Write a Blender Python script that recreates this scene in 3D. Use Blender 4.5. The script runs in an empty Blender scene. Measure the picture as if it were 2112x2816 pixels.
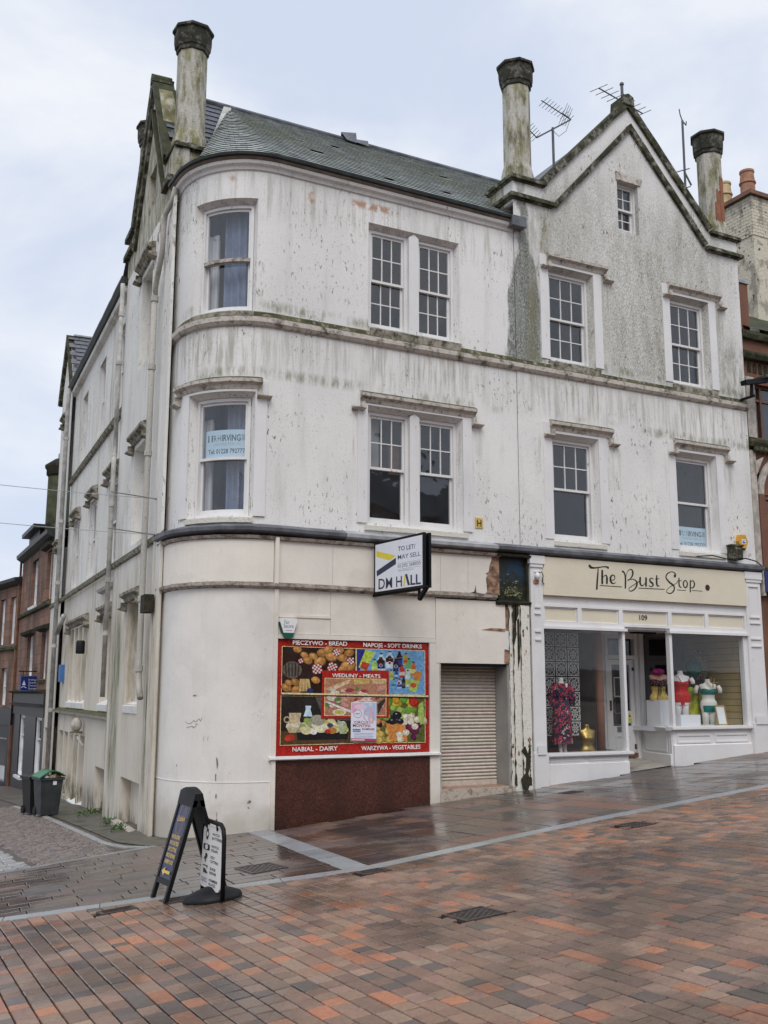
import bpy, math, random
from mathutils import Vector, Matrix
random.seed(11)
R = math.radians
scn = bpy.context.scene
COL = scn.collection
PI = math.pi

# ------------------------------------------------------------------ camera
cam_d = bpy.data.cameras.new('camera'); cam = bpy.data.objects.new('camera', cam_d); COL.objects.link(cam)
_th, _pi, _ro = R(62.3), R(10.03), R(0.1)
_f0 = Vector((math.cos(_th), math.sin(_th), 0)); _r0 = Vector((math.sin(_th), -math.cos(_th), 0)); _u0 = Vector((0, 0, 1))
_fw = math.cos(_pi)*_f0 + math.sin(_pi)*_u0; _u1 = -math.sin(_pi)*_f0 + math.cos(_pi)*_u0
_rt = math.cos(_ro)*_r0 + math.sin(_ro)*_u1; _up = -math.sin(_ro)*_r0 + math.cos(_ro)*_u1
CAM = Vector((0, -15.2, 2.1))
cam.matrix_world = Matrix(((_rt.x, _up.x, -_fw.x, CAM.x), (_rt.y, _up.y, -_fw.y, CAM.y), (_rt.z, _up.z, -_fw.z, CAM.z), (0, 0, 0, 1)))
cam_d.sensor_fit = 'HORIZONTAL'; cam_d.sensor_width = 36; cam_d.lens = 36*2807/2112
cam_d.clip_start = .1; cam_d.clip_end = 900
scn.camera = cam

# ------------------------------------------------------------------ sky, sun, exposure
SUN_EL, SUN_AZ = 52, 205     # azimuth of the sun counted clockwise from +y: behind the camera, a little to the left
w = bpy.data.worlds.new('World'); scn.world = w; w.use_nodes = True
nt = w.node_tree; nt.nodes.clear()
def _n(t, **k):
    n = nt.nodes.new(t)
    for a, b in k.items(): setattr(n, a, b)
    return n
out = _n('ShaderNodeOutputWorld'); bg = _n('ShaderNodeBackground'); sky = _n('ShaderNodeTexSky', sky_type='NISHITA', sun_disc=False)
sky.sun_elevation = R(SUN_EL); sky.sun_rotation = R(SUN_AZ); sky.air_density = 1.0; sky.dust_density = 1.2
tc = _n('ShaderNodeTexCoord'); mp = _n('ShaderNodeMapping'); mp.inputs['Scale'].default_value = (1.0, 1.0, 1.9); mp.inputs['Location'].default_value = (.35, .8, .2)
n1 = _n('ShaderNodeTexNoise'); n1.inputs['Scale'].default_value = 2.9; n1.inputs['Detail'].default_value = 7; n1.inputs['Roughness'].default_value = .55; n1.inputs['Distortion'].default_value = .35
r1 = _n('ShaderNodeMapRange', interpolation_type='SMOOTHSTEP'); r1.inputs['From Min'].default_value = .34; r1.inputs['From Max'].default_value = .66
cl = _n('ShaderNodeMix', data_type='RGBA'); cl.inputs[6].default_value = (6.0, 6.65, 8.0, 1); cl.inputs[7].default_value = (8.4, 8.6, 9.0, 1)
mx = _n('ShaderNodeMix', data_type='RGBA'); mx.inputs[0].default_value = .90
L = nt.links.new
L(tc.outputs['Generated'], mp.inputs['Vector']); L(mp.outputs[0], n1.inputs['Vector']); L(n1.outputs['Fac'], r1.inputs['Value'])
L(r1.outputs[0], cl.inputs[0]); L(sky.outputs[0], mx.inputs[6]); L(cl.outputs[2], mx.inputs[7]); L(mx.outputs[2], bg.inputs['Color'])
bg.inputs['Strength'].default_value = .10
L(bg.outputs[0], out.inputs['Surface'])
sd = bpy.data.lights.new('sun', 'SUN'); so = bpy.data.objects.new('sun', sd); COL.objects.link(so)
sd.energy = 1.5; sd.angle = R(34); sd.color = (1.0, .972, .93)
_sv = Vector((math.sin(R(SUN_AZ))*math.cos(R(SUN_EL)), math.cos(R(SUN_AZ))*math.cos(R(SUN_EL)), math.sin(R(SUN_EL))))
so.rotation_euler = _sv.to_track_quat('Z', 'Y').to_euler(); so.location = (0, -10, 30)
scn.view_settings.view_transform = 'Standard'; scn.view_settings.look = 'None'
scn.view_settings.exposure = 0.22; scn.view_settings.gamma = 1.0; scn.view_settings.use_curve_mapping = False
scn.cycles.use_denoising = True
scn.cycles.max_bounces = 8; scn.cycles.transparent_max_bounces = 12; scn.cycles.caustics_reflective = False; scn.cycles.caustics_refractive = False
scn.cycles.sample_clamp_indirect = 6

# ------------------------------------------------------------------ material builder
class NT:
    def __init__(s, name, rough=.7, spec=.35):
        s.m = bpy.data.materials.new(name); s.m.use_nodes = True; s.t = s.m.node_tree
        s.b = s.t.nodes['Principled BSDF']; s.b.inputs['Roughness'].default_value = rough
        s.b.inputs['Specular IOR Level'].default_value = spec
        s._p = s._xyz = None
    def n(s, t, **k):
        x = s.t.nodes.new(t)
        for a, b in k.items(): setattr(x, a, b)
        return x
    def l(s, a, b):
        if isinstance(a, (int, float)): b.default_value = a
        elif isinstance(a, (tuple, list)): b.default_value = tuple(a) if len(a) == 4 else (*a, 1)
        else: s.t.links.new(a, b)
    @property
    def pos(s):
        if s._p is None:
            g = s.n('ShaderNodeNewGeometry'); s._g = g; s._p = g.outputs['Position']
            x = s.n('ShaderNodeSeparateXYZ'); s.t.links.new(s._p, x.inputs[0]); s._xyz = x.outputs
        return s._p
    @property
    def xyz(s): s.pos; return s._xyz
    @property
    def nz(s):
        s.pos; x = s.n('ShaderNodeSeparateXYZ'); s.t.links.new(s._g.outputs['Normal'], x.inputs[0]); return x.outputs[2]
    def noise(s, scale, st=(1, 1, 1), det=4, ro=.55, off=0, dist=0, col=False):
        m = s.n('ShaderNodeMapping'); s.t.links.new(s.pos, m.inputs[0]); m.inputs['Scale'].default_value = st; m.inputs['Location'].default_value = (off, off*.7, off*1.3)
        x = s.n('ShaderNodeTexNoise'); s.t.links.new(m.outputs[0], x.inputs['Vector'])
        x.inputs['Scale'].default_value = scale; x.inputs['Detail'].default_value = det; x.inputs['Roughness'].default_value = ro; x.inputs['Distortion'].default_value = dist
        return x.outputs[1 if col else 0]
    def voro(s, scale, st=(1, 1, 1), feat='F1', out='Distance', off=0):
        m = s.n('ShaderNodeMapping'); s.t.links.new(s.pos, m.inputs[0]); m.inputs['Scale'].default_value = st; m.inputs['Location'].default_value = (off, off, off)
        x = s.n('ShaderNodeTexVoronoi', feature=feat); s.t.links.new(m.outputs[0], x.inputs['Vector']); x.inputs['Scale'].default_value = scale
        return x.outputs[out]
    def mr(s, v, a, b, c=0., d=1.):
        x = s.n('ShaderNodeMapRange', interpolation_type='SMOOTHSTEP'); s.l(v, x.inputs[0])
        for i, q in enumerate((a, b, c, d)): x.inputs[1+i].default_value = q
        return x.outputs[0]
    def ma(s, op, a, b=0., c=None):
        x = s.n('ShaderNodeMath', operation=op); s.l(a, x.inputs[0]); s.l(b, x.inputs[1])
        if c is not None: s.l(c, x.inputs[2])
        return x.outputs[0]
    def mul(s, *a):
        v = a[0]
        for q in a[1:]: v = s.ma('MULTIPLY', v, q)
        return v
    def add(s, a, b): return s.ma('ADD', a, b)
    def mx(s, *a):
        v = a[0]
        for q in a[1:]: v = s.ma('MAXIMUM', v, q)
        return v
    def mix(s, f, a, b, bt='MIX'):
        x = s.n('ShaderNodeMix', data_type='RGBA', blend_type=bt); s.l(f, x.inputs[0]); s.l(a, x.inputs[6]); s.l(b, x.inputs[7]); return x.outputs[2]
    def box(s, v, a, b, e):     # 1 inside a..b with soft edge e
        return s.mul(s.mr(v, a-e, a+e), s.mr(v, b-e, b+e, 1., 0.))
    def attr(s, name='Col'):
        x = s.n('ShaderNodeAttribute', attribute_name=name); return x.outputs['Color']
    def rnd(s): return s.n('ShaderNodeObjectInfo').outputs['Random']
    def col(s, c): s.l(c, s.b.inputs['Base Color'])
    def rough(s, v): s.l(v, s.b.inputs['Roughness'])
    def bump(s, h, st=.3, d=.01):
        x = s.n('ShaderNodeBump'); x.inputs['Strength'].default_value = st; x.inputs['Distance'].default_value = d
        s.l(h, x.inputs['Height']); s.t.links.new(x.outputs[0], s.b.inputs['Normal'])

M = {}
def plain(key, c, rough=.6, var=.12, sc=3., metal=0., spec=.35, bump=0., bsc=40.):
    a = NT(key, rough, spec); nz = a.noise(sc, det=5)
    lo = [x*(1-var) for x in c]; hi = [min(1, x*(1+var)) for x in c]
    a.col(a.mix(a.mr(nz, .3, .7), lo, hi)); a.b.inputs['Metallic'].default_value = metal
    if bump: a.bump(a.noise(bsc), bump, .01)
    M[key] = a.m; return a.m

def wall_paint(key, base, alt, facade=False, side=False, flecks=1., dirt=.5):
    a = NT(key, .75, .25); x, y, z = a.xyz
    big = a.mr(a.noise(.55, det=4), .3, .7)
    c = a.mix(big, base, alt)
    # grey rain streaks
    stk = a.mul(a.mr(a.noise(3.2, (1, 1, .13), det=5, ro=.6), .50, .78), dirt)
    c = a.mix(stk, c, (.40, .39, .34))
    # flaking paint: short upright flecks
    fl = a.mr(a.noise(14, (1.35, 1.35, .5), det=5, ro=.68), .585, .63)
    area = a.mr(a.noise(1.1, (1, 1, .7), det=4, off=4), .45, .62, .10, 1.)
    if facade:
        c1 = a.mul(a.box(x, 6.0, 7.7, .5), a.box(z, 8.6, 10.6, .5))
        area = a.mx(area, a.mul(c1, .8))
    fl = a.mul(fl, area, flecks)
    c = a.mix(fl, c, (.19, .18, .155))
    fine = a.mul(a.mr(a.noise(48, (1, 1, .6), det=5, ro=.7), .52, .72), .7*flecks, a.mr(area, 0, 1, .5, 1.))
    c = a.mix(fine, c, (.33, .31, .27))
    if facade:
        drip = a.mr(a.noise(5, (2.2, 2.2, .16), det=5, ro=.65, off=12), .44, .66)
        for (xa, xb, zs) in ((7.6, 9.6, 8.22), (11.5, 12.8, 8.1), (14.7, 15.9, 8.1), (4.3, 5.6, 8.1), (7.3, 10.0, 6.85), (11.2, 13.2, 6.85), (14.4, 16.3, 6.85), (11.3, 13.2, 10.25), (14.4, 16.3, 10.25), (3.5, 10.7, 8.08), (10.8, 16.8, 8.08), (3.5, 10.7, 10.85)):
            dm = a.mul(a.box(x, xa, xb, .12), a.box(z, zs-.75, zs, .25), drip, .5)
            c = a.mix(dm, c, (.34, .32, .27))
        wob = a.ma('MULTIPLY_ADD', a.noise(1.6, (1, 1, .5), det=4, off=9), .7, -.35)
        xx = a.add(x, wob)
        fine_v = a.mr(a.noise(7, (1.5, 1.5, .35), det=6, ro=.7, off=2), .38, .66)
        # the broad grey-green dirt of the gable wall
        g1 = a.mul(a.box(xx, 13.0, 14.9, .35), a.box(z, 8.3, 11.4, .35))
        g2 = a.mul(a.box(xx, 11.3, 16.5, .6), a.box(z, 8.4, 12.6, .8), .8)
        g3 = a.mul(a.box(xx, 13.2, 14.4, .4), a.box(z, 11.0, 13.6, .5), .5)
        g = a.mul(a.mx(g1, g2, g3), a.mr(a.add(a.mul(a.noise(42, (1.2, 1.2, .6), det=6, ro=.8, off=6), .75), a.mul(a.noise(2.6, (1.6, 1.6, .3), det=4, off=7), .25)), .38, .62))
        c = a.mix(a.mul(g, .92), c, (.25, .24, .175))
        gd = a.mul(a.mx(g1, a.mul(g2, .7)), a.mr(a.noise(34, (1.3, 1.3, .5), det=6, ro=.8, off=3), .53, .64))
        c = a.mix(a.mul(gd, .8), c, (.115, .115, .085))
        # wet algae running down from the valley by the chimney
        wd = a.mr(z, 8.0, 11.0, .50, .14)
        dx = a.ma('ABSOLUTE', a.ma('SUBTRACT', xx, 11.0))
        ga = a.mul(a.mr(a.ma('DIVIDE', dx, wd), .35, 1.25, 1., 0.), a.mr(z, 10.4, 11.2, 1., .6)); ga = a.mul(a.mr(a.add(ga, a.mul(a.ma('SUBTRACT', a.noise(6, (2.2, 2.2, .22), det=6, ro=.7, off=8), .5), 1.5)), .25, .75), a.mr(z, 8.1, 8.2), .9, a.mr(dx, .5, .75, 1., 0.))
        c = a.mix(a.mul(ga, a.mr(a.noise(32, (1.2, 1.2, .6), det=6, ro=.8, off=1), .36, .58, .45, 1.)), c, a.mix(a.mr(a.noise(5, (2.5, 2.5, .3), off=5), .42, .6), (.035, .042, .028), (.11, .14, .115)))
        oc = a.mul(a.box(a.add(x, a.mul(wob, .35)), 11.10, 11.24, .05), a.box(z, 8.5, 9.8, .3))
        oc = a.mx(oc, a.mul(a.box(a.add(x, a.mul(wob, .25)), 11.40, 11.58, .06), a.box(z, 9.2, 11.4, .3)))
        c = a.mix(a.mul(oc, a.mr(fine_v, 0, 1, .3, .9)), c, (.17, .145, .05))
        g4 = a.mul(a.box(xx, 10.9, 11.8, .3), a.box(z, 8.2, 11.5, .4), fine_v, .5)
        c = a.mix(g4, c, (.24, .235, .18))
        # moss and dirt above ledges, at the right-hand end and in rain-worn corners
        r1_ = a.mul(a.box(x, 16.1, 16.8, .2), a.box(z, 8.3, 9.5, .3), fine_v)
        c = a.mix(a.mul(r1_, .7), c, (.2, .2, .15))
        for zz in (8.36, 7.2):
            up_ = a.mul(a.box(z, zz, zz+.16, .07), fine_v, a.mr(a.noise(1.1, det=2, off=zz), .42, .56), .8)
            c = a.mix(up_, c, (.2, .205, .12))
        for (px, pz, sx_, sz_) in ((6.55, 10.62, .05, .16), (7.75, 10.66, .42, .06), (5.2, 10.7, .03, .05)):
            rs = a.mul(a.box(x, px-sx_, px+sx_, .05), a.box(z, pz-sz_, pz+sz_, .05), a.mr(a.noise(9, off=px), .4, .55))
            c = a.mix(a.mul(rs, .8), c, (.42, .2, .09))
    if side:
        fine_v = a.mr(a.noise(6, (1.5, 1.5, .22), det=6, ro=.7, off=2), .36, .66)
        g = a.mul(a.mr(a.noise(1.1, (1, 1, .22), det=5, off=3), .50, .64), fine_v)
        c = a.mix(a.mul(g, .8), c, (.27, .24, .15))
        lowm = a.mul(a.mr(z, 3.2, 5.2, 1., 0.), .85)
        c = a.mix(lowm, c, a.mix(a.mul(fine_v, a.mr(a.noise(.8, (1, 1, .4), det=4, off=8), .42, .62)), (.66, .60, .51), (.36, .31, .22)))
        gr = a.mul(a.box(a.add(y, a.mul(a.noise(3, (1, 1, .3)), .3)), 5.3, 6.2, .2), a.box(z, .3, 3.6, .6), a.mr(fine_v, 0, 1, .35, .95))
        c = a.mix(gr, c, (.125, .135, .06))
        gr = a.mul(a.box(y, 2.15, 2.5, .12), a.box(z, .6, 2.6, .4), a.mr(fine_v, 0, 1, .35, .95))
        c = a.mix(gr, c, (.085, .09, .04))
        dk = a.mul(a.mr(a.add(z, a.mul(a.noise(2.5), .5)), -.05, .35, 1., 0.), fine_v)
        c = a.mix(dk, c, (.10, .085, .055))
        pt = a.mul(a.mr(a.noise(4.5, (1, 1, .7), det=5, off=7), .56, .60), a.box(z, 9.6, 12.0, .6), a.box(y, 1.5, 4.2, .4))
        c = a.mix(pt, c, (.27, .23, .17))
    a.col(c); a.bump(a.add(a.noise(28, det=5), a.mul(fl, -.6)), .35, .012)
    M[key] = a.m

wall_paint('wall_front', (.73, .72, .70), (.82, .805, .78), facade=True, dirt=.34)
wall_paint('wall_side', (.71, .695, .655), (.80, .785, .75), side=True, flecks=.9, dirt=.6)
wall_paint('wall_plain', (.72, .715, .70), (.80, .79, .77), flecks=.8, dirt=.5)

def mossy(key, base, moss, amt=.5, up=.55, sc=7., rough=.85, st=(1, 1, 1)):
    a = NT(key, rough, .2)
    f = a.add(a.noise(sc, st, det=6, ro=.7), a.mul(a.mr(a.nz, -.1, .8), up))
    f = a.mr(f, .92-amt*.9, 1.20-amt*.9)
    k = a.mr(a.noise(3.1, det=3, off=2), .35, .65)
    c = a.mix(f, base, a.mix(k, moss, [q*1.9 for q in moss]))
    c = a.mix(a.mul(a.mr(a.noise(20, det=5, off=5), .58, .74), .6), c, (.09, .08, .065))
    a.col(c); a.bump(a.noise(26, det=5), .6, .02); M[key] = a.m
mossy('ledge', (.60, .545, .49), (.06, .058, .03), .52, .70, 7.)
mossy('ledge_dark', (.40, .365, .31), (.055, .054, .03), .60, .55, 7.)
mossy('step', (.5, .44, .37), (.13, .085, .05), .52, .0, 9.)
mossy('coping', (.36, .34, .29), (.034, .035, .02), .72, .30, 6.5)
mossy('chimney', (.52, .50, .445), (.13, .12, .06), .60, .12, 6.0, .85, (1, 1, .28))
mossy('pipe_moss', (.46, .44, .40), (.13, .125, .06), .42, .0, 5., .7, (1, 1, .4))
mossy('cap', (.24, .225, .19), (.024, .024, .018), .74, .25, 5.5)
mossy('wood_ledge', (.52, .47, .42), (.11, .085, .07), .58, .15, 8.)
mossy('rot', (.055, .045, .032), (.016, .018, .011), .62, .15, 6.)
mossy('flake', (.74, .72, .64), (.16, .15, .10), .34, 0., 6.5)
mossy('sandledge', (.20, .17, .12), (.035, .04, .022), .72, .4, 5.)

def paint(key, base, flake=(.3, .25, .2), amt=.45, rough=.5, dirt=.35):
    a = NT(key, rough, .35)
    c = a.mix(a.mr(a.noise(1.2, det=4), .3, .7), base, [q*.93 for q in base])
    d = a.mul(a.mr(a.noise(4, (1, 1, .2), det=5), .5, .8), dirt)
    c = a.mix(d, c, [q*.62 for q in base])
    f = a.mr(a.noise(11, (1.5, 1.5, .6), det=6, ro=.7, off=3), .70-amt*.13, .745-amt*.13)
    c = a.mix(f, c, flake)
    if key.startswith('cream'):
        bl = a.mul(a.mr(a.noise(.9, det=5, ro=.6, off=6), .42, .7), .55); c = a.mix(bl, c, [q*.76 for q in base])
        c = a.mix(a.mul(a.mr(a.noise(.75, (1, 1, .8), det=2, off=11), .52, .535), .3), c, [min(.95, q*1.08) for q in base])
        ck = a.mul(a.mr(a.ma('ABSOLUTE', a.ma('SUBTRACT', a.noise(.9, det=7, ro=.62, off=21), .5)), .0, .0035, 1., 0.), a.mr(a.noise(1.1, off=9), .54, .62), .55); c = a.mix(ck, c, [q*.45 for q in base])
        sp_ = a.mul(a.mr(a.add(a.xyz[2], a.mul(a.noise(4, det=5), .6)), .35, .95, 1., 0.), .55); c = a.mix(sp_, c, (.36, .30, .23))
        c = a.mix(a.mul(a.mr(a.noise(40, det=5, ro=.7, off=2), .55, .75), .35), c, [q*.6 for q in base])
    a.col(c); a.bump(a.add(a.add(a.noise(30), a.mul(a.noise(2.2, det=3), 3.)), a.mul(f, -.8)), .22, .012); M[key] = a.m
paint('cream', (.82, .765, .685), (.32, .27, .22), .25, .6, .3)
paint('cream_low', (.81, .775, .725), (.4, .36, .3), .2, .6, .25)
paint('shop_cream', (.74, .675, .53), (.5, .42, .3), 0., .45, .15)
paint('white_paint', (.78, .77, .765), (.28, .25, .21), .35, .42, .25)
paint('white_clean', (.80, .79, .785), (.45, .42, .38), .1, .4, .2)
paint('sash_paint', (.77, .76, .75), (.3, .27, .22), .5, .5, .3)
paint('pink_post', (.42, .215, .15), (.3, .2, .15), 0., .4, .2)
plain('lead', (.115, .12, .135), .5, .35, 4., bump=.3)
plain('lead_pale', (.36, .37, .385), .55, .25, 4., bump=.2)
plain('gutter', (.025, .03, .028), .5, .4, 6.)
plain('pipe_grey', (.42, .41, .38), .6, .25, 5.)
plain('dark', (.02, .02, .022), .8)
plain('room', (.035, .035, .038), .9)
plain('roomlight', (.30, .29, .27), .9)
plain('curtain', (.20, .235, .33), .9, .2, 4.)
plain('soffit_brown', (.20, .16, .135), .8, .25, 5.)
plain('black_metal', (.008, .0085, .010), .5, .2, 5., spec=.2)
plain('black_plastic', (.011, .0115, .013), .55, .3, 6., spec=.25)
plain('grey_bin', (.045, .05, .056), .45, .25, 5.)
plain('black_bin', (.012, .012, .014), .4, .25, 5.)
plain('green_lid', (.02, .13, .05), .4, .25, 4.)
plain('steel', (.35, .36, .38), .35, .2, 6., metal=.9)
plain('terracotta', (.36, .18, .115), .75, .2, 5.)
plain('buffpot', (.52, .40, .22), .75, .2, 5.)
plain('blue_box', (.06, .16, .38), .5)
plain('blue_sign', (.012, .02, .13), .35)
plain('shopblack', (.013, .013, .016), .4)
plain('shopgrey', (.028, .029, .032), .5)
plain('upvc', (.78, .79, .8), .3)
plain('mannequin', (.80, .79, .78), .35, .03)
plain('mannequin_cream', (.74, .72, .66), .35, .03)
plain('redlace', (.50, .018, .018), .55, .25, 30.)
plain('teal', (.008, .16, .14), .5, .3, 20.)
plain('gold', (.36, .25, .08), .38, .15, 5., metal=.85)
plain('lime', (.40, .42, .045), .8, .35, 12.)
plain('magenta', (.35, .02, .16), .7, .3, 14.)
plain('whitebox', (.78, .79, .82), .4, .03)
plain('slatwall', (.50, .38, .20), .6, .1)
plain('timber', (.17, .08, .045), .4, .25, 4.)
plain('bamboo', (.40, .25, .10), .5, .2, 8.)
plain('skin_pink', (.55, .3, .24), .5, .1)
plain('yellowish', (.6, .43, .13), .6, .25, 20.)
plain('alarm_yellow', (.62, .33, .04), .45, .12)
plain('granite_kerb', (.29, .30, .305), .38, .22, 25., spec=.5, bump=.15, bsc=60.)
plain('setts', (.30, .30, .295), .45, .3, 12., spec=.5)
plain('concrete_step', (.45, .41, .36), .75, .25, 9., bump=.3)
plain('lobby_floor', (.36, .33, .29), .6, .18, 5.)
plain('aerial', (.10, .105, .12), .5)
plain('iron', (.05, .04, .037), .42, .35, 20., spec=.5, bump=.3)
plain('leaf', (.05, .11, .02), .6, .4, 12.)
plain('deadleaf', (.28, .27, .13), .7, .4, 12.)
plain('jointsand', (.014, .012, .011), .8, .3, 20., spec=.1)
plain('paper', (.8, .82, .84), .6, .04)
plain('hessian', (.42, .31, .2), .8, .3, 22.)
plain('treadtile', (.36, .22, .16), .5, .25, 9.)

def glass(key, tint=(.9, .93, .94), refl=1.0, rough=.015, dirt=.06, wave=.12):
    m = bpy.data.materials.new(key); m.use_nodes = True; t = m.node_tree; t.nodes.clear()
    o = t.nodes.new('ShaderNodeOutputMaterial'); tr = t.nodes.new('ShaderNodeBsdfTransparent'); gl = t.nodes.new('ShaderNodeBsdfGlossy')
    fr = t.nodes.new('ShaderNodeLayerWeight'); fr.inputs[0].default_value = .5; pw = t.nodes.new('ShaderNodeMath'); pw.operation = 'POWER'; pw.inputs[1].default_value = 4.5; mu = t.nodes.new('ShaderNodeMath'); mu.operation = 'MULTIPLY_ADD'; mu.inputs[1].default_value = .9; mu.inputs[2].default_value = .045*refl; mu.use_clamp = True
    mi = t.nodes.new('ShaderNodeMixShader'); tr.inputs[0].default_value = (*tint, 1); gl.inputs['Roughness'].default_value = rough; gl.inputs[0].default_value = (.95, .97, 1, 1)
    df = t.nodes.new('ShaderNodeBsdfDiffuse'); df.inputs[0].default_value = (.5, .5, .5, 1); m2 = t.nodes.new('ShaderNodeMixShader')
    g = t.nodes.new('ShaderNodeNewGeometry'); nz = t.nodes.new('ShaderNodeTexNoise'); nz.inputs['Scale'].default_value = 3.; nz.inputs['Detail'].default_value = 5
    mr = t.nodes.new('ShaderNodeMapRange'); mr.inputs[1].default_value = .35; mr.inputs[2].default_value = .8; mr.inputs[3].default_value = dirt*.3; mr.inputs[4].default_value = dirt
    K = t.links.new
    wn = t.nodes.new('ShaderNodeTexNoise'); wn.inputs['Scale'].default_value = 2.2; wn.inputs['Detail'].default_value = 2; bp = t.nodes.new('ShaderNodeBump'); bp.inputs['Strength'].default_value = wave; bp.inputs['Distance'].default_value = .05; K(g.outputs['Position'], wn.inputs['Vector']); K(wn.outputs[0], bp.inputs['Height']); K(bp.outputs[0], gl.inputs['Normal'])
    K(g.outputs['Position'], nz.inputs['Vector']); K(nz.outputs[0], mr.inputs[0]); K(fr.outputs['Facing'], pw.inputs[0]); K(pw.outputs[0], mu.inputs[0]); K(mu.outputs[0], mi.inputs[0]); K(tr.outputs[0], mi.inputs[1]); K(gl.outputs[0], mi.inputs[2])
    K(mr.outputs[0], m2.inputs[0]); K(mi.outputs[0], m2.inputs[1]); K(df.outputs[0], m2.inputs[2]); K(m2.outputs[0], o.inputs[0]); M[key] = m
glass('glass_old', (.86, .89, .92), 2.0, .03, .04)
glass('glass_shop', (.95, .965, .965), 1.1, .01, .006, .02)

def vcol(key, rough=.5, var=.16, sc=18., rr=.12, bump=.25, spec=.4, wet=0.):
    a = NT(key, rough, spec); c = a.attr()
    n_ = a.mr(a.noise(sc, det=6, ro=.7), .25, .75, 1-var, 1+var)
    x = a.n('ShaderNodeVectorMath', operation='SCALE'); a.t.links.new(c, x.inputs[0]); a.t.links.new(n_, x.inputs['Scale'])
    col = x.outputs[0]
    if wet:
        wm = a.mr(a.noise(.8, det=4, off=3), .38, .62)
        y = a.n('ShaderNodeVectorMath', operation='SCALE'); a.t.links.new(col, y.inputs[0]); a.t.links.new(a.mr(wm, 0, 1, 1.08, .58), y.inputs['Scale']); col = y.outputs[0]
        a.rough(a.mr(a.add(a.mul(wm, wet), a.mul(a.noise(5, det=4), .3)), 0., 1.1, rough+rr, rough-rr))
    else:
        a.rough(a.mr(a.noise(3.5, det=4), .3, .7, rough-rr, rough+rr))
    a.l(col, a.b.inputs['Base Color'])
    if bump: a.bump(a.noise(70, det=4), bump, .004)
    M[key] = a.m
vcol('brick_paver', .36, .22, 34., .15, .35, .5, wet=1.)
vcol('flag_paver', .27, .18, 16., .12, .12, .5, wet=1.)
vcol('cobble', .45, .2, 16., .1, .3, .5)
vcol('slate', .40, .25, 9., .1, .12, .55)
vcol('print', .38, .03, 4., .03, 0., .4)
vcol('print_photo', .30, .42, 26., .10, .15, .45)
vcol('stone_block', .8, .22, 7., .05, .5, .2)
vcol('shutter_paint', .5, .14, 9., .1, .05, .4)

# sandstone, brown granite, floral cloth, brick stack, cobbled ground sheet
a = NT('sandstone', .85, .2); x, y, z = a.xyz
bt = a.n('ShaderNodeTexBrick'); mp_ = a.n('ShaderNodeMapping'); cx = a.n('ShaderNodeCombineXYZ'); a.l(a.add(y, x), cx.inputs[0]); a.l(z, cx.inputs[1])
a.l(cx.outputs[0], bt.inputs['Vector']); bt.inputs['Scale'].default_value = 1.; bt.inputs['Brick Width'].default_value = .62; bt.inputs['Row Height'].default_value = .3; bt.inputs['Mortar Size'].default_value = .008
bt.inputs['Color1'].default_value = (.30, .17, .12, 1); bt.inputs['Color2'].default_value = (.205, .125, .095, 1); bt.inputs['Mortar'].default_value = (.11, .06, .045, 1)
c = a.mix(a.mul(a.mr(a.noise(1.2, (1, 1, .4), det=5), .42, .66), .72), bt.outputs[0], (.075, .058, .046)); a.col(c); a.bump(a.noise(20), .4, .02); M['sandstone'] = a.m
a = NT('sandstone_red', .85, .2); c = a.mix(a.mr(a.noise(2, det=5), .3, .7), (.215, .105, .07), (.155, .08, .058)); c = a.mix(a.mul(a.mr(a.noise(3, (1, 1, .3), det=5, off=2), .5, .7), .6), c, (.09, .06, .04)); a.col(c); a.bump(a.noise(25), .4, .02); M['sandstone_red'] = a.m
a = NT('brown_granite', .38, .45); c = a.mix(a.mr(a.noise(55, det=3), .42, .6), (.055, .016, .011), (.12, .045, .032)); c = a.mix(a.mr(a.noise(90, det=2, off=2), .62, .68), c, (.02, .008, .008))
c = a.mix(a.mul(a.mr(a.xyz[2], .1, .5, 1., 0.), a.mr(a.noise(3), .3, .7), .5), c, (.02, .012, .01)); c = a.mix(a.mul(a.mr(a.noise(2.2, (1, 1, .5), det=5, off=4), .4, .66), .5), c, (.035, .016, .012)); c = a.mix(a.mul(a.mr(a.noise(26, (2.5, 2.5, .25), det=2, off=8), .70, .73), .7), c, (.3, .25, .22)); a.col(c); M['brown_granite'] = a.m
a = NT('floral', .8, .2); v = a.voro(16, out='Color'); sx = a.n('ShaderNodeSeparateColor'); a.t.links.new(v, sx.inputs[0]); q = sx.outputs[0]
c = a.mix(a.mr(q, .22, .25), (.018, .02, .06), (.42, .02, .04)); c = a.mix(a.mr(q, .55, .6), c, (.60, .06, .09)); c = a.mix(a.mr(q, .86, .89), c, (.55, .40, .32))
c = a.mix(a.mr(a.voro(30, off=3), .44, .52), c, (.02, .02, .05)); a.col(c); M['floral'] = a.m
a = NT('printscarf', .8, .2); v = a.voro(22, out='Color'); c = a.mix(.75, (.02, .03, .06), v, 'MULTIPLY'); c = a.mix(.45, c, v); a.col(c); M['printscarf'] = a.m
a = NT('dressprint', .8, .2); v = a.voro(40); c = a.mix(a.mr(v, .25, .3), (.55, .3, .3), (.05, .02, .03)); a.col(c); M['dressprint'] = a.m
a = NT('ground_mat', .55, .35); c = a.mix(a.mr(a.noise(6, det=6), .3, .7), (.07, .058, .05), (.115, .09, .075)); a.col(c); M['ground_mat'] = a.m
a = NT('path_mat', .5, .35); c = a.mix(a.mr(a.noise(5, det=6), .3, .7), (.085, .078, .062), (.13, .118, .095)); c = a.mix(a.mr(a.noise(2.2, det=4, off=3), .5, .62), c, (.05, .055, .03)); a.col(c); M['path_mat'] = a.m
a = NT('rot_panel', .5, .4); x, y, z = a.xyz; n_ = a.noise(5, det=6)
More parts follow.
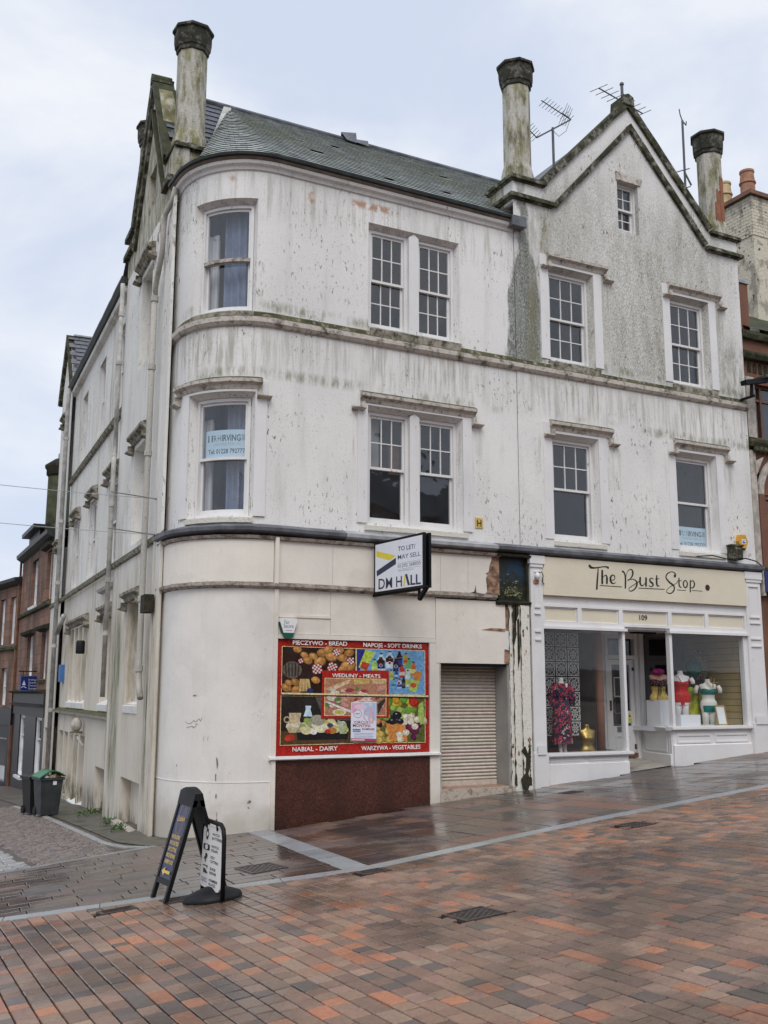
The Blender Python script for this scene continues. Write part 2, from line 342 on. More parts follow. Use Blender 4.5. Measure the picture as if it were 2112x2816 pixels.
c = a.mix(a.mr(a.add(z, a.mul(n_, .5)), 4.22, 4.52), a.mix(a.mr(a.noise(14, off=2), .5, .7), (.012, .014, .008), (.045, .05, .022)), a.mix(a.mr(a.noise(8, off=4), .44, .6), (.008, .035, .07), (.016, .02, .013))); a.col(c); M['rot_panel'] = a.m
a = NT('bare_wood', .8, .2); c = a.mix(a.mr(a.noise(9, (1, 1, 1.6), det=6), .38, .66), (.40, .25, .17), (.13, .075, .05)); a.col(c); M['bare_wood'] = a.m
a = NT('whitebrick', .85, .2); c = a.mix(a.mr(a.noise(4, (1, 1, .6), det=6), .5, .63), (.62, .57, .46), (.36, .33, .27)); c = a.mix(a.mr(a.noise(7, det=5, off=3), .62, .68), c, (.06, .055, .05)); a.col(c); a.bump(a.noise(14, det=5), .8, .03); M['whitebrick'] = a.m
a = NT('bareterr', .8, .2); c = a.mix(a.mr(a.noise(7, det=5), .3, .7), (.33, .14, .08), (.24, .10, .06)); a.col(c); a.bump(a.noise(20), .4, .02); M['bareterr'] = a.m
# ------------------------------------------------------------------ geometry and object helpers
def gz(x, y): return .04 + .0839*(x-6.04) - .05*y       # the sloping ground plane

def tag(o, label=None, cat=None, group=None, kind=None):
    if label: o['label'] = label
    if cat: o['category'] = cat
    if group: o['group'] = group
    if kind: o['kind'] = kind
    return o
_LOC = {}
def empty(name, loc, label, cat, group=None):
    o = bpy.data.objects.new(name, None); COL.objects.link(o); o.location = loc; o.empty_display_size = .2
    _LOC[o.name] = Vector(loc); return tag(o, label, cat, group)
def adopt(o, parent):
    if parent is not None:
        o.parent = parent
        if parent.name in _LOC: o.matrix_parent_inverse = Matrix.Translation(-_LOC[parent.name])
    return o

class MB:
    def __init__(s): s.v = []; s.f = []; s.c = []; s.cc = None
    def add(s, vs, fs, col=None):
        b = len(s.v); s.v += [tuple(v) for v in vs]; s.f += [tuple(i+b for i in f) for f in fs]
        s.c += list(col) if isinstance(col, list) else [col or s.cc or (1, 1, 1)]*len(vs); return s
    def box(s, x0, x1, y0, y1, z0, z1, Mx=None):
        vs = [(x, y, z) for z in (z0, z1) for y in (y0, y1) for x in (x0, x1)]
        if Mx: vs = [Mx(*v) for v in vs]
        return s.add(vs, [(0, 2, 3, 1), (4, 5, 7, 6), (0, 1, 5, 4), (2, 6, 7, 3), (0, 4, 6, 2), (1, 3, 7, 5)])
    def ubox(s, Mp, u0, u1, d0, d1, z0, z1):      # box in a wall's own coordinates: along, outward, up
        us = usub(Mp, u0, u1); vs = []; fs = []
        for u in us: vs += [Mp(u, d0, z0), Mp(u, d1, z0), Mp(u, d1, z1), Mp(u, d0, z1)]
        for i in range(len(us)-1):
            a = 4*i; b = a+4
            for k in range(4): fs.append((a+k, a+(k+1) % 4, b+(k+1) % 4, b+k))
        fs += [(3, 2, 1, 0), tuple(len(vs)-4+k for k in range(4))]
        return s.add(vs, fs)
    def usweep(s, Mp, u0, u1, prof, caps=True, jit=0.):
        us = usub(Mp, u0, u1, .35 if jit else None); n = len(prof); vs = []; fs = []
        for u in us:
            j = random.uniform(-jit, jit)
            vs += [Mp(u, d + (j if d > .03 else 0), z + j*.6) for d, z in prof]
        for i in range(len(us)-1):
            for k in range(n): a = i*n; b = a+n; fs.append((a+k, a+(k+1) % n, b+(k+1) % n, b+k))
        if caps: fs += [tuple(range(n))[::-1], tuple(len(vs)-n+k for k in range(n))]
        return s.add(vs, fs)
    def prism(s, poly, d0, d1, Mp):               # polygon of (u, z) given a thickness
        n = len(poly); vs = [Mp(u, d0, z) for u, z in poly] + [Mp(u, d1, z) for u, z in poly]
        return s.add(vs, [tuple(range(n)), tuple(range(2*n-1, n-1, -1))] + [(i, (i+1) % n, n+(i+1) % n, n+i) for i in range(n)])
    def tube(s, pts, r, seg=8, cap=True):
        pts = [Vector(p) for p in pts]; vs = []; fs = []; rr = r if isinstance(r, (list, tuple)) else [r]*len(pts)
        ref = None
        for i, p in enumerate(pts):
            t = (pts[min(i+1, len(pts)-1)] - pts[max(i-1, 0)]).normalized()
            if ref is None: ref = t.orthogonal().normalized()
            ref = (ref - t*ref.dot(t)).normalized(); bi = t.cross(ref)
            vs += [p + (ref*math.cos(2*PI*k/seg) + bi*math.sin(2*PI*k/seg))*rr[i] for k in range(seg)]
        for i in range(len(pts)-1):
            for k in range(seg): a = i*seg; fs.append((a+k, a+(k+1) % seg, a+seg+(k+1) % seg, a+seg+k))
        if cap: fs += [tuple(range(seg))[::-1], tuple(range(len(vs)-seg, len(vs)))]
        return s.add(vs, fs)
    def lathe(s, prof, c, seg=16, rot=0., sx=1., sy=1.):
        vs = []; fs = []
        for r, z in prof: vs += [(c[0]+sx*r*math.cos(rot+2*PI*k/seg), c[1]+sy*r*math.sin(rot+2*PI*k/seg), z) for k in range(seg)]
        for i in range(len(prof)-1):
            for k in range(seg): a = i*seg; fs.append((a+k, a+(k+1) % seg, a+seg+(k+1) % seg, a+seg+k))
        fs += [tuple(range(seg))[::-1], tuple(range(len(vs)-seg, len(vs)))]
        return s.add(vs, fs)
    def bar(s, p0, p1, w, h, up=(0, 0, 1)):        # straight bar of rectangular section
        p0 = Vector(p0); p1 = Vector(p1); t = (p1-p0).normalized(); sd_ = t.cross(Vector(up))
        if sd_.length < 1e-4: sd_ = t.orthogonal()
        sd_.normalize(); u = sd_.cross(t); vs = []
        for p in (p0, p1): vs += [p+sd_*w/2+u*h/2, p-sd_*w/2+u*h/2, p-sd_*w/2-u*h/2, p+sd_*w/2-u*h/2]
        return s.add(vs, [(0, 1, 2, 3), (7, 6, 5, 4), (0, 4, 5, 1), (1, 5, 6, 2), (2, 6, 7, 3), (3, 7, 4, 0)])
    def sphere(s, c, r, n=10, sx=1, sy=1, sz=1):
        prof = [(max(1e-3, math.cos(-PI/2+PI*i/n)), math.sin(-PI/2+PI*i/n)) for i in range(n+1)]
        vs = []; fs = []; seg = n*2
        for a_, b_ in prof: vs += [(c[0]+sx*r*a_*math.cos(2*PI*k/seg), c[1]+sy*r*a_*math.sin(2*PI*k/seg), c[2]+sz*r*b_) for k in range(seg)]
        for i in range(n):
            for k in range(seg): a = i*seg; fs.append((a+k, a+(k+1) % seg, a+seg+(k+1) % seg, a+seg+k))
        return s.add(vs, fs)
    def mesh(s, name, mat, smooth=False, fix=True):
        me = bpy.data.meshes.new(name); me.from_pydata(s.v, [], s.f)
        ca = me.color_attributes.new('Col', 'FLOAT_COLOR', 'POINT')
        ca.data.foreach_set('color', [q for c in s.c for q in (c[0], c[1], c[2], 1.)])
        if mat: me.materials.append(M[mat] if isinstance(mat, str) else mat)
        if fix:
            import bmesh
            bm = bmesh.new(); bm.from_mesh(me); bmesh.ops.recalc_face_normals(bm, faces=bm.faces); bm.to_mesh(me); bm.free()
        if smooth: me.polygons.foreach_set('use_smooth', [True]*len(me.polygons))
        me.update(); return me
    def build(s, name, mat, parent=None, smooth=False, label=None, cat=None, group=None, kind=None, fix=True):
        o = bpy.data.objects.new(name, s.mesh(name, mat, smooth, fix)); COL.objects.link(o)
        adopt(o, parent); return tag(o, label, cat, group, kind)

# wall coordinates: FM = front wall running round the rounded corner, SM = side wall down the alley
ACX, ACY, AR = 5.95, 1.27, 1.27
def FM(u, d, z):
    if u >= ACX: return Vector((u, -d, z))
    th = (ACX-u)/AR
    if th <= PI/2: return Vector((ACX-(AR+d)*math.sin(th), ACY-(AR+d)*math.cos(th), z))
    return Vector((ACX-AR-d, ACY+(th-PI/2)*AR, z))
_sa = R(86.4); SDR = Vector((math.cos(_sa), math.sin(_sa), 0)); SNR = Vector((-math.sin(_sa), math.cos(_sa), 0)); SP0 = Vector((4.62, 1.9, 0))
def SM(s_, d, z): return SP0 + SDR*s_ + SNR*d + Vector((0, 0, z))
_a2 = R(88.8); D2 = Vector((math.cos(_a2), math.sin(_a2), 0)); N2 = Vector((-math.sin(_a2), math.cos(_a2), 0)); P2 = SP0 + SDR*16.0
def TM(s_, d, z): return P2 + D2*s_ + N2*d + Vector((0, 0, z))
_a3 = R(98); D3 = Vector((math.cos(_a3), math.sin(_a3), 0)); N3 = Vector((-math.sin(_a3), math.cos(_a3), 0)); P3 = P2 + D2*7.45
def UM(s_, d, z): return P3 + D3*s_ + N3*d + Vector((0, 0, z))
def XM(x, d, z): return Vector((x, -d, z))
def usub(Mp, u0, u1, step=None):
    n = max(1, math.ceil(abs(u1-u0)/step)) if step else 1
    us = [u0+(u1-u0)*i/n for i in range(n+1)]
    if Mp is FM and min(u0, u1) < ACX:
        lo, hi = min(u0, u1), min(max(u0, u1), ACX); k = max(1, math.ceil((hi-lo)/.1))
        us = sorted(set([round(lo+(hi-lo)*i/k, 5) for i in range(k+1)] + [round(x_, 5) for x_ in us if x_ > ACX or x_ in (u0, u1)]))
    return us

def wall(name, Mp, u0, u1, z0, z1, holes, depth, mat, parent, d=0., zbot=None, sp=0.):
    holes = [(h[0]-sp, h[1]+sp, h[2], h[3]+sp*1.3) for h in holes]
    m = MB(); us = set(usub(Mp, u0, u1)); zs = {z0, z1}
    for h in holes: us |= {h[0], h[1]}; zs |= {h[2], h[3]}
    us = sorted(us); zs = sorted(zs)
    def inh(u, z): return any(h[0] < u < h[1] and h[2] < z < h[3] for h in holes)
    idx = {}; vs = []; fs = []
    def V(u, z):
        if (u, z) not in idx:
            idx[(u, z)] = len(vs); zz = zbot(u) if (zbot and z == z0) else z; vs.append(Mp(u, d, zz))
        return idx[(u, z)]
    for i in range(len(us)-1):
        for j in range(len(zs)-1):
            if not inh((us[i]+us[i+1])/2, (zs[j]+zs[j+1])/2): fs.append((V(us[i], zs[j]), V(us[i+1], zs[j]), V(us[i+1], zs[j+1]), V(us[i], zs[j+1])))
    for h in holes:
        hu = sorted({q for q in us if h[0] <= q <= h[1]}); hz = sorted({q for q in zs if h[2] <= q <= h[3]})
        ring = [(q, h[2]) for q in hu] + [(h[1], q) for q in hz[1:]] + [(q, h[3]) for q in hu[::-1][1:]] + [(h[0], q) for q in hz[::-1][1:-1]]
        b = len(vs); sq = lambda q: (h[0]+sp+(q[0]-h[0])*(h[1]-h[0]-2*sp)/(h[1]-h[0]), h[2]+(q[1]-h[2])*(h[3]-sp*1.3-h[2])/(h[3]-h[2])); vs += [Mp(sq(q)[0], d-depth, sq(q)[1]) for q in ring]; n = len(ring)
        for k in range(n): fs.append((V(*ring[k]), b+k, b+(k+1) % n, V(*ring[(k+1) % n])))
    m.add(vs, fs); return m.build(name, mat, parent)

def frame(m, Mp, u0, u1, z0, z1, d0, d1, w, wb=None, wt=None):
    wb = wb or w; wt = wt or w
    m.ubox(Mp, u0, u0+w, d0, d1, z0, z1); m.ubox(Mp, u1-w, u1, d0, d1, z0, z1)
    m.ubox(Mp, u0+w, u1-w, d0, d1, z0, z0+wb); m.ubox(Mp, u0+w, u1-w, d0, d1, z1-wt, z1)

def pane(Mp, u0, u1, z0, z1, d, parent, mat='glass_old', tilt=.004):
    us = usub(Mp, u0, u1); vs = []; t1, t2 = random.uniform(-tilt, tilt), random.uniform(-tilt, tilt)
    for i, u in enumerate(us): vs += [Mp(u, d-t1-t2, z0), Mp(u, d+t1-t2+(t2*2*i/max(1, len(us)-1)), z1)]
    m = MB().add(vs, [(2*i, 2*i+2, 2*i+3, 2*i+1) for i in range(len(us)-1)])
    return m.build('pane', mat, parent, fix=False)

def sash_window(Mp, u0, u1, z0, z1, zm, d, parent, up=(1, 1), lo=(1, 1), fw=.055, mat='sash_paint', gmat='glass_old', bot=.09, railmat=None):
    m = MB(); frame(m, Mp, u0, u1, z0, z1, d-.10, d, fw, .05, .05); win = m.build('window', mat, parent)
    for k, (a, b, grid, dd) in enumerate(((zm-.02, z1-.05, up, d-.035), (z0+.05, zm+.025, lo, d-.08))):
        x0, x1 = u0+fw, u1-fw; st = .04; m = MB(); rb = .045 if k == 0 else bot
        frame(m, Mp, x0, x1, a, b, dd-.035, dd, st, rb, .045)
        gx0, gx1, gz0, gz1 = x0+st, x1-st, a+rb, b-.045; cols, rows = grid; bw = .020
        for i in range(1, cols): q = gx0+(gx1-gx0)*i/cols; m.ubox(Mp, q-bw/2, q+bw/2, dd-.03, dd-.004, gz0, gz1)
        for j in range(1, rows):
            q = gz0+(gz1-gz0)*j/rows
            for i in range(cols): m.ubox(Mp, gx0+(gx1-gx0)*i/cols+(bw/2 if i else 0), gx0+(gx1-gx0)*(i+1)/cols-(bw/2 if i < cols-1 else 0), dd-.03, dd-.006, q-bw/2, q+bw/2)
        m.build('sash', mat, win)
        for i in range(cols):
            for j in range(rows):
                pane(Mp, gx0+(gx1-gx0)*i/cols, gx0+(gx1-gx0)*(i+1)/cols, gz0+(gz1-gz0)*j/rows, gz0+(gz1-gz0)*(j+1)/rows, dd-.018, win, gmat)
    if railmat: MB().ubox(Mp, u0+fw, u1-fw, d-.04, d+.012, zm-.03, zm+.03).build('meeting_rail', railmat, win)
    return win

def hood(Mp, u0, u1, zt, parent, mat='ledge', drop=.28, stub=.15, p=.125):
    m = MB(); h = .085
    prof = lambda a, b, dz: [(0, a), (p*.45, a+.012), (p, a+.04), (p, b-.015), (p*.15, b+.02), (0, b+.025)]
    m.usweep(Mp, u0, u1, [(0, zt-.19), (p*.3, zt-.175), (p*.5, zt-.115), (p*.97, zt-.075), (p, zt-.02), (p*.3, zt+.03), (0, zt+.035)], jit=.0025)
    m.ubox(Mp, u0, u0+.07, 0, p*.8, zt-drop, zt-.18); m.ubox(Mp, u1-.07, u1, 0, p*.8, zt-drop, zt-.18)
    m.usweep(Mp, u0-stub, u0+.075, prof(zt-drop-.06, zt-drop+.005, 0)); m.usweep(Mp, u1-.075, u1+stub, prof(zt-drop-.06, zt-drop+.005, 0))
    return m.build('hood_mould', mat, parent)

def surround(Mp, u0, u1, z0, z1, parent, w=.10, d=.028, mat='white_paint'):
    m = MB(); us = usub
    m.ubox(Mp, u0-w, u0, 0, d, z0, z1+w); m.ubox(Mp, u1, u1+w, 0, d, z0, z1+w); m.ubox(Mp, u0, u1, 0, d, z1, z1+w)
    return m.build('window_surround', mat, parent)

def build_pieces(pieces, name, parent, mat, limit=300, rest_name=None, smooth=False):
    # pieces: (centre, verts, faces, colour); the ones showing largest are objects of their own, the rest one joined part
    def key(p):
        v = Vector(p[0])-CAM; f = v.dot(_fw); a_, b_ = v.dot(_rt)/max(f, .1), v.dot(_up)/max(f, .1)
        inside = f > 0 and abs(a_) < .39 and abs(b_) < .515
        return (0 if inside else 1, v.length)
    ps = sorted(pieces, key=key)
    for c_, vs, fs, col in ps[:limit]:
        m = MB(); m.add(vs, fs, col); m.build(name, mat, parent, fix=False)
    if len(ps) > limit:
        m = MB()
        for c_, vs, fs, col in ps[limit:]: m.add(vs, fs, col)
        m.build(rest_name or name+'_field', mat, parent, kind='stuff', fix=False)

_chf = [(0, 1, 5, 4), (1, 2, 6, 5), (2, 3, 7, 6), (3, 0, 4, 7), (4, 5, 9, 8), (5, 6, 10, 9), (6, 7, 11, 10), (7, 4, 8, 11), (8, 9, 10, 11)]
def paver(x0, x1, y0, y1, col, h=0., ch=.005, skew=0., deep=.04):
    P = [(x0, y0), (x1, y0), (x1, y1), (x0, y1)]
    cxm, cym = (x0+x1)/2, (y0+y1)/2; t = [random.uniform(-.0015, .0015) for _ in range(4)]
    vs = [(x_+skew*y_, y_, gz(x_+skew*y_, y_)-deep) for x_, y_ in P] + [(x_+skew*y_, y_, gz(x_+skew*y_, y_)+h-ch+t[i]) for i, (x_, y_) in enumerate(P)]
    Q = [(x0+ch, y0+ch), (x1-ch, y0+ch), (x1-ch, y1-ch), (x0+ch, y1-ch)]
    vs += [(x_+skew*y_, y_, gz(x_+skew*y_, y_)+h+t[i]) for i, (x_, y_) in enumerate(Q)]
    return ((cxm+skew*cym, cym, gz(cxm, cym)), vs, _chf, col)

_tc = {}
def text_geo(s, bold=0.):
    k = (s, bold)
    if k in _tc: return _tc[k]
    cu = bpy.data.curves.new('t', 'FONT'); cu.body = s; cu.size = 1; cu.offset = bold; cu.resolution_u = 3; cu.align_x = 'LEFT'
    o = bpy.data.objects.new('t', cu); COL.objects.link(o); bpy.context.view_layer.update()
    me = o.evaluated_get(bpy.context.evaluated_depsgraph_get()).to_mesh()
    vs = [tuple(v.co)[:2] for v in me.vertices]; fs = [tuple(p.vertices) for p in me.polygons]
    o.evaluated_get(bpy.context.evaluated_depsgraph_get()).to_mesh_clear()
    bpy.data.objects.remove(o); bpy.data.curves.remove(cu)
    _tc[k] = (vs, fs); return vs, fs

class Print:                   # flat print: coloured shapes laid on a face through a mapping (a, b, layer) -> point
    def __init__(s, mp): s.mp = mp; s.m = MB(); s.k = 0
    def _lay(s): s.k += 1; return s.k
    def poly(s, pts, col):
        k = s._lay(); s.m.add([s.mp(a, b, k) for a, b in pts], [tuple(range(len(pts)))], col)
    def rect(s, a0, b0, a1, b1, col, n=1):
        if n == 1: return s.poly([(a0, b0), (a1, b0), (a1, b1), (a0, b1)], col)
        k = s._lay(); vs = []
        for i in range(n+1): q = a0+(a1-a0)*i/n; vs += [s.mp(q, b0, k), s.mp(q, b1, k)]
        s.m.add(vs, [(2*i, 2*i+2, 2*i+3, 2*i+1) for i in range(n)], col)
    def ell(s, a, b, ra, rb, col, rot=0., n=14):
        s.poly([(a+ra*math.cos(t)*math.cos(rot)-rb*math.sin(t)*math.sin(rot), b+ra*math.cos(t)*math.sin(rot)+rb*math.sin(t)*math.cos(rot)) for t in (2*PI*i/n for i in range(n))], col)
    def ring(s, a, b, r, w_, col, n=24):
        k = s._lay(); vs = []
        for i in range(n):
            t = 2*PI*i/n; vs += [s.mp(a+r*math.cos(t), b+r*math.sin(t), k), s.mp(a+(r-w_)*math.cos(t), b+(r-w_)*math.sin(t), k)]
        s.m.add(vs, [(2*i, (2*i+2) % (2*n), (2*i+3) % (2*n), 2*i+1) for i in range(n)], col)
    def line(s, pts, w_, col):
        for (a0, b0), (a1, b1) in zip(pts, pts[1:]):
            l_ = math.hypot(a1-a0, b1-b0) or 1; nx, ny = -(b1-b0)/l_*w_/2, (a1-a0)/l_*w_/2
            s.poly([(a0+nx, b0+ny), (a1+nx, b1+ny), (a1-nx, b1-ny), (a0-nx, b0-ny)], col)
    def text(s, t, a0, b0, wd, ht, col, bold=.0, slope=0.):   # (a0, b0) = lower left, wd = full width, b grows downward
        vs, fs = text_geo(t, bold)
        if not vs: return
        x0 = min(v[0] for v in vs); x1 = max(v[0] for v in vs); y0 = 0.; y1 = .73
        k = s._lay(); s.m.add([s.mp(a0+(v[0]-x0)/(x1-x0)*wd, b0-(v[1]-y0)/(y1-y0)*ht+slope*(v[0]-x0)/(x1-x0), k) for v in vs], fs, col)
    def build(s, name, parent, mat='print', **k): return s.m.build(name, mat, parent, fix=False, **k)
# ------------------------------------------------------------------ ground, paving, alley
def npaver(P, col, h=0., ch=.006, deep=.04):
    n = len(P); cx_ = sum(p[0] for p in P)/n; cy_ = sum(p[1] for p in P)/n; t = [random.uniform(-.002, .002) for _ in P]
    def ins(p):
        l_ = math.hypot(p[0]-cx_, p[1]-cy_) or 1; k = max(0, 1-ch*1.35/l_); return (cx_+(p[0]-cx_)*k, cy_+(p[1]-cy_)*k)
    vs = [(x_, y_, gz(x_, y_)-deep) for x_, y_ in P] + [(x_, y_, gz(x_, y_)+h-ch+t[i]) for i, (x_, y_) in enumerate(P)]
    Q = [ins(p) for p in P]; vs += [(x_, y_, gz(x_, y_)+h+t[i]) for i, (x_, y_) in enumerate(Q)]
    fs = [(i, (i+1) % n, n+(i+1) % n, n+i) for i in range(n)] + [(n+i, n+(i+1) % n, 2*n+(i+1) % n, 2*n+i) for i in range(n)] + [tuple(range(2*n, 3*n))]
    return ((cx_, cy_, gz(cx_, cy_)), vs, fs, col)
def clip(P, a, b):            # keep the part of polygon P left of the line a->b
    def sd_(p): return (b[0]-a[0])*(p[1]-a[1])-(b[1]-a[1])*(p[0]-a[0])
    out_ = []
    for i, p in enumerate(P):
        q = P[(i+1) % len(P)]; s1, s2 = sd_(p), sd_(q)
        if s1 >= 0: out_.append(p)
        if s1*s2 < 0: t = s1/(s1-s2); out_.append((p[0]+(q[0]-p[0])*t, p[1]+(q[1]-p[1])*t))
    return out_
def area(P): return abs(sum(P[i][0]*P[(i+1) % len(P)][1]-P[(i+1) % len(P)][0]*P[i][1] for i in range(len(P))))/2
KO = [(-6, -2.15), (1.6, -4.05), (5.22, -4.93), (8.65, -4.46), (12.1, -4.23), (24, -3.5)]      # outer edge of the granite strip
def yk(x_):
    for (xa, ya), (xb, yb) in zip(KO, KO[1:]):
        if x_ <= xb: return ya+(yb-ya)*(x_-xa)/(xb-xa)
    return KO[-1][1]
KW = .235
def tint(c, v=.12):
    k = random.uniform(1-v, 1+v); return tuple(q*k*random.uniform(.96, 1.04) for q in c)

m = MB(); g = 44; vs = []
def cl_(v, a, b): return max(a, min(b, v))
for j in range(g+1):
    for i in range(g+1):
        xx = -260+560*i/g; yy = -240+560*j/g
        vs.append((xx, yy, gz(cl_(xx, -16, 30), cl_(yy, -30, 40))-.055))
m.add(vs, [(j*(g+1)+i, j*(g+1)+i+1, (j+1)*(g+1)+i+1, (j+1)*(g+1)+i) for j in range(g) for i in range(g)])
# finer patch is not needed: the sheet is planar near the scene
m.build('ground', 'ground_mat', kind='structure')

covers = [(4.54, 4.93, -7.97, -7.58), (8.52, 8.84, -5.42, -5.05), (4.28, 4.72, -3.88, -3.28), (5.02, 5.32, -5.22, -4.95), (2.42, 2.78, -4.72, -4.50), (3.05, 3.62, -4.78, -4.50), (10.55, 10.85, -1.55, -1.25)]
def covered(x0, x1, y0, y1): return any(x1 > c[0]+.01 and x0 < c[1]-.01 and y1 > c[2]+.01 and y0 < c[3]-.01 for c in covers)

plaza = tag(MB().add([(x_, y_, gz(x_, y_)-.030) for x_, y_ in ((-6, -19), (22, -19), (22, -4.0), (12.1, -4.3), (8.65, -4.5), (5.22, -4.97), (1.6, -4.1), (-6, -2.3))], [(0, 1, 2, 3, 4, 5, 6, 7)]).build('plaza_paving', 'jointsand', fix=False), kind='structure')
BR = [((.235, .145, .102), 36), ((.19, .118, .085), 27), ((.265, .175, .128), 12), ((.118, .090, .077), 14), ((.34, .148, .082), 11)]
def pick(tab):
    t = random.uniform(0, sum(q[1] for q in tab))
    for c_, w_ in tab:
        t -= w_
        if t <= 0: return tint(c_)
    return tab[0][0]
pc = []; cw = .138; xx = -5.5; SK = .028
while xx < 21:
    yend = -18.5; y1 = None; xa, xb = xx+.006, xx+cw-.006
    yy0 = yk(xx+cw/2)
    y1a, y1b = yk(xa-.12)-.01, yk(xb-.12)-.01; first = True; ytop = (y1a+y1b)/2; ytop_ = ytop - random.choice((.1, .16, .22, .3))
    while ytop > yend:
        yb_ = ytop_
        if first: P = [(xa, yb_+.006), (xb, yb_+.006), (xb, y1b), (xa, y1a)]
        else: P = [(xa, yb_+.006), (xb, yb_+.006), (xb, ytop-.006), (xa, ytop-.006)]
        P = [(p[0]+SK*(p[1]+4.5), p[1]) for p in P]
        bx0, bx1 = min(p[0] for p in P), max(p[0] for p in P); by0, by1 = P[0][1], max(p[1] for p in P)
        # cut bricks back round the iron covers
        for c_ in covers:
            if bx1 > c_[0] and bx0 < c_[1] and by1 > c_[2] and by0 < c_[3]:
                if by1 > c_[3]: P = clip(P, (0, c_[3]), (1, c_[3]))
                elif by0 < c_[2]: P = clip(P, (1, c_[2]), (0, c_[2]))
                elif bx0 < c_[0]: P = clip(P, (c_[0], 0), (c_[0], 1))
                elif bx1 > c_[1]: P = clip(P, (c_[1], 1), (c_[1], 0))
                else: P = []
        if len(P) > 2 and area(P) > .001: pc.append(npaver(P, pick(BR), random.uniform(-.0015, .0015)))
        first = False; ytop = ytop_; ytop_ = ytop - random.choice((.135, .16, .16, .20, .20, .25, .31))
    xx += cw
build_pieces(pc, 'brick', plaza, 'brick_paver', 300, 'brick_field')

foot = tag(MB().add([(x_, y_, gz(x_, y_)-.035) for x_, y_ in ((-6, -2.1), (1.6, -4.0), (5.22, -4.86), (8.65, -4.4), (12.1, -4.15), (22, -3.55), (22, 1.5), (4.6, 1.5), (-6, .2))], [tuple(range(9))]).build('footway', 'jointsand', fix=False), kind='structure')
LATL = ((5.69, .2), (5.03, -4.70)); LATR = ((5.99, .2), (5.33, -4.70))
FL = [((.125, .096, .084), 40), ((.16, .108, .088), 28), ((.095, .084, .08), 20), ((.185, .113, .085), 12)]
pc = []; xx = 5.0
while xx < 21:
    wd = .46; yt = .25 - random.uniform(0, .6)
    while yt > -5.2:
        ln = random.choice((.46, .6, .6, .75)); ybm = yt-ln
        P = [(xx+.009, ybm+.009), (xx+wd-.009, ybm+.009), (xx+wd-.009, yt-.009), (xx+.009, yt-.009)]
        P = [(p[0]+SK*(p[1]+2), p[1]) for p in P]
        P = clip(P, LATR[1], LATR[0])[::-1] if False else P
        P = clip(P, LATR[0], LATR[1]) if P else P
        for (ka, kb) in zip(KO, KO[1:]):
            if P and min(p[0] for p in P) < kb[0] and max(p[0] for p in P) > ka[0]: P = clip(P, (ka[0], ka[1]+KW+.004), (kb[0], kb[1]+KW+.004))
        if len(P) > 2 and area(P) > .004 and max(p[1] for p in P) < .9:
            c0 = [sum(p[i] for p in P)/len(P) for i in (0, 1)]
            if not any(c[0]-.1 < c0[0] < c[1]+.1 and c[2]-.1 < c0[1] < c[3]+.1 for c in covers): pc.append(npaver(P, pick(FL), random.uniform(-.001, .001), .003))
            else: pc.append(npaver(P, pick(FL), 0., .003))
        yt = ybm
    xx += wd
build_pieces(pc, 'flagstone', foot, 'flag_paver', 300, 'flagstone_field')
# the narrower brown pavers left of the cross strip
LP = [((.125, .095, .082), 40), ((.10, .082, .075), 30), ((.15, .105, .085), 18), ((.085, .076, .074), 12)]
pc = []; an = R(-6); ca, sa_ = math.cos(an), math.sin(an); v = -6.
while v < 2.4:
    hh = .235; u = -9. - random.uniform(0, .5)
    while u < 8:
        ln = random.choice((.46, .5, .62)); Q = [(u+.008, v+.008), (u+ln-.008, v+.008), (u+ln-.008, v+hh-.008), (u+.008, v+hh-.008)]
        P = [(ca*a_-sa_*b_, sa_*a_+ca*b_) for a_, b_ in Q]; u += ln
        if max(p[0] for p in P) < -5: continue
        P = clip(P, LATL[1], LATL[0])
        for (ka, kb) in zip(KO[:2], KO[1:3]):
            if P and min(p[0] for p in P) < kb[0] and max(p[0] for p in P) > ka[0]: P = clip(P, (ka[0], ka[1]+KW+.004), (kb[0], kb[1]+KW+.004))
        if P: P = clip(P, (8, .57), (-6, -1.39))
        if len(P) > 2 and area(P) > .004:
            c0 = [sum(p[i] for p in P)/len(P) for i in (0, 1)]
            inn = any(c[0]-.15 < c0[0] < c[1]+.15 and c[2]-.1 < c0[1] < c[3]+.1 for c in covers)
            pc.append(npaver(P, pick(LP), random.uniform(-.001, .001), .003))
    v += hh
build_pieces(pc, 'paving_slab', foot, 'flag_paver', 300, 'paving_slab_field')
# granite strips
kerb = tag(MB().add([(x_, y_, gz(x_, y_)-.026) for x_, y_ in ((-6, -2.2), (1.6, -4.0), (5.22, -4.9), (12, -4.2), (12, -4.1), (5.22, -4.75), (1.6, -3.9), (-6, -2.1))], [tuple(range(8))]).build('kerb_strip', 'jointsand', fix=False), kind='structure')
pc = []
def strip(pts, w_, ln, name_col, h=.002, jit=0.):
    for (xa, ya), (xb, yb) in zip(pts, pts[1:]):
        L_ = math.hypot(xb-xa, yb-ya); n = max(1, round(L_/ln)); tx, ty = (xb-xa)/L_, (yb-ya)/L_; nx, ny = -ty, tx
        for i in range(n):
            s0, s1 = L_*i/n+.004, L_*(i+1)/n-.004; j = random.uniform(-jit, jit)
            P = [(xa+tx*s0+nx*j, ya+ty*s0+ny*j), (xa+tx*s1+nx*j, ya+ty*s1+ny*j), (xa+tx*s1+nx*(w_+j), ya+ty*s1+ny*(w_+j)), (xa+tx*s0+nx*(w_+j), ya+ty*s0+ny*(w_+j))]
            yield npaver(P, tint(name_col, .14), h)
pc += list(strip([KO[i] for i in range(6)], KW, .95, (.29, .30, .305)))
pc += list(strip([LATL[1], LATL[0]][::1], -.30, .95, (.27, .28, .29)))
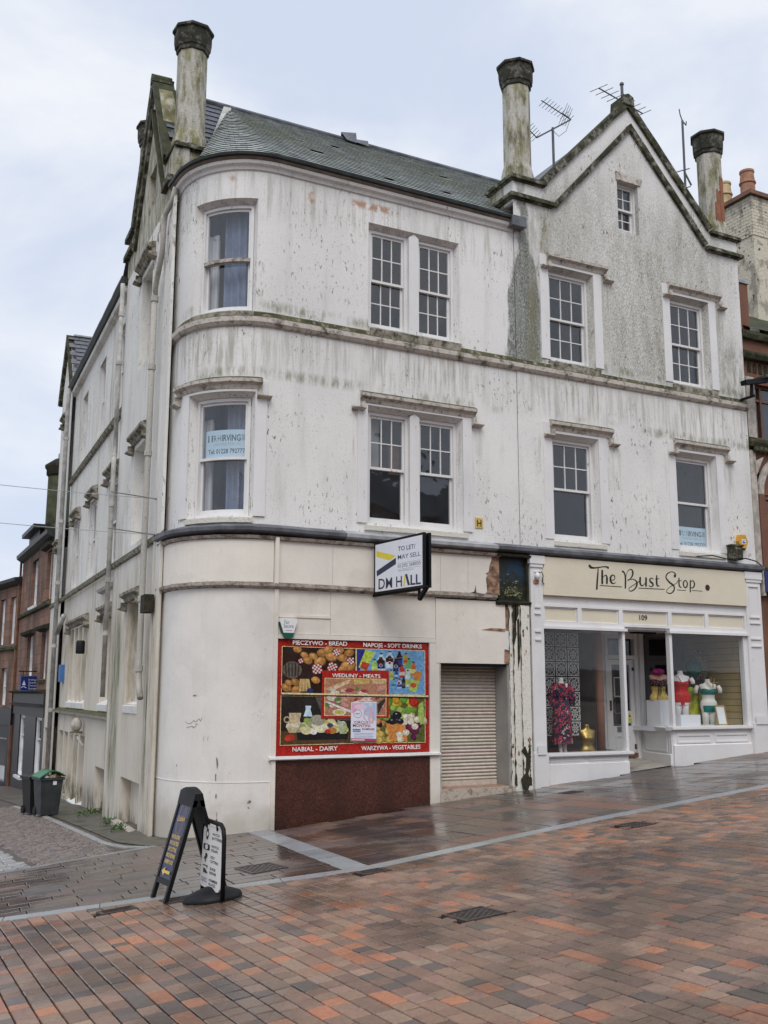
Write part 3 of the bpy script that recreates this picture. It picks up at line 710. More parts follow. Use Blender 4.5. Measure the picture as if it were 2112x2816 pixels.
pc += list(strip([(-5, -1.25), (4.3, .06)], .13, .8, (.22, .225, .225)))
vcol('granite_stone', .33, .2, 60., .08, .2, .5)
for p in pc: pass
build_pieces(pc, 'kerb_stone', kerb, 'granite_stone', 300)
# alley
alley = tag(MB().add([(x_, y_, gz(x_, y_)-.018) for x_, y_ in ((-6, -1.2), (4.75, .2), (4.9, 22), (9, 60), (-12, 60), (-6, 20))], [tuple(range(6))]).build('alley', 'ground_mat', fix=False), kind='structure')
pc = []; yv = -.4
SE = [((.155, .125, .112), 40), ((.19, .15, .13), 30), ((.12, .10, .092), 30)]
while yv < 13:
    rw = random.uniform(.085, .105); xv = 2.58+random.uniform(0, .08)
    while xv < 4.2:
        wd = random.uniform(.09, .13); j = lambda: random.uniform(-.01, .01); arc = .10*math.sin((xv-2.5)*2.2)
        P = [(xv+.008+j(), yv+.008+j()+arc), (xv+wd-.008+j(), yv+.008+j()+arc), (xv+wd-.008+j(), yv+rw-.008+j()+arc), (xv+.008+j(), yv+rw-.008+j()+arc)]
        edge = 3.86+.035*max(0, yv-1) if yv > .9 else 3.86-(.9-yv)*.15
        lim = -.52+.14*xv
        if P[1][0] < edge and P[0][1] > lim+.1: pc.append(npaver(P, pick(SE), random.uniform(-.004, .006), .014))
        xv += wd
    yv += rw
build_pieces(pc, 'cobble', alley, 'cobble', 300, 'cobble_field')
pc = []; yv = -.5
while yv < 13:
    rw = .13; xv = 2.54-random.uniform(0, .1)
    while xv > -3:
        wd = random.uniform(.16, .24); lim = -.52+.14*xv
        P = [(xv-wd+.008, yv+.008), (xv-.008, yv+.008), (xv-.008, yv+rw-.008), (xv-wd+.008, yv+rw-.008)]
        if yv > lim+.1: pc.append(npaver(P, tint((.27, .27, .265), .2), random.uniform(-.002, .004), .01))
        xv -= wd
    yv += rw
build_pieces(pc, 'granite_sett', alley, 'cobble', 300, 'granite_sett_field')
pc = list(strip([(4.25, 13), (4.17, 8.), (3.98, 3.2), (3.9, 1.5), (3.98, .6), (4.2, .2)], -.10, .17, (.30, .30, .29), .006, .006))
build_pieces(pc, 'edging_sett', alley, 'cobble', 300)
MB().add([(x_, y_, gz(x_, y_)-.004) for x_, y_ in ((4.25, .1), (5.2, .2), (5.9, 18), (4.35, 18), (4.27, 8), (4.1, 3.2), (4.02, 1.4))], [tuple(range(7))]).build('alley_path', 'path_mat', fix=False, kind='structure')

# iron covers let into the paving
def cover(c, label, cat, bars='x', name='manhole_cover'):
    x0, x1, y0, y1 = c; t = empty(name, ((x0+x1)/2, (y0+y1)/2, gz((x0+x1)/2, (y0+y1)/2)), label, cat)
    G = lambda x_, y_, z_: Vector((x_, y_, gz(x_, y_)+z_))
    m = MB()
    for q in ((x0, x1, y0, y0+.03), (x0, x1, y1-.03, y1), (x0, x0+.03, y0+.03, y1-.03), (x1-.03, x1, y0+.03, y1-.03)): m.box(*q, -.03, .009, G)
    m.build('frame', 'iron', t)
    m = MB(); m.box(x0+.032, x1-.032, y0+.032, y1-.032, -.03, .004, G); n = 9
    for i in range(n):
        for k in range(n):
            if (i+k) % 2: continue
            a_ = x0+.045+(x1-x0-.09)*i/n; b_ = y0+.045+(y1-y0-.09)*k/n
            m.box(a_, a_+(x1-x0-.09)/n*.9, b_, b_+(y1-y0-.09)/n*.45, .004, .008, G)
    m.build('plate', 'iron', t)
cover(covers[0], 'square dark iron inspection cover out in the brick plaza', 'manhole cover')
cover(covers[1], 'small iron cover in the bricks near the right-hand granite strip', 'manhole cover')
cover(covers[2], 'chequered iron cover in the slabs behind the two pavement signs', 'manhole cover')
cover(covers[3], 'black drain grate where the cross strip meets the bricks', 'drain', name='drain_grate')
cover(covers[4], 'small iron cover at the strip left of the blue sign', 'manhole cover')
cover(covers[5], 'flat iron cover under the two pavement signs', 'manhole cover')
cover(covers[6], 'little dark cover in the flags before the white shop', 'manhole cover')
# ------------------------------------------------------------------ the white corner building
B = empty('corner_building', (6.0, 0.6, 0.0), 'weathered white three-storey corner building with gables, round corner and slate roof', 'building')
FW = 'wall_front'
# openings in the upper front wall, in wall coordinates
DBL = [(7.72, 8.50), (8.70, 9.49)]
UP = [(a, b, 8.42, 10.28) for a, b in DBL] + [(11.64, 12.63, 8.42, 10.27), (14.77, 15.75, 8.42, 10.27), (4.47, 5.53, 8.34, 10.26)]
LO = [(7.71, 8.51, 4.92, 6.90), (8.70, 9.51, 4.92, 6.90), (11.62, 12.62, 4.92, 6.88), (14.72, 15.73, 4.93, 6.88), (4.49, 5.56, 4.88, 6.86)]
RV = .15
UL = 3.50
wall('wall', FM, UL, 10.79, 4.70, 11.02, [(UP[0][0], UP[1][1], *UP[0][2:]), UP[4], (LO[0][0], LO[1][1], *LO[0][2:]), LO[4]], RV, FW, B, sp=.06)
wall('wall', FM, 10.79, 16.78, 4.70, 11.50, [UP[2], UP[3], LO[2], LO[3]], RV, FW, B, d=.012, sp=.06)
# gable wall above, cut round the attic window
GL = [(10.79, 11.50), (13.42, 11.50), (13.42, 14.03), (11.52, 12.02), (10.79, 12.02)]
GR = [(13.98, 11.50), (16.78, 11.50), (16.78, 12.0), (16.0, 12.0), (13.98, 14.20)]
m = MB(); m.prism(GL, -.30, .012, FM); m.prism(GR, -.30, .012, FM); m.prism([(13.42, 12.60), (13.98, 12.60), (13.98, 14.20), (13.77, 14.42), (13.42, 14.03)], -.30, .012, FM)
m.build('gable_wall', FW, B)
# rear and inner shell so that no light leaks through
m = MB(); m.box(5.15, 16.7, 6.6, 6.75, .2, 11.5); m.box(16.70, 16.775, .02, 6.6, .5, 11.4)
m.build('rear_wall', 'wall_plain', B)
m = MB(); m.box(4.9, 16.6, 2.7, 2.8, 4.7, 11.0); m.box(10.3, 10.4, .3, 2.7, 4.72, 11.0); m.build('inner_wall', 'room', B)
m = MB(); m.box(5.35, 16.65, .35, 2.7, 8.02, 8.14); m.box(5.35, 16.65, .35, 2.7, 4.50, 4.66); m.box(5.35, 16.65, .35, 6.6, 10.85, 10.95); m.build('floor_slab', 'room', B)

# sash windows
for (a, b, z0, z1) in UP[:2]: sash_window(FM, a, b, z0, z1, 9.34, -RV+.03, B, (3, 2), (3, 2))
for (a, b, z0, z1) in UP[2:4]: sash_window(FM, a, b, z0, z1, 9.33, -RV+.03, B, (3, 2), (3, 2))
sash_window(FM, *UP[4][:2], UP[4][2], UP[4][3], 9.28, -RV+.03, B, (1, 1), (1, 1), railmat='wood_ledge')
for (a, b, z0, z1) in LO[:3]: sash_window(FM, a, b, z0, z1, 5.92, -RV+.03, B, (3, 2), (1, 1))
sash_window(FM, *LO[3][:2], LO[3][2], LO[3][3], 5.93, -RV+.03, B, (1, 1), (1, 1))
sash_window(FM, *LO[4][:2], LO[4][2], LO[4][3], 5.86, -RV+.03, B, (1, 1), (1, 1))
sash_window(FM, 13.42, 13.98, 11.50, 12.60, 12.04, -.10, B, (2, 2), (2, 2), fw=.04)
# curtains, shutters and a hung blind behind the glass
def drape(u0, u1, z0, z1, d, name='curtain', mat='curtain', amp=.03, n=26):
    m = MB(); vs = []; us = [u0+(u1-u0)*i/n for i in range(n+1)]
    for i, u in enumerate(us): q = d+amp*math.sin(i*1.15)+amp*.5*math.sin(i*.47+1); vs += [FM(u, q, z0), FM(u, q, z1)]
    m.add(vs, [(2*i, 2*i+2, 2*i+3, 2*i+1) for i in range(n)]); return m.build(name, mat, B, smooth=True, fix=False)
drape(4.80, 5.62, 8.40, 10.20, -.40); drape(5.02, 5.65, 4.9, 6.8, -.40)
for z0, z1 in ((8.42, 9.9), (4.95, 6.6)):
    m = MB(); m.ubox(FM, 4.36, 4.40, -.55, -.24, z0, z1); frame(m, FM, 4.40, 4.62, z0, z1, -.40, -.36, .06); m.ubox(FM, 4.46, 4.56, -.395, -.375, z0+.06, z1-.06); m.build('shutter', 'mannequin', B)
m = MB(); m.ubox(FM, 7.73, 8.05, -.36, -.34, 5.95, 6.88); m.build('blind', 'roomlight', B)
m = MB(); m.ubox(FM, 8.28, 8.50, -.42, -.40, 5.9, 6.45); m.build('shutter', 'timber', B)
# surrounds, sills and hoods
for q in (LO[2], LO[3], UP[2], UP[3]): surround(FM, q[0]-.06, q[1]+.06, q[2], q[3]+.08, B, .20); hood(FM, q[0]-.10, q[1]+.40 if False else q[1]+.39, q[3]+.31, B)
surround(FM, 7.65, 9.57, 4.92, 6.98, B, .19); hood(FM, 7.50, 9.83, 7.19, B)
surround(FM, LO[4][0]-.06, LO[4][1]+.06, 4.88, 6.94, B, .19); hood(FM, 4.06, 5.72, 7.16, B)
for a, b in ((8.50, 8.70),):
    MB().prism([(a, 8.40), (b, 8.40), (b, 10.27), ((a+b)/2, 10.345), (a, 10.27)], -RV-.02, -.03, FM).build('mullion', 'sash_paint', B)
    MB().prism([(a+.01, 4.92), (b, 4.92), (b, 6.89), ((a+b)/2, 6.965), (a+.01, 6.89)], -RV-.02, -.03, FM).build('mullion', 'sash_paint', B)
for a, b, z in ((7.69, 9.55, 8.40), (11.55, 12.80, 8.40), (14.70, 15.95, 8.40), (4.40, 5.56, 8.33)):
    MB().usweep(FM, a, b, [(0, z-.19), (.04, z-.19), (.055, z-.02), (-.13, z+.015), (-.13, z-.05), (0, z-.05)], jit=.004).build('sill', 'ledge_dark', B)
for a, b, z in ((7.60, 9.66, 4.90), (11.55, 12.80, 4.90), (14.64, 15.9, 4.91), (4.42, 5.62, 4.87)):
    MB().usweep(FM, a, b, [(0, z-.10), (.04, z-.10), (.05, z-.02), (-.13, z+.012), (-.13, z-.05), (0, z-.05)], jit=.003).build('sill', 'flake', B)
m = MB(); m.prism([(13.39, 12.60), (14.04, 12.60), (14.10, 12.76), (13.39, 12.78)], .012, .04, FM); m.build('lintel', 'ledge', B)
# string course and eaves moulding
m = MB(); m.usweep(FM, UL, 16.80, [(0, 8.06), (.045, 8.08), (.085, 8.13), (.09, 8.21), (.03, 8.25), (.016, 8.31), (0, 8.33)], jit=.002); m.build('string_course', 'ledge', B)
m = MB(); m.usweep(FM, UL, 10.76, [(0, 10.84), (.03, 10.85), (.05, 10.90), (.10, 10.93), (.12, 10.98), (0, 10.99)]); m.build('eaves_moulding', 'wall_plain', B)
m = MB(); m.usweep(FM, UL, 10.76, [(.03, 11.025), (.16, 11.03), (.19, 11.045), (.20, 11.09), (.17, 11.09), (.03, 11.06)], jit=.003); m.build('gutter', 'gutter', B)
m = MB(); m.usweep(FM, UL, 10.76, [(.02, 10.985), (.125, 10.987), (.165, 11.02), (.02, 11.02)]); m.build('soffit', 'soffit_brown', B)
# crow of the front gable: kneeler ledges, mouldings and copings
def slope_bar(p0, p1, d0, d1, w_, Mp=FM): # bar following a gable slope between (u, z) points, w_ below the line
    (ua, za), (ub, zb) = p0, p1; l_ = math.hypot(ub-ua, zb-za); nx, nz_ = (zb-za)/l_, -(ub-ua)/l_
    if nz_ > 0: nx, nz_ = -nx, -nz_
    return [(ua, za), (ub, zb), (ub+nx*w_, zb+nz_*w_), (ua+nx*w_, za+nz_*w_)]
def rough_slope(m, p0, p1, d0, d1, w_, Mp, n=9, jit=.012):
    pts = [(p0[0]+(p1[0]-p0[0])*i/n, p0[1]+(p1[1]-p0[1])*i/n) for i in range(n+1)]; l_ = math.hypot(p1[0]-p0[0], p1[1]-p0[1])
    nx, nz_ = (p1[1]-p0[1])/l_, -(p1[0]-p0[0])/l_
    if nz_ > 0: nx, nz_ = -nx, -nz_
    vs = []; fs = []
    for (u, z) in pts:
        j = random.uniform(-jit, jit); k = random.uniform(-jit, jit)
        vs += [Mp(u, d0, z), Mp(u, d1+j*.5, z+j*.3), Mp(u+nx*(w_+k), d1*.8+j*.3, z+nz_*(w_+k)), Mp(u+nx*w_, d0, z+nz_*w_)]
    for i in range(n):
        a_ = 4*i
        for k in range(4): fs.append((a_+k, a_+(k+1) % 4, a_+4+(k+1) % 4, a_+4+k))
    fs += [(3, 2, 1, 0), tuple(len(vs)-4+k for k in range(4))]; m.add(vs, fs)
for p0, p1 in (((11.74, 11.66), (13.80, 13.94)), ((15.85, 11.68), (13.80, 13.94))):
    m = MB(); rough_slope(m, p0, p1, .0, .10, .10, FM); m.build('gable_moulding', 'coping', B)
for p0, p1 in (((11.48, 12.12), (13.77, 14.52)), ((16.02, 12.10), (13.77, 14.52))):
    m = MB(); rough_slope(m, p0, p1, -.32, .09, .13, FM); m.build('coping', 'coping', B)
MB().prism([(13.62, 14.36), (13.92, 14.36), (13.90, 14.56), (13.77, 14.62), (13.64, 14.56)], -.33, .10, FM).build('apex_stone', 'coping', B)
def ledge_block(x0, x1, y0, y1, z0, z1, mat='coping', name='kneeler_ledge'):
    m = MB(); m.box(x0+.05, x1-.05, y0+.05, y1, z0, z0+.03); m.box(x0, x1, y0, y1+.0, z0+.03, z1-.02); m.box(x0+.03, x1-.03, y0+.03, y1-.01, z1-.02, z1+.015); return m.build(name, mat, B)
ledge_block(10.68, 11.76, -.11, .84, 11.55, 11.66); ledge_block(10.70, 11.56, -.10, .84, 11.94, 12.05)
ledge_block(15.83, 16.90, -.11, .84, 11.53, 11.64); ledge_block(15.98, 16.88, -.10, .84, 11.93, 12.03)
MB().box(10.79, 11.50, .30, .80, 11.0, 11.56).box(10.79, 11.50, .31, .80, 11.64, 11.96).build('chimney_pier', 'chimney', B)
MB().box(16.05, 16.78, .30, .80, 11.0, 11.56).box(16.05, 16.78, .31, .80, 11.64, 11.96).build('chimney_pier', 'chimney', B)
def chimney(cx_, cy_, zb, zt, r, rot, patch=False):
    o = PI/8+rot; q = r/math.cos(PI/8)
    m = MB(); m.box(cx_-r*1.2, cx_+r*1.2, cy_-r*1.2, cy_+r*1.2, zb, zb+.10)
    m.lathe([(q*1.22, zb+.10), (q*1.18, zb+.25), (q, zb+.45), (q*1.0, zt-.50)], (cx_, cy_), 8, o)
    c = m.build('chimney', 'chimney', B)
    m = MB(); m.lathe([(q*.98, zt-.52), (q*1.10, zt-.50), (q*1.12, zt-.43), (q*1.20, zt-.41), (q*1.26, zt-.28), (q*1.27, zt-.08), (q*1.40, zt-.06), (q*1.40, zt-.01), (q*1.2, zt+.01)], (cx_, cy_), 8, o)
    m.build('cap', 'cap', c)
    if patch:
        for k, (a0, a1, z0, z1) in enumerate(((4.2, 4.72, zb+.35, zb+.82), (4.35, 4.72, zb+.86, zb+1.15), (4.76, 5.5, zb+.4, zb+1.5))):
            vs = []; nseg = 4
            for i in range(nseg+1):
                t = a0+(a1-a0)*i/nseg; f = ((t-o) % (PI/4)) - PI/8; rr = r/math.cos(f)+.012
                vs += [(cx_+rr*math.cos(t), cy_+rr*math.sin(t), z0+random.uniform(-.04, .04)), (cx_+rr*math.cos(t), cy_+rr*math.sin(t), z1+random.uniform(-.05, .05))]
            MB().add(vs, [(2*i, 2*i+2, 2*i+3, 2*i+1) for i in range(nseg)]).build('bare_brick', 'bareterr', c)
    return c
chimney(11.20, .38, 12.04, 14.70, .262, 0); chimney(16.50, .38, 12.02, 14.60, .262, 0, True)
chimney(5.00, 2.27, 12.05, 14.64, .262, R(3)); chimney(5.27, 6.1, 12.0, 14.72, .262, R(3))
# near pier of the alley gable
MB().box(4.70, 5.32, 1.90, 2.60, 10.9, 11.98).build('chimney_pier', 'chimney', B)
ledge_block(4.60, 5.38, 1.82, 2.66, 11.95, 12.06)

# ---- roof
EAVE = [FM(3.95+.1*i, .16, 11.04) for i in range(21)]
RZ, RY = 14.34, 4.0
APX = Vector((6.34, RY, RZ))
e0 = FM(5.95, .16, 11.04)
def roof_pt(x_, t): # main slope: t = 0 eave .. 1 ridge
    return Vector((x_, -.16+(RY+.16)*t, 11.04+(RZ-11.04)*t))
m = MB()
dn = Vector((0, .55, -.70))*.03
vs = [roof_pt(5.95, 0)+dn, roof_pt(10.80, 0)+dn, roof_pt(13.4, 1)+dn, APX+dn]; m.add(vs, [(0, 1, 2, 3)])
cone_us = [4.55+1.4*i/14 for i in range(15)]
ce = [FM(u, .16, 11.04) for u in cone_us]
m.add([APX+dn]+[p+Vector((0, 0, -.03)) for p in ce], [(0, i+1, i+2) for i in range(14)])
m.add([(4.75, 1.95, 11.65), (6.6, 1.95, 11.65), (13.4, 4.05, RZ-.05), (4.85, 4.0, RZ-.03)], [(0, 1, 2, 3)])        # steeper slope behind the alley gable
m.add([(4.85, 4.0, RZ-.02), (17, 4.0, RZ-.02), (17, 6.7, 11.2), (4.85, 6.7, 11.2)], [(0, 1, 2, 3)])
m.add([(13.77, .1, 14.30), (13.77, 4.4, 14.30), (16.75, 4.4, 11.2), (16.75, .1, 11.2)], [(0, 1, 2, 3)]); m.add([(13.77, .1, 14.30), (13.77, 4.4, 14.30), (10.8, 4.4, 11.2), (10.8, .1, 11.2)], [(0, 1, 2, 3)])
roof = m.build('roof', 'lead', B, fix=False)
SL = [(.30, .33, .32), (.36, .39, .38), (.25, .27, .275), (.31, .35, .30), (.42, .45, .435)]
def slate_col(t, x_):
    g_ = .5+.5*math.sin(x_*1.7+t*5)+random.uniform(-.5, .5); c = random.choice(SL)
    mg = .7*max(0, min(1, (.35-abs(t-.62))*1.5+g_*.35)) if t > .25 else max(0, .35-t*1.5)*g_
    return tuple(a*(1-mg)+b*mg for a, b in zip(c, (.24, .255, .17)))
def slate_piece(p, ex, ey, nrm, w_, l_, col, th=.012):
    # p = lower left corner on the slope, ex along the course, ey up the slope
    li = nrm*th; j = lambda: random.uniform(-.006, .006)
    a = [p+ey*j(), p+ex*w_+ey*j(), p+ex*w_+ey*l_, p+ey*l_]
    vs = [q+li*2.3 if i < 2 else q+li*.6 for i, q in enumerate(a)] + [q+li*.9 if i < 2 else q-li*.3 for i, q in enumerate(a)]
    dk = tuple(q*.3 for q in col); return (p, vs+[vs[0], vs[1]], [(0, 1, 2, 3), (8, 4, 5, 9), (1, 5, 6, 2), (3, 7, 4, 0)], [col]*4+[dk]*6)  # darker edge and underside colour painted in to strengthen the course lines
pc = []
slope_len = (roof_pt(0, 1)-roof_pt(0, 0)).length; NR = 27
nrm = Vector((0, -(RZ-11.04), RY+.16)).normalized(); ey = (roof_pt(0, 1)-roof_pt(0, 0)).normalized(); ex = Vector((1, 0, 0)); gauge = slope_len/NR
for r_ in range(NR):
    t = r_/NR; xl = 5.95+(APX.x-5.95)*t; xr = 10.80+2.6*t-.02; x_ = xl-(.14 if r_ % 2 else 0)
    while x_ < xr:
        w_ = random.uniform(.21, .30); a = max(x_, xl); b = min(x_+w_, xr)
        if b-a > .05:
            sag = .012*math.sin(x_*1.3+r_*.4)+random.uniform(-.006, .006)
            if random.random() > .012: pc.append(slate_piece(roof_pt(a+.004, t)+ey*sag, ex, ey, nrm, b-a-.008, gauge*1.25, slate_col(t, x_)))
        x_ += w_
for r_ in range(NR):                  # courses round the cone
    t = r_/NR; n = max(2, round(1.42*(1-t)/.17)); off = .5 if r_ % 2 else 0
    for i in range(-1 if off else 0, n):
        ua = max(4.55, 4.55+1.4*(i+off)/n); ub = 4.55+1.4*(i+1+off)/n
        ub = min(ub, 5.95)
        if ub-ua < .02: continue
        pa = FM(ua, .16, 11.04).lerp(APX, t); pb = FM(ub, .16, 11.04).lerp(APX, t); pa2 = FM(ua, .16, 11.04).lerp(APX, min(1, t+1.25/NR)); pb2 = FM(ub, .16, 11.04).lerp(APX, min(1, t+1.25/NR))
        nn = (pb-pa).cross(pa2-pa).normalized()
        if nn.z < 0: nn = -nn
        li = nn*.012; g_ = (pb-pa)*.012; j = Vector((0, 0, random.uniform(-.003, .003)))
        vs = [pa+g_+li*2.3+j, pb-g_+li*2.3+j, pb2-g_+li*.6, pa2+g_+li*.6, pa+g_+li*.9+j, pb-g_+li*.9+j, pb2-g_-li*.3, pa2+g_-li*.3]
        sc_ = slate_col(t, ua); pc.append((pa, vs+[vs[0], vs[1]], [(0, 1, 2, 3), (8, 4, 5, 9), (1, 5, 6, 2), (3, 7, 4, 0)], [sc_]*4+[tuple(q*.3 for q in sc_)]*6))  # same darkened edge colour as the straight courses
# smooth new slates on the steep slope behind the alley gable
q0 = Vector((4.75, 1.97, 11.65)); q1 = Vector((4.85, 4.0, RZ)); ey2 = (q1-q0).normalized(); n2_ = Vector((0, -ey2.z, ey2.y)).normalized(); ln2 = (q1-q0).length
for r_ in range(15):
    x_ = 4.80-(.12 if r_ % 2 else 0)
    while x_ < 6.5-.0*r_:
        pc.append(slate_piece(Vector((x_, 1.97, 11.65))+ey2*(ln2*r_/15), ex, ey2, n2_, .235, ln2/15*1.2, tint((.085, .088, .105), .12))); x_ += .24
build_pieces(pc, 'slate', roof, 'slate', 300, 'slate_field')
m = MB(); m.tube([(4.95, RY, RZ+.03), (13.5, RY, RZ+.03)], .065, 8); m.build('ridge', 'lead', roof)
m = MB(); m.bar(APX+Vector((-.06, -.05, .0)), Vector((5.36, 2.0, 12.15)), .16, .03, (0, -.6, .8)); m.build('valley_flashing', 'pipe_grey', roof)
m = MB()
for a_, b_, h_ in ((9.0, 9.25, .22), (9.25, 9.55, .10)): m.add([(a_, 3.75, RZ-.1), (b_, 3.75, RZ-.12), (b_+.05, 3.9, RZ+h_), (a_-.05, 3.95, RZ+h_*.8), (a_, 4.1, RZ)], [(0, 1, 2, 3), (3, 2, 4)])
m.build('loose_flashing', 'lead', roof)
MB().box(10.62, 10.95, -.22, -.02, 10.90, 11.10).build('gutter_end', 'lead', B)

# ---- alley side
SW = 'wall_side'
sw = lambda s0, s1, z0, z1: (s0, s1, z0, z1)
gw_h = [sw(1.50, 2.63, 8.45, 10.36), sw(1.45, 2.66, 4.90, 6.80), sw(1.32, 2.60, 1.88, 3.80), sw(.80, 2.60, -.6, .55)]
wall('wall', SM, -.42, 4.50, -1.6, 11.02, gw_h, .22, SW, B)
m = MB(); m.prism([(-.02, 11.02), (1.62, 11.02), (1.62, 13.98), (.55, 12.0), (-.02, 12.0)], -.28, 0, SM); m.prism([(2.30, 11.02), (4.50, 11.02), (4.50, 12.0), (3.75, 12.0), (2.30, 14.15)], -.28, 0, SM)
m.prism([(1.62, 11.02), (2.30, 11.02), (2.30, 11.60), (1.62, 11.60)], -.28, 0, SM); m.prism([(1.62, 12.47), (2.30, 12.47), (2.30, 14.15), (2.05, 14.45), (1.62, 13.98)], -.28, 0, SM); m.prism([(1.62, 11.60), (2.30, 11.60), (2.30, 12.47), (1.62, 12.47)], -.28, -.2, SM)
m.build('gable_wall', 'chimney', B)
for p0, p1 in (((.50, 12.05), (2.05, 14.58)), ((3.80, 12.05), (2.05, 14.58))):
    m = MB(); rough_slope(m, p0, p1, -.34, .10, .14, SM); m.build('coping', 'coping', B)
for p0, p1 in (((.60, 11.40), (2.05, 13.85)), ((3.60, 11.40), (2.05, 13.85))):
    m = MB(); rough_slope(m, p0, p1, 0, .09, .10, SM); m.build('gable_moulding', 'coping', B)
MB().prism([(1.93, 14.42), (2.17, 14.42), (2.15, 14.56), (2.05, 14.64), (1.95, 14.56)], -.30, .11, SM).build('apex_stone', 'coping', B)
MB().ubox(SM, 3.75, 4.6, -.4, .10, 11.52, 11.64).ubox(SM, 3.80, 4.58, -.4, .09, 11.95, 12.06).build('kneeler_ledge', 'coping', B)
MB().ubox(SM, 0., .60, 0, .10, 11.30, 11.42).build('kneeler_ledge', 'coping', B)
wall('wall', SM, 4.50, 13.45, -1.6, 11.0, [sw(4.98, 6.03, 8.45, 10.36), sw(7.72, 8.70, 8.45, 10.36), sw(10.72, 11.68, 8.45, 10.3), sw(5.1, 6.32, 4.92, 6.86), sw(8.1, 9.2, 4.92, 6.86), sw(11.1, 12.2, 4.92, 6.82), sw(5.0, 6.25, 1.86, 3.80), sw(8.55, 11.70, 1.86, 3.75), sw(4.62, 6.35, -1.2, .50), sw(8.1, 13.0, -.58, 1.06)], .22, SW, B, d=-.10)
wall('wall', SM, 13.45, 16.0, -1.9, 11.3, [sw(14.4, 15.1, 8.5, 10.3), sw(14.4, 15.1, 4.95, 6.4), sw(14.6, 15.7, -1.9, 1.05)], .22, SW, B)
m = MB(); m.prism([(13.45, 11.3), (16.0, 11.3), (16.0, 11.5), (14.92, 13.10), (13.45, 11.5)], -.25, 0, SM); m.build('gable_wall', SW, B)
for p0, p1 in (((13.55, 11.30), (14.95, 13.25)), ((16.35, 11.30), (14.95, 13.25))):
    m = MB(); rough_slope(m, p0, p1, -.3, .12, .12, SM, 6); m.build('coping', 'coping', B)
MB().ubox(SM, 4.44, 4.50, -.105, 0, -1.6, 11.0).build('wall_return', SW, B)
for a, b, z0, z1 in gw_h[:3]:       # blind windows: plastered panels with a stepped half
    zc = (z0+z1)/2; m = MB(); m.ubox(SM, a-.02, b+.02, -.24, -.20, zc, z1+.02); m.ubox(SM, a-.02, b+.02, -.24, -.16, z0-.02, zc); m.build('blind_panel', SW, B)
m = MB(); m.ubox(SM, .78, 2.62, -.26, -.20, -1.2, .58); m.build('blocked_door', SW, B)
m = MB(); m.ubox(SM, 4.6, 6.4, -.36, -.30, -1.4, .56); m.build('blocked_door', SW, B)
MB().ubox(SM, .75, 2.55, .0, .16, -.55, -.22).build('door_step', 'concrete_step', B)
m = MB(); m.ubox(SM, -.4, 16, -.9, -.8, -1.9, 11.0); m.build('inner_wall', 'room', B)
for a, b, z0, z1 in (sw(4.98, 6.03, 8.45, 10.36), sw(7.72, 8.70, 8.45, 10.36), sw(10.72, 11.68, 8.45, 10.3), sw(5.1, 6.32, 4.92, 6.86), sw(8.1, 9.2, 4.92, 6.86), sw(11.1, 12.2, 4.92, 6.82)):
    sash_window(SM, a, b, z0, z1, (z0+z1)/2, -.10-.07, B, (1, 1), (1, 1))
m = MB(); m.ubox(SM, 5.0, 6.25, -.34, -.30, 2.85, 3.82); m.ubox(SM, 5.0, 6.25, -.34, -.27, 1.84, 2.85); m.build('blind_panel', SW, B)
m = MB()                              # four-light mullioned window, boarded
m.ubox(SM, 8.5, 11.75, -.36, -.30, 1.84, 3.78); m.build('blind_panel', SW, B)
for k in range(1, 4): q = 8.55+3.15*k/4; MB().ubox(SM, q-.09, q+.09, -.30, -.10, 1.86, 3.75).build('mullion', SW, B)
m = MB(); m.ubox(SM, 8.0, 13.05, -.5, -.36, -.62, 1.1); m.build('blind_panel', SW, B)
for k in range(1, 5): q = 8.1+4.9*k/5; MB().ubox(SM, q-.10, q+.10, -.34, -.10, -.58, 1.06).build('mullion', SW, B)
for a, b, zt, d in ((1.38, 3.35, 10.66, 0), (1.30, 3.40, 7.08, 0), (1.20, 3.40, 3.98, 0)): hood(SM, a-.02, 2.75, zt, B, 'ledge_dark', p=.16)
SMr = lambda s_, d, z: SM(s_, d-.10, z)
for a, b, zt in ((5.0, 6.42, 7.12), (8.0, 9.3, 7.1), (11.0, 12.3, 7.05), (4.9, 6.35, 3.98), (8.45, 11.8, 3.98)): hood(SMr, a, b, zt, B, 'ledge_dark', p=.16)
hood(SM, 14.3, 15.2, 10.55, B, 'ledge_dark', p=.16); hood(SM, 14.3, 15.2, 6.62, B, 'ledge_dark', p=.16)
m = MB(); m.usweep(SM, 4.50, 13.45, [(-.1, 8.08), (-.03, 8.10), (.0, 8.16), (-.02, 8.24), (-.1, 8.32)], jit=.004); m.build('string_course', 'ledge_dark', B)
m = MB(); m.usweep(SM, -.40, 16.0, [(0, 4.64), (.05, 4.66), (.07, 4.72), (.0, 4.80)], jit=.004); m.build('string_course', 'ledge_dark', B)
m = MB(); m.usweep(SM, 4.50, 13.45, [(-.1, 1.52), (.02, 1.54), (.05, 1.60), (-.1, 1.68)], jit=.004); m.build('string_course', 'ledge', B)
m = MB(); m.usweep(SM, 4.5, 13.45, [(-.1, 10.80), (.02, 10.86), (.04, 10.96), (-.1, 10.99)]); m.build('eaves_moulding', SW, B)
m = MB(); m.usweep(SM, 4.4, 13.5, [(-.04, 10.98), (.08, 10.99), (.15, 11.08), (.14, 11.14), (-.02, 11.10)], jit=.006); m.build('gutter', 'gutter', B)
for a, b, z in ((4.98, 6.30, 1.86), (1.30, 2.62, 1.88), (8.5, 10.1, 1.86), (10.12, 11.72, 1.86), (8.1, 10.4, -.56)):
    MB().usweep(SM, a, b, [(-.3, z-.16), (-.06 if a > 4 else .02, z-.16), (-.05 if a > 4 else .03, z-.03), (-.3, z+.10)]).build('sill', 'wall_plain', B)
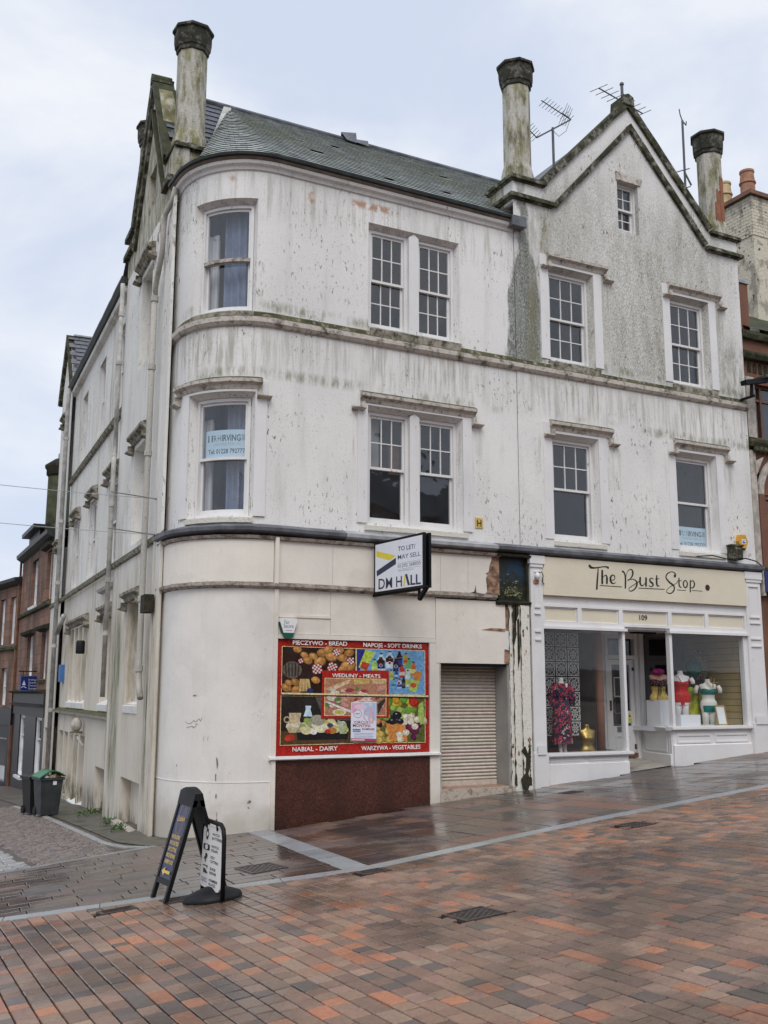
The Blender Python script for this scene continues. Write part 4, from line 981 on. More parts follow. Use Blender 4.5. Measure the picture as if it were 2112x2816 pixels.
m = MB(); m.usweep(SM, 4.55, 6.6, [(-.1, 4.30), (.0, 4.32), (.03, 4.38), (-.1, 4.45)]); m.build('label_ledge', 'ledge', B)
# far gable's slated roof seen above the eaves
fr = MB(); A0, A1, A2, A3 = SM(14.95, -.1, 13.22), SM(14.95, -5, 13.22), SM(12.7, -5, 10.95), SM(12.7, -.1, 10.95); fr.add([A0, A1, A2, A3], [(0, 1, 2, 3)]); A4, A5 = SM(17.2, -5, 10.95), SM(17.2, -.1, 10.95); fr.add([A0, A1, A4, A5], [(0, 1, 2, 3)])
fr = fr.build('far_roof', 'lead', B, fix=False); pc = []; eyf = (A0-A3); lf = eyf.length; eyf.normalize(); exf = -SNR; nf = eyf.cross(exf)
if nf.z < 0: nf = -nf
for r_ in range(12):
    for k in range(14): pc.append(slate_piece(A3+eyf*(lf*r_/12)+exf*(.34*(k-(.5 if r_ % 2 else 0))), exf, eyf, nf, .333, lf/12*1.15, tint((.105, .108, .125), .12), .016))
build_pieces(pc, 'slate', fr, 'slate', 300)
m = MB(); m.bar(A0+Vector((0, 0, .03)), A1+Vector((0, 0, .03)), .16, .05); m.build('ridge', 'lead_pale', fr)
# corner strips beside the bay and drainpipes
for s0, s1, d in ((-.40, -.22, .05), (-.14, .02, .035), (.10, .24, .035)): MB().ubox(SM, s0, s1, 0, d, -.6, 10.85).build('wall_strip', SW, B)
def pipe(name, pts, r, mat, collars=(), parent=B):
    m = MB(); m.tube(pts, r, 10); o = m.build(name, mat, parent, smooth=True)
    for c_ in collars: MB().tube([Vector(c_)+Vector((0, 0, -.05)), Vector(c_)+Vector((0, 0, .05))], r*1.3, 10).build('collar', mat, o)
    return o
P_ = lambda s_, z, d=.13: SM(s_, d, z)
pipe('downpipe', [FM(3.75, .12, 10.95), FM(3.62, .14, 10.72), SM(-.02, .12, 10.60), SM(.02, .13, 10.35), SM(.05, .13, 9.95), SM(.35, .13, 9.62), SM(.55, .13, 9.45), SM(.58, .13, 9.2)], .05, 'pipe_moss')
pipe('downpipe', [P_(.58, 9.75), P_(.58, 7.), P_(.58, 4.6), P_(.58, 2.35), P_(.52, 2.2), P_(.34, 2.0)], .055, 'pipe_moss', [P_(.58, 9.2), P_(.58, 7.9), P_(.58, 6.3), P_(.58, 3.7), P_(.58, 2.5)])
pipe('downpipe', [P_(4.28, 10.9), P_(4.28, 8.35), P_(4.30, 7.95), P_(4.75, 7.7, .05), P_(4.75, 7.2, .05), P_(4.35, 6.95), P_(4.33, 6.6), P_(4.33, 2.0)], .05, 'pipe_grey', [P_(4.28, 10.2), P_(4.28, 9.1), P_(4.33, 6.0), P_(4.33, 4.4), P_(4.33, 3.3)])
pipe('downpipe', [P_(13.2, 11.0), P_(13.35, 10.6), P_(13.35, -.5)], .065, 'pipe_grey', [P_(13.35, z) for z in (9.5, 7.0, 5.2, 3.4, 1.6)])
pipe('soil_pipe', [P_(12.4, 4.2, .02), P_(13.2, 3.75, .1)], .07, 'pipe_grey')
# ------------------------------------------------------------------ ground floor shopfronts (parts of the corner building)
def zb(x_): return gz(x_, 0)-.06
LP_ = [(0, 4.56), (.14, 4.60), (.185, 4.63), (.19, 4.685), (.09, 4.73), (0, 4.76)]
MB().usweep(FM, UL, 7.2, LP_, jit=.006).build('cornice', 'lead', B)
MB().usweep(FM, 7.2, 10.2, LP_, jit=.004).build('cornice', 'lead_pale', B)
MB().usweep(FM, 10.2, 16.82, LP_, jit=.004).build('cornice', 'lead', B)
MB().usweep(FM, UL, 10.3, [(.02, 4.50), (.11, 4.51), (.14, 4.555), (.02, 4.558)], jit=.004).build('bed_mould', 'wood_ledge', B)
# empty shop: fascia boards
MB().ubox(FM, UL, 5.96, .02, .07, 3.82, 4.50).build('fascia_board', 'cream', B)
MB().ubox(FM, 5.97, 6.03, .02, .13, 3.80, 4.54).build('fascia_trim', 'cream', B)
MB().ubox(FM, 6.035, 7.0, .02, .055, 3.82, 4.50).build('fascia_board', 'cream', B)
MB().ubox(FM, 7.005, 8.2, .02, .055, 3.82, 4.50).build('fascia_board', 'cream', B)
MB().ubox(FM, 8.205, 9.06, .02, .055, 3.82, 4.50).build('fascia_board', 'cream', B)
MB().ubox(FM, 9.065, 9.62, .02, .055, 3.82, 4.50).build('fascia_board', 'cream', B)
torn = [(9.625, 3.82), (9.75, 3.85), (9.78, 3.97), (9.80, 3.84), (9.97, 3.82), (10.02, 3.86), (10.0, 4.10), (10.03, 4.16), (9.99, 4.18), (10.06, 4.22), (10.08, 4.34), (10.12, 4.43), (10.13, 4.50), (9.625, 4.50)]
MB().prism(torn, .02, .055, FM).build('torn_board', 'cream', B)
MB().ubox(FM, 9.98, 10.30, .0, .03, 3.82, 4.52).build('bare_batten', 'bare_wood', B)
MB().prism([(9.97, 3.83), (10.14, 3.85), (10.12, 4.18), (9.96, 4.17)], .03, .045, FM).build('split_ply', 'bare_wood', B)
MB().ubox(FM, 10.30, 10.92, -.04, .0, 3.70, 4.54).build('rotten_panel', 'rot_panel', B)
MB().ubox(FM, 10.885, 10.93, .0, .05, 3.66, 4.55).build('rotten_post', 'rot', B)
MB().usweep(FM, 10.2, 10.93, [(.0, 3.64), (.09, 3.65), (.11, 3.69), (.0, 3.73)], jit=.025).build('rotten_ledge', 'rot', B)
MB().usweep(FM, 10.2, 10.93, [(.02, 4.50), (.13, 4.51), (.15, 4.555), (.02, 4.555)], jit=.012).build('rotten_ledge', 'rot', B)
MB().usweep(FM, UL, 10.2, [(.02, 3.72), (.06, 3.725), (.12, 3.76), (.125, 3.80), (.05, 3.83), (.02, 3.83)], jit=.008).build('fascia_ledge', 'wood_ledge', B)
# rounded corner panel and boarding
us = usub(FM, 3.60, 5.99); m = MB(); vs = []; fs = []
for u in us: p = FM(u, .035, 0); vs += [FM(u, .035, gz(p.x, p.y)-.06), FM(u, .035, .75), FM(u, .035, 3.72), FM(u, 0, 3.72)]
for i in range(len(us)-1): fs += [(4*i+k, 4*i+4+k, 4*i+5+k, 4*i+1+k) for k in range(3)]
m.add(vs, fs).build('corner_panel', 'cream_low', B, smooth=False)
m = MB(); m.usweep(FM, 3.62, 5.99, [(.035, .735), (.041, .738), (.041, .748), (.035, .75)]); m.build('panel_joint', 'cream_low', B)
MB().ubox(FM, 3.50, 3.60, .0, .06, -.4, 3.72).build('edge_strip', 'flake', B)
MB().ubox(FM, 5.99, 6.06, -.05, .065, zb(6.0), 3.72).build('post', 'cream', B)
MB().ubox(FM, 6.06, 6.98, -.05, .03, 3.02, 3.72).build('boarding', 'cream', B)
MB().ubox(FM, 6.06, 6.98, .03, .045, 3.28, 3.32).build('boarding_trim', 'cream', B)
MB().ubox(FM, 6.985, 8.96, -.05, .035, 3.02, 3.72).build('boarding', 'cream', B)
MB().ubox(FM, 6.06, 8.96, -.05, .05, 2.94, 3.015).build('window_head', 'cream', B)
MB().ubox(FM, 8.84, 9.03, -.05, .044, zb(9), 2.94).build('post', 'cream', B)
MB().ubox(FM, 9.03, 9.06, -.36, .04, zb(9), 2.62).build('shutter_guide', 'pipe_grey', B)
MB().usweep(FM, 5.95, 9.02, [(-.05, 1.05), (.06, 1.055), (.10, 1.075), (.095, 1.105), (-.05, 1.13)], jit=.004).build('window_sill', 'white_paint', B)
m = MB(); m.add([FM(6.06, .025, zb(6.06)), FM(9.0, .025, zb(9.)), FM(9.0, .025, 1.05), FM(6.06, .025, 1.05), FM(6.06, -.1, zb(6.06)), FM(9.0, -.1, zb(9.)), FM(9.0, -.1, 1.05), FM(6.06, -.1, 1.05)], [(0, 1, 2, 3), (0, 4, 5, 1), (1, 5, 6, 2), (0, 3, 7, 4)]); m.build('stall_riser', 'brown_granite', B)
MB().ubox(FM, 8.965, 10.40, -.05, .05, 2.60, 3.70).build('boarding', 'cream', B)
MB().ubox(FM, 10.40, 10.47, -.05, .04, 2.60, 3.18).build('boarding', 'white_paint', B)
MB().ubox(FM, 10.38, 10.47, .0, .03, 3.18, 3.60).build('bare_batten', 'bare_wood', B)
MB().prism([(9.9, 3.19), (10.38, 3.17), (10.40, 3.22), (10.1, 3.225)], .052, .058, FM).build('peeling_strip', 'bare_wood', B)
MB().prism([(10.36, 2.62), (10.46, 2.60), (10.46, 2.84), (10.37, 2.86)], .052, .062, FM).build('rotten_patch', 'bare_wood', B)
# shutter doorway
MB().ubox(FM, 10.43, 10.49, -.36, .03, zb(10.4), 2.62).build('door_jamb', 'shopgrey' if False else 'roomlight', B)
MB().ubox(FM, 9.05, 10.45, -.36, .0, 2.55, 2.60).build('door_soffit', 'dark', B)
sh = MB().ubox(FM, 9.06, 10.43, -.42, -.37, .5, 2.6).build('roller_shutter', 'roomlight', B)
for k in range(34):
    z0 = .60+.0585*k
    m = MB(); m.cc = tint((.60, .535, .46), .05); m.usweep(FM, 9.065, 10.425, [(-.37, z0+.003), (-.352, z0+.008), (-.342, z0+.026), (-.352, z0+.046), (-.37, z0+.054)]); m.build('slat', 'shutter_paint', sh)
m = MB(); m.cc = (.58, .5, .43); m.ubox(FM, 9.065, 10.425, -.37, -.345, .50, .60); m.build('bottom_bar', 'shutter_paint', sh)
m = MB(); m.ubox(FM, 9.03, 10.60, -.45, .06, .25, .50); m.build('door_step', 'step', B)
for k in range(4): MB().ubox(FM, 9.06, 10.43, -.34+.09*k, -.26+.09*k, .50, .512).build('tread_strip', 'treadtile', B)
# flaking pilaster between the shops
MB().ubox(FM, 10.47, 10.55, -.05, .05, zb(10.5), 3.66).build('pilaster', 'flake', B)
MB().ubox(FM, 10.555, 10.70, -.05, .065, zb(10.6), 3.66).build('pilaster', 'flake', B)
MB().ubox(FM, 10.705, 10.90, -.05, .085, zb(10.8), 3.66).build('pilaster', 'flake', B)
MB().prism([(10.66, 1.10), (10.74, 1.18), (10.80, 1.05), (10.86, 1.16), (10.85, .85), (10.80, .72), (10.84, .55), (10.78, .42), (10.68, .44), (10.64, .62), (10.74, .72), (10.76, .98)], .086, .092, FM).build('rotten_patch', 'rot', B)
m = MB()
for a, b, z0, z1 in ((10.56, 10.62, 2.9, 3.66), (10.60, 10.68, 3.3, 3.66), (10.64, 10.69, 2.5, 3.4)): m.prism([(a, z0), (b, z0+.2), (b, z1), (a, z1)], .066, .069, FM)
m.build('moss_streak', 'rot', B)
rc = random.Random(4)
for x_, d_, z0, z1, wm in ((10.475, .052, .5, 3.6, .018), (10.553, .067, .5, 3.64, .03), (10.702, .087, .5, 3.64, .022), (10.84, .087, .5, 1.3, .05), (10.92, .06, .5, 3.6, .016)):
    m = MB(); n = 40; vs = []
    for i in range(n+1): z_ = z0+(z1-z0)*i/n; c_ = rc.uniform(-.008, .008); w_ = wm*rc.uniform(.1, 1)*(.4+.6*abs(2*i/n-1)); vs += [FM(x_+c_-w_, d_, z_), FM(x_+c_+w_, d_, z_)]
    m.add(vs, [(2*i, 2*i+1, 2*i+3, 2*i+2) for i in range(n)]).build('open_crack', 'rot', B, fix=False)
for i in range(26):
    x_ = rc.uniform(10.48, 10.88); z_ = rc.choice((rc.uniform(.5, 1.3), rc.uniform(2.6, 3.6))); d_ = .052 if x_ < 10.55 else .0675 if x_ < 10.70 else .0875; s_ = rc.uniform(.008, .03)
    MB().add([FM(x_+s_*math.cos(t)*rc.uniform(.4, 1), d_, z_+s_*2.2*math.sin(t)*rc.uniform(.5, 1)) for t in (2*PI*k/7 for k in range(7))], [tuple(range(7))]).build('bare_spot', 'bare_wood' if i % 3 else 'rot', B, fix=False)

# ---- white boutique
WP = 'white_clean'
def pilaster(x0, x1, parent=B):
    zb_ = zb((x0+x1)/2); m = MB(); m.ubox(FM, x0, x1, -.1, .09, zb_+.02, 4.42); p = m.build('pilaster', 'white_paint', parent)
    MB().ubox(FM, x0-.03, x1+.03, -.1, .13, 4.42, 4.57).build('capital', 'white_paint', p); MB().ubox(FM, x0-.015, x1+.015, .09, .115, 4.36, 4.42).build('neck_mould', 'white_paint', p)
    a, b = x0+.07, x1-.07
    for z0, z1 in ((4.26, 4.29), (3.62, 3.65), (3.50, 3.53), (3.18, 3.21), (3.03, 3.06)): MB().ubox(FM, a, b, .09, .115, z0, z1).build('rail', 'white_paint', p)
    MB().ubox(FM, a, a+.02, .09, .10, 3.65, 4.26).ubox(FM, b-.02, b, .09, .10, 3.65, 4.26).build('panel_mould', 'white_paint', p)
    MB().ubox(FM, x0-.02, x1+.02, .0, .12, zb_+.02, zb_+.65).build('plinth', 'white_paint', p)
    MB().ubox(FM, a-.02, b+.02, .12, .14, zb_+.62, zb_+.78).build('base_block', 'white_paint', p)
    return p
pilaster(10.94, 11.21); pilaster(16.34, 16.77)
MB().ubox(FM, 11.21, 16.34, -.05, .115, 3.86, 4.56).build('fascia', 'shop_cream', B)
MB().ubox(FM, 11.21, 16.34, -.05, .045, 3.70, 3.86).build('fascia_soffit', 'wood_ledge' if False else 'white_paint', B)
m = MB(); m.ubox(FM, 11.21, 16.34, -.06, .02, 3.34, 3.70); band = m.build('transom_band', 'shop_cream', B)
edges = [11.21, 12.06, 13.045, 14.275, 15.25, 16.34]
m = MB(); m.ubox(FM, 11.21, 16.34, .02, .06, 3.655, 3.70); m.ubox(FM, 11.21, 16.34, .02, .06, 3.34, 3.38)
m.build('rail', WP, band)
for e in edges: MB().ubox(FM, max(11.21, e-.045), min(16.34, e+.045), .02, .06, 3.38, 3.655).build('stile', WP, band)
for a, b in zip(edges, edges[1:]):
    m = MB(); frame(m, FM, a+.055, b-.055, 3.385, 3.65, .02, .035, .02); m.build('bead', WP, band)
MB().ubox(FM, 11.21, 13.16, -.05, .10, 3.25, 3.30).ubox(FM, 11.21, 13.12, -.05, .06, 3.30, 3.34).build('window_head', WP, B)
MB().ubox(FM, 14.22, 16.36, -.05, .10, 3.25, 3.30).ubox(FM, 14.26, 16.34, -.05, .06, 3.30, 3.34).build('window_head', WP, B)
# left display window
lw = MB().ubox(FM, 11.21, 11.26, -.06, .03, 1.03, 3.25).ubox(FM, 13.07, 13.13, -.07, .05, 1.03, 3.25).build('shop_window', WP, B)
MB().add([FM(11.26, -.01, 1.03), FM(13.07, -.01, 1.03), FM(13.07, -.01, 3.25), FM(11.26, -.01, 3.25)], [(0, 1, 2, 3)]).build('pane', 'glass_shop', lw, fix=False)
MB().usweep(FM, 11.19, 13.21, [(-.1, .955), (.06, .96), (.10, .985), (.10, 1.02), (-.1, 1.04)]).build('sill', WP, lw)
def riser(pts, zt, panels, name='stall_riser', parent=B, mat=WP):   # pts: two plan points
    (xa, ya), (xb, yb) = pts; L_ = math.hypot(xb-xa, yb-ya); tx, ty = (xb-xa)/L_, (yb-ya)/L_; nx, ny = ty, -tx
    Mp = lambda u, d, z: Vector((xa+tx*u+nx*d, ya+ty*u+ny*d, z))
    f = lambda u: gz(xa+tx*u, ya+ty*u)-.06
    m = MB(); m.add([Mp(0, .02, f(0)), Mp(L_, .02, f(L_)), Mp(L_, .02, zt), Mp(0, .02, zt), Mp(0, -.1, f(0)), Mp(L_, -.1, f(L_)), Mp(L_, -.1, zt), Mp(0, -.1, zt)], [(0, 1, 2, 3), (0, 3, 7, 4), (1, 5, 6, 2), (0, 4, 5, 1)])
    o = m.build(name, mat, parent)
    zs = f(0)+.30, f(L_)+.24
    zq = max(f(0), f(L_))+.26
    MB().add([Mp(0, .05, f(0)), Mp(L_, .05, f(L_)), Mp(L_, .05, zq), Mp(0, .05, zq), Mp(L_, .02, zq+.02), Mp(0, .02, zq+.02), Mp(L_, .02, f(L_)), Mp(0, .02, f(0))], [(0, 1, 2, 3), (3, 2, 4, 5), (1, 6, 4, 2), (0, 3, 5, 7)]).build('skirting', mat, o)
    for a, b, z0, z1 in panels:
        m = MB(); frame(m, Mp, a, b, max(z0, zq+.04), z1, .02, .036, .03); m.build('panel_mould', mat, o)
    return Mp
riser(((11.21, 0), (13.13, 0)), .96, [(.08, .86, .7, .88), (.98, 1.80, .7, .88)])
# right display window with its angled return
rw = MB().ubox(FM, 14.24, 14.31, -.05, .05, 1.46, 3.25).ubox(FM, 16.24, 16.34, -.08, .04, 1.46, 3.25).build('shop_window', WP, B)
MB().add([FM(14.31, -.01, 1.46), FM(16.24, -.01, 1.46), FM(16.24, -.01, 3.25), FM(14.31, -.01, 3.25)], [(0, 1, 2, 3)]).build('pane', 'glass_shop', rw, fix=False)
MB().ubox(FM, 14.315, 14.36, -.06, -.012, 1.46, 3.25).build('inner_post', 'pink_post', rw)
MB().usweep(FM, 14.18, 16.38, [(-.1, 1.385), (.06, 1.39), (.10, 1.41), (.10, 1.45), (-.1, 1.47)]).build('sill', WP, rw)
riser(((14.25, 0), (16.34, 0)), 1.39, [(.10, .98, 1.0, 1.31), (1.10, 1.98, 1.0, 1.31)])
RTA, RTB = (14.27, .05), (14.62, 1.22)
Mr = riser((RTB, (14.25, 0.0)), 1.39, [(.15, 1.10, .98, 1.31)])
MB().usweep(Mr, 0, 1.27, [(-.06, 1.385), (.06, 1.39), (.08, 1.44), (-.06, 1.47)]).build('sill', WP, rw)
MB().add([Mr(0.06, 0, 1.46), Mr(1.18, 0, 1.46), Mr(1.18, 0, 3.25), Mr(.06, 0, 3.25)], [(0, 1, 2, 3)]).build('pane', 'glass_shop', rw, fix=False)
MB().ubox(Mr, -.04, .06, -.05, .04, .7, 3.3).build('return_post', WP, rw)
MB().ubox(Mr, 1.20, 1.24, -.06, -.01, 1.46, 3.25).build('inner_post', 'pink_post', rw)
# left return, lobby and door
LTB = (13.50, 1.22); Ml = lambda u, d, z: Vector((13.11+(LTB[0]-13.11)*u/1.28-d*.95, .03+1.19*u/1.28+d*.3, z))
MB().add([Ml(.05, 0, 1.03), Ml(1.25, 0, 1.03), Ml(1.25, 0, 3.25), Ml(.05, 0, 3.25)], [(0, 1, 2, 3)]).build('pane', 'glass_shop', lw, fix=False)
MB().ubox(Ml, 0, 1.28, -.02, .03, .5, 1.03).build('return_riser', WP, lw)
MB().tube([Ml(.93, .12, 1.0), Ml(.93, .12, 3.28)], .085, 14).build('column', 'pink_post', B, smooth=True)
m = MB(); m.add([(13.13, 0, gz(13.13, 0)+.012), (14.25, 0, gz(14.25, 0)+.012), (14.62, 1.25, .80), (13.5, 1.25, .80)], [(0, 1, 2, 3)]); m.build('lobby_floor', 'lobby_floor', B, fix=False)
MB().box(13.0, 14.7, -.02, 1.4, 3.30, 3.34).build('lobby_ceiling', 'white_paint', B)
DM = lambda x_, d, z: Vector((x_, 1.25-d, z))
m = MB(); m.ubox(DM, 13.46, 13.56, -.05, .05, .78, 3.30); m.ubox(DM, 13.68, 13.75, -.05, .05, .78, 3.30); m.ubox(DM, 14.44, 14.52, -.05, .06, .78, 3.30); m.ubox(DM, 14.56, 14.64, -.05, .05, .78, 3.30)
m.ubox(DM, 13.56, 13.68, -.04, .03, .78, 3.30); m.ubox(DM, 14.52, 14.56, -.04, .03, .78, 3.30); m.ubox(DM, 13.75, 14.44, -.05, .06, 2.78, 2.86); m.ubox(DM, 13.75, 14.44, -.05, .05, 3.20, 3.30); m.build('door_frame', WP, B)
MB().add([DM(13.75, -.02, 2.86), DM(14.44, -.02, 2.86), DM(14.44, -.02, 3.20), DM(13.75, -.02, 3.20)], [(0, 1, 2, 3)]).build('fanlight', 'glass_shop', B, fix=False)
m = MB(); frame(m, DM, 13.76, 14.43, .82, 2.77, -.03, .015, .10, .62, .10); m.ubox(DM, 13.86, 14.33, -.03, .0, 1.30, 1.44); dr = m.build('door', WP, B)
m = MB(); frame(m, DM, 13.90, 14.29, .90, 1.25, .015, .028, .02); m.build('panel_mould', WP, dr)
MB().add([DM(13.86, -.01, 1.44), DM(14.33, -.01, 1.44), DM(14.33, -.01, 2.67), DM(13.86, -.01, 2.67)], [(0, 1, 2, 3)]).build('pane', 'glass_shop', dr, fix=False)
MB().ubox(DM, 13.95, 14.22, .016, .03, 1.33, 1.43).build('letter_box', 'steel', dr)
MB().ubox(DM, 14.39, 14.43, .016, .03, .98, 1.08).build('hinge', 'iron', dr); MB().ubox(DM, 14.39, 14.43, .016, .03, 2.55, 2.62).build('hinge', 'iron', dr)
MB().ubox(DM, 13.77, 13.81, .016, .05, 1.75, 1.95).build('handle', 'black_metal', dr)
MB().ubox(DM, 13.80, 14.40, .016, .02, .82, .93).build('kick_plate', 'steel', dr)
tag(MB().ubox(DM, 13.9, 14.42, .55, .75, 3.27, 3.298).build('porch_light', 'black_metal'), 'black flat light fitting under the boutique porch ceiling', 'light')
# shop interior
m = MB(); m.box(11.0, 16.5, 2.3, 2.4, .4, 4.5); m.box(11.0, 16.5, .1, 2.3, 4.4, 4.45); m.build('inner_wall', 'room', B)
MB().box(16.40, 16.46, .12, 2.3, .5, 4.4).build('inner_wall', 'roomlight', B)
MB().box(11.05, 11.2, .12, 2.3, .5, 4.4).build('inner_wall', 'roomlight', B)
MB().box(11.2, 13.5, .12, 2.3, .9, .985).build('display_floor', 'timber', B)
MB().box(14.36, 16.40, .12, 2.3, 1.36, 1.445).build('display_floor', 'whitebox', B)
MB().box(11.2, 13.5, .12, 2.3, 3.32, 3.36).box(14.7, 16.4, .12, 2.3, 3.34, 3.38).build('display_ceiling', 'roomlight', B)
sl = MB().box(16.385, 16.398, .22, 1.75, 1.45, 3.30).build('slat_wall', 'dark', B)
for k in range(14): z0 = 1.46+.131*k; MB().box(16.365, 16.385, .22, 1.75, z0, z0+.122).build('slat', 'slatwall', sl)
MB().box(13.46, 13.52, 1.35, 2.3, .9, 3.3).build('inner_wall', 'roomlight', B)
# ground floor walls beneath the shopfronts at the back, alley curved part
MB().ubox(FM, 3.5, 6.0, -.12, .0, -.5, 4.70).build('wall', 'wall_plain', B)
MB().box(6.0, 10.95, .5, .6, .0, 4.6).build('inner_wall', 'room', B)
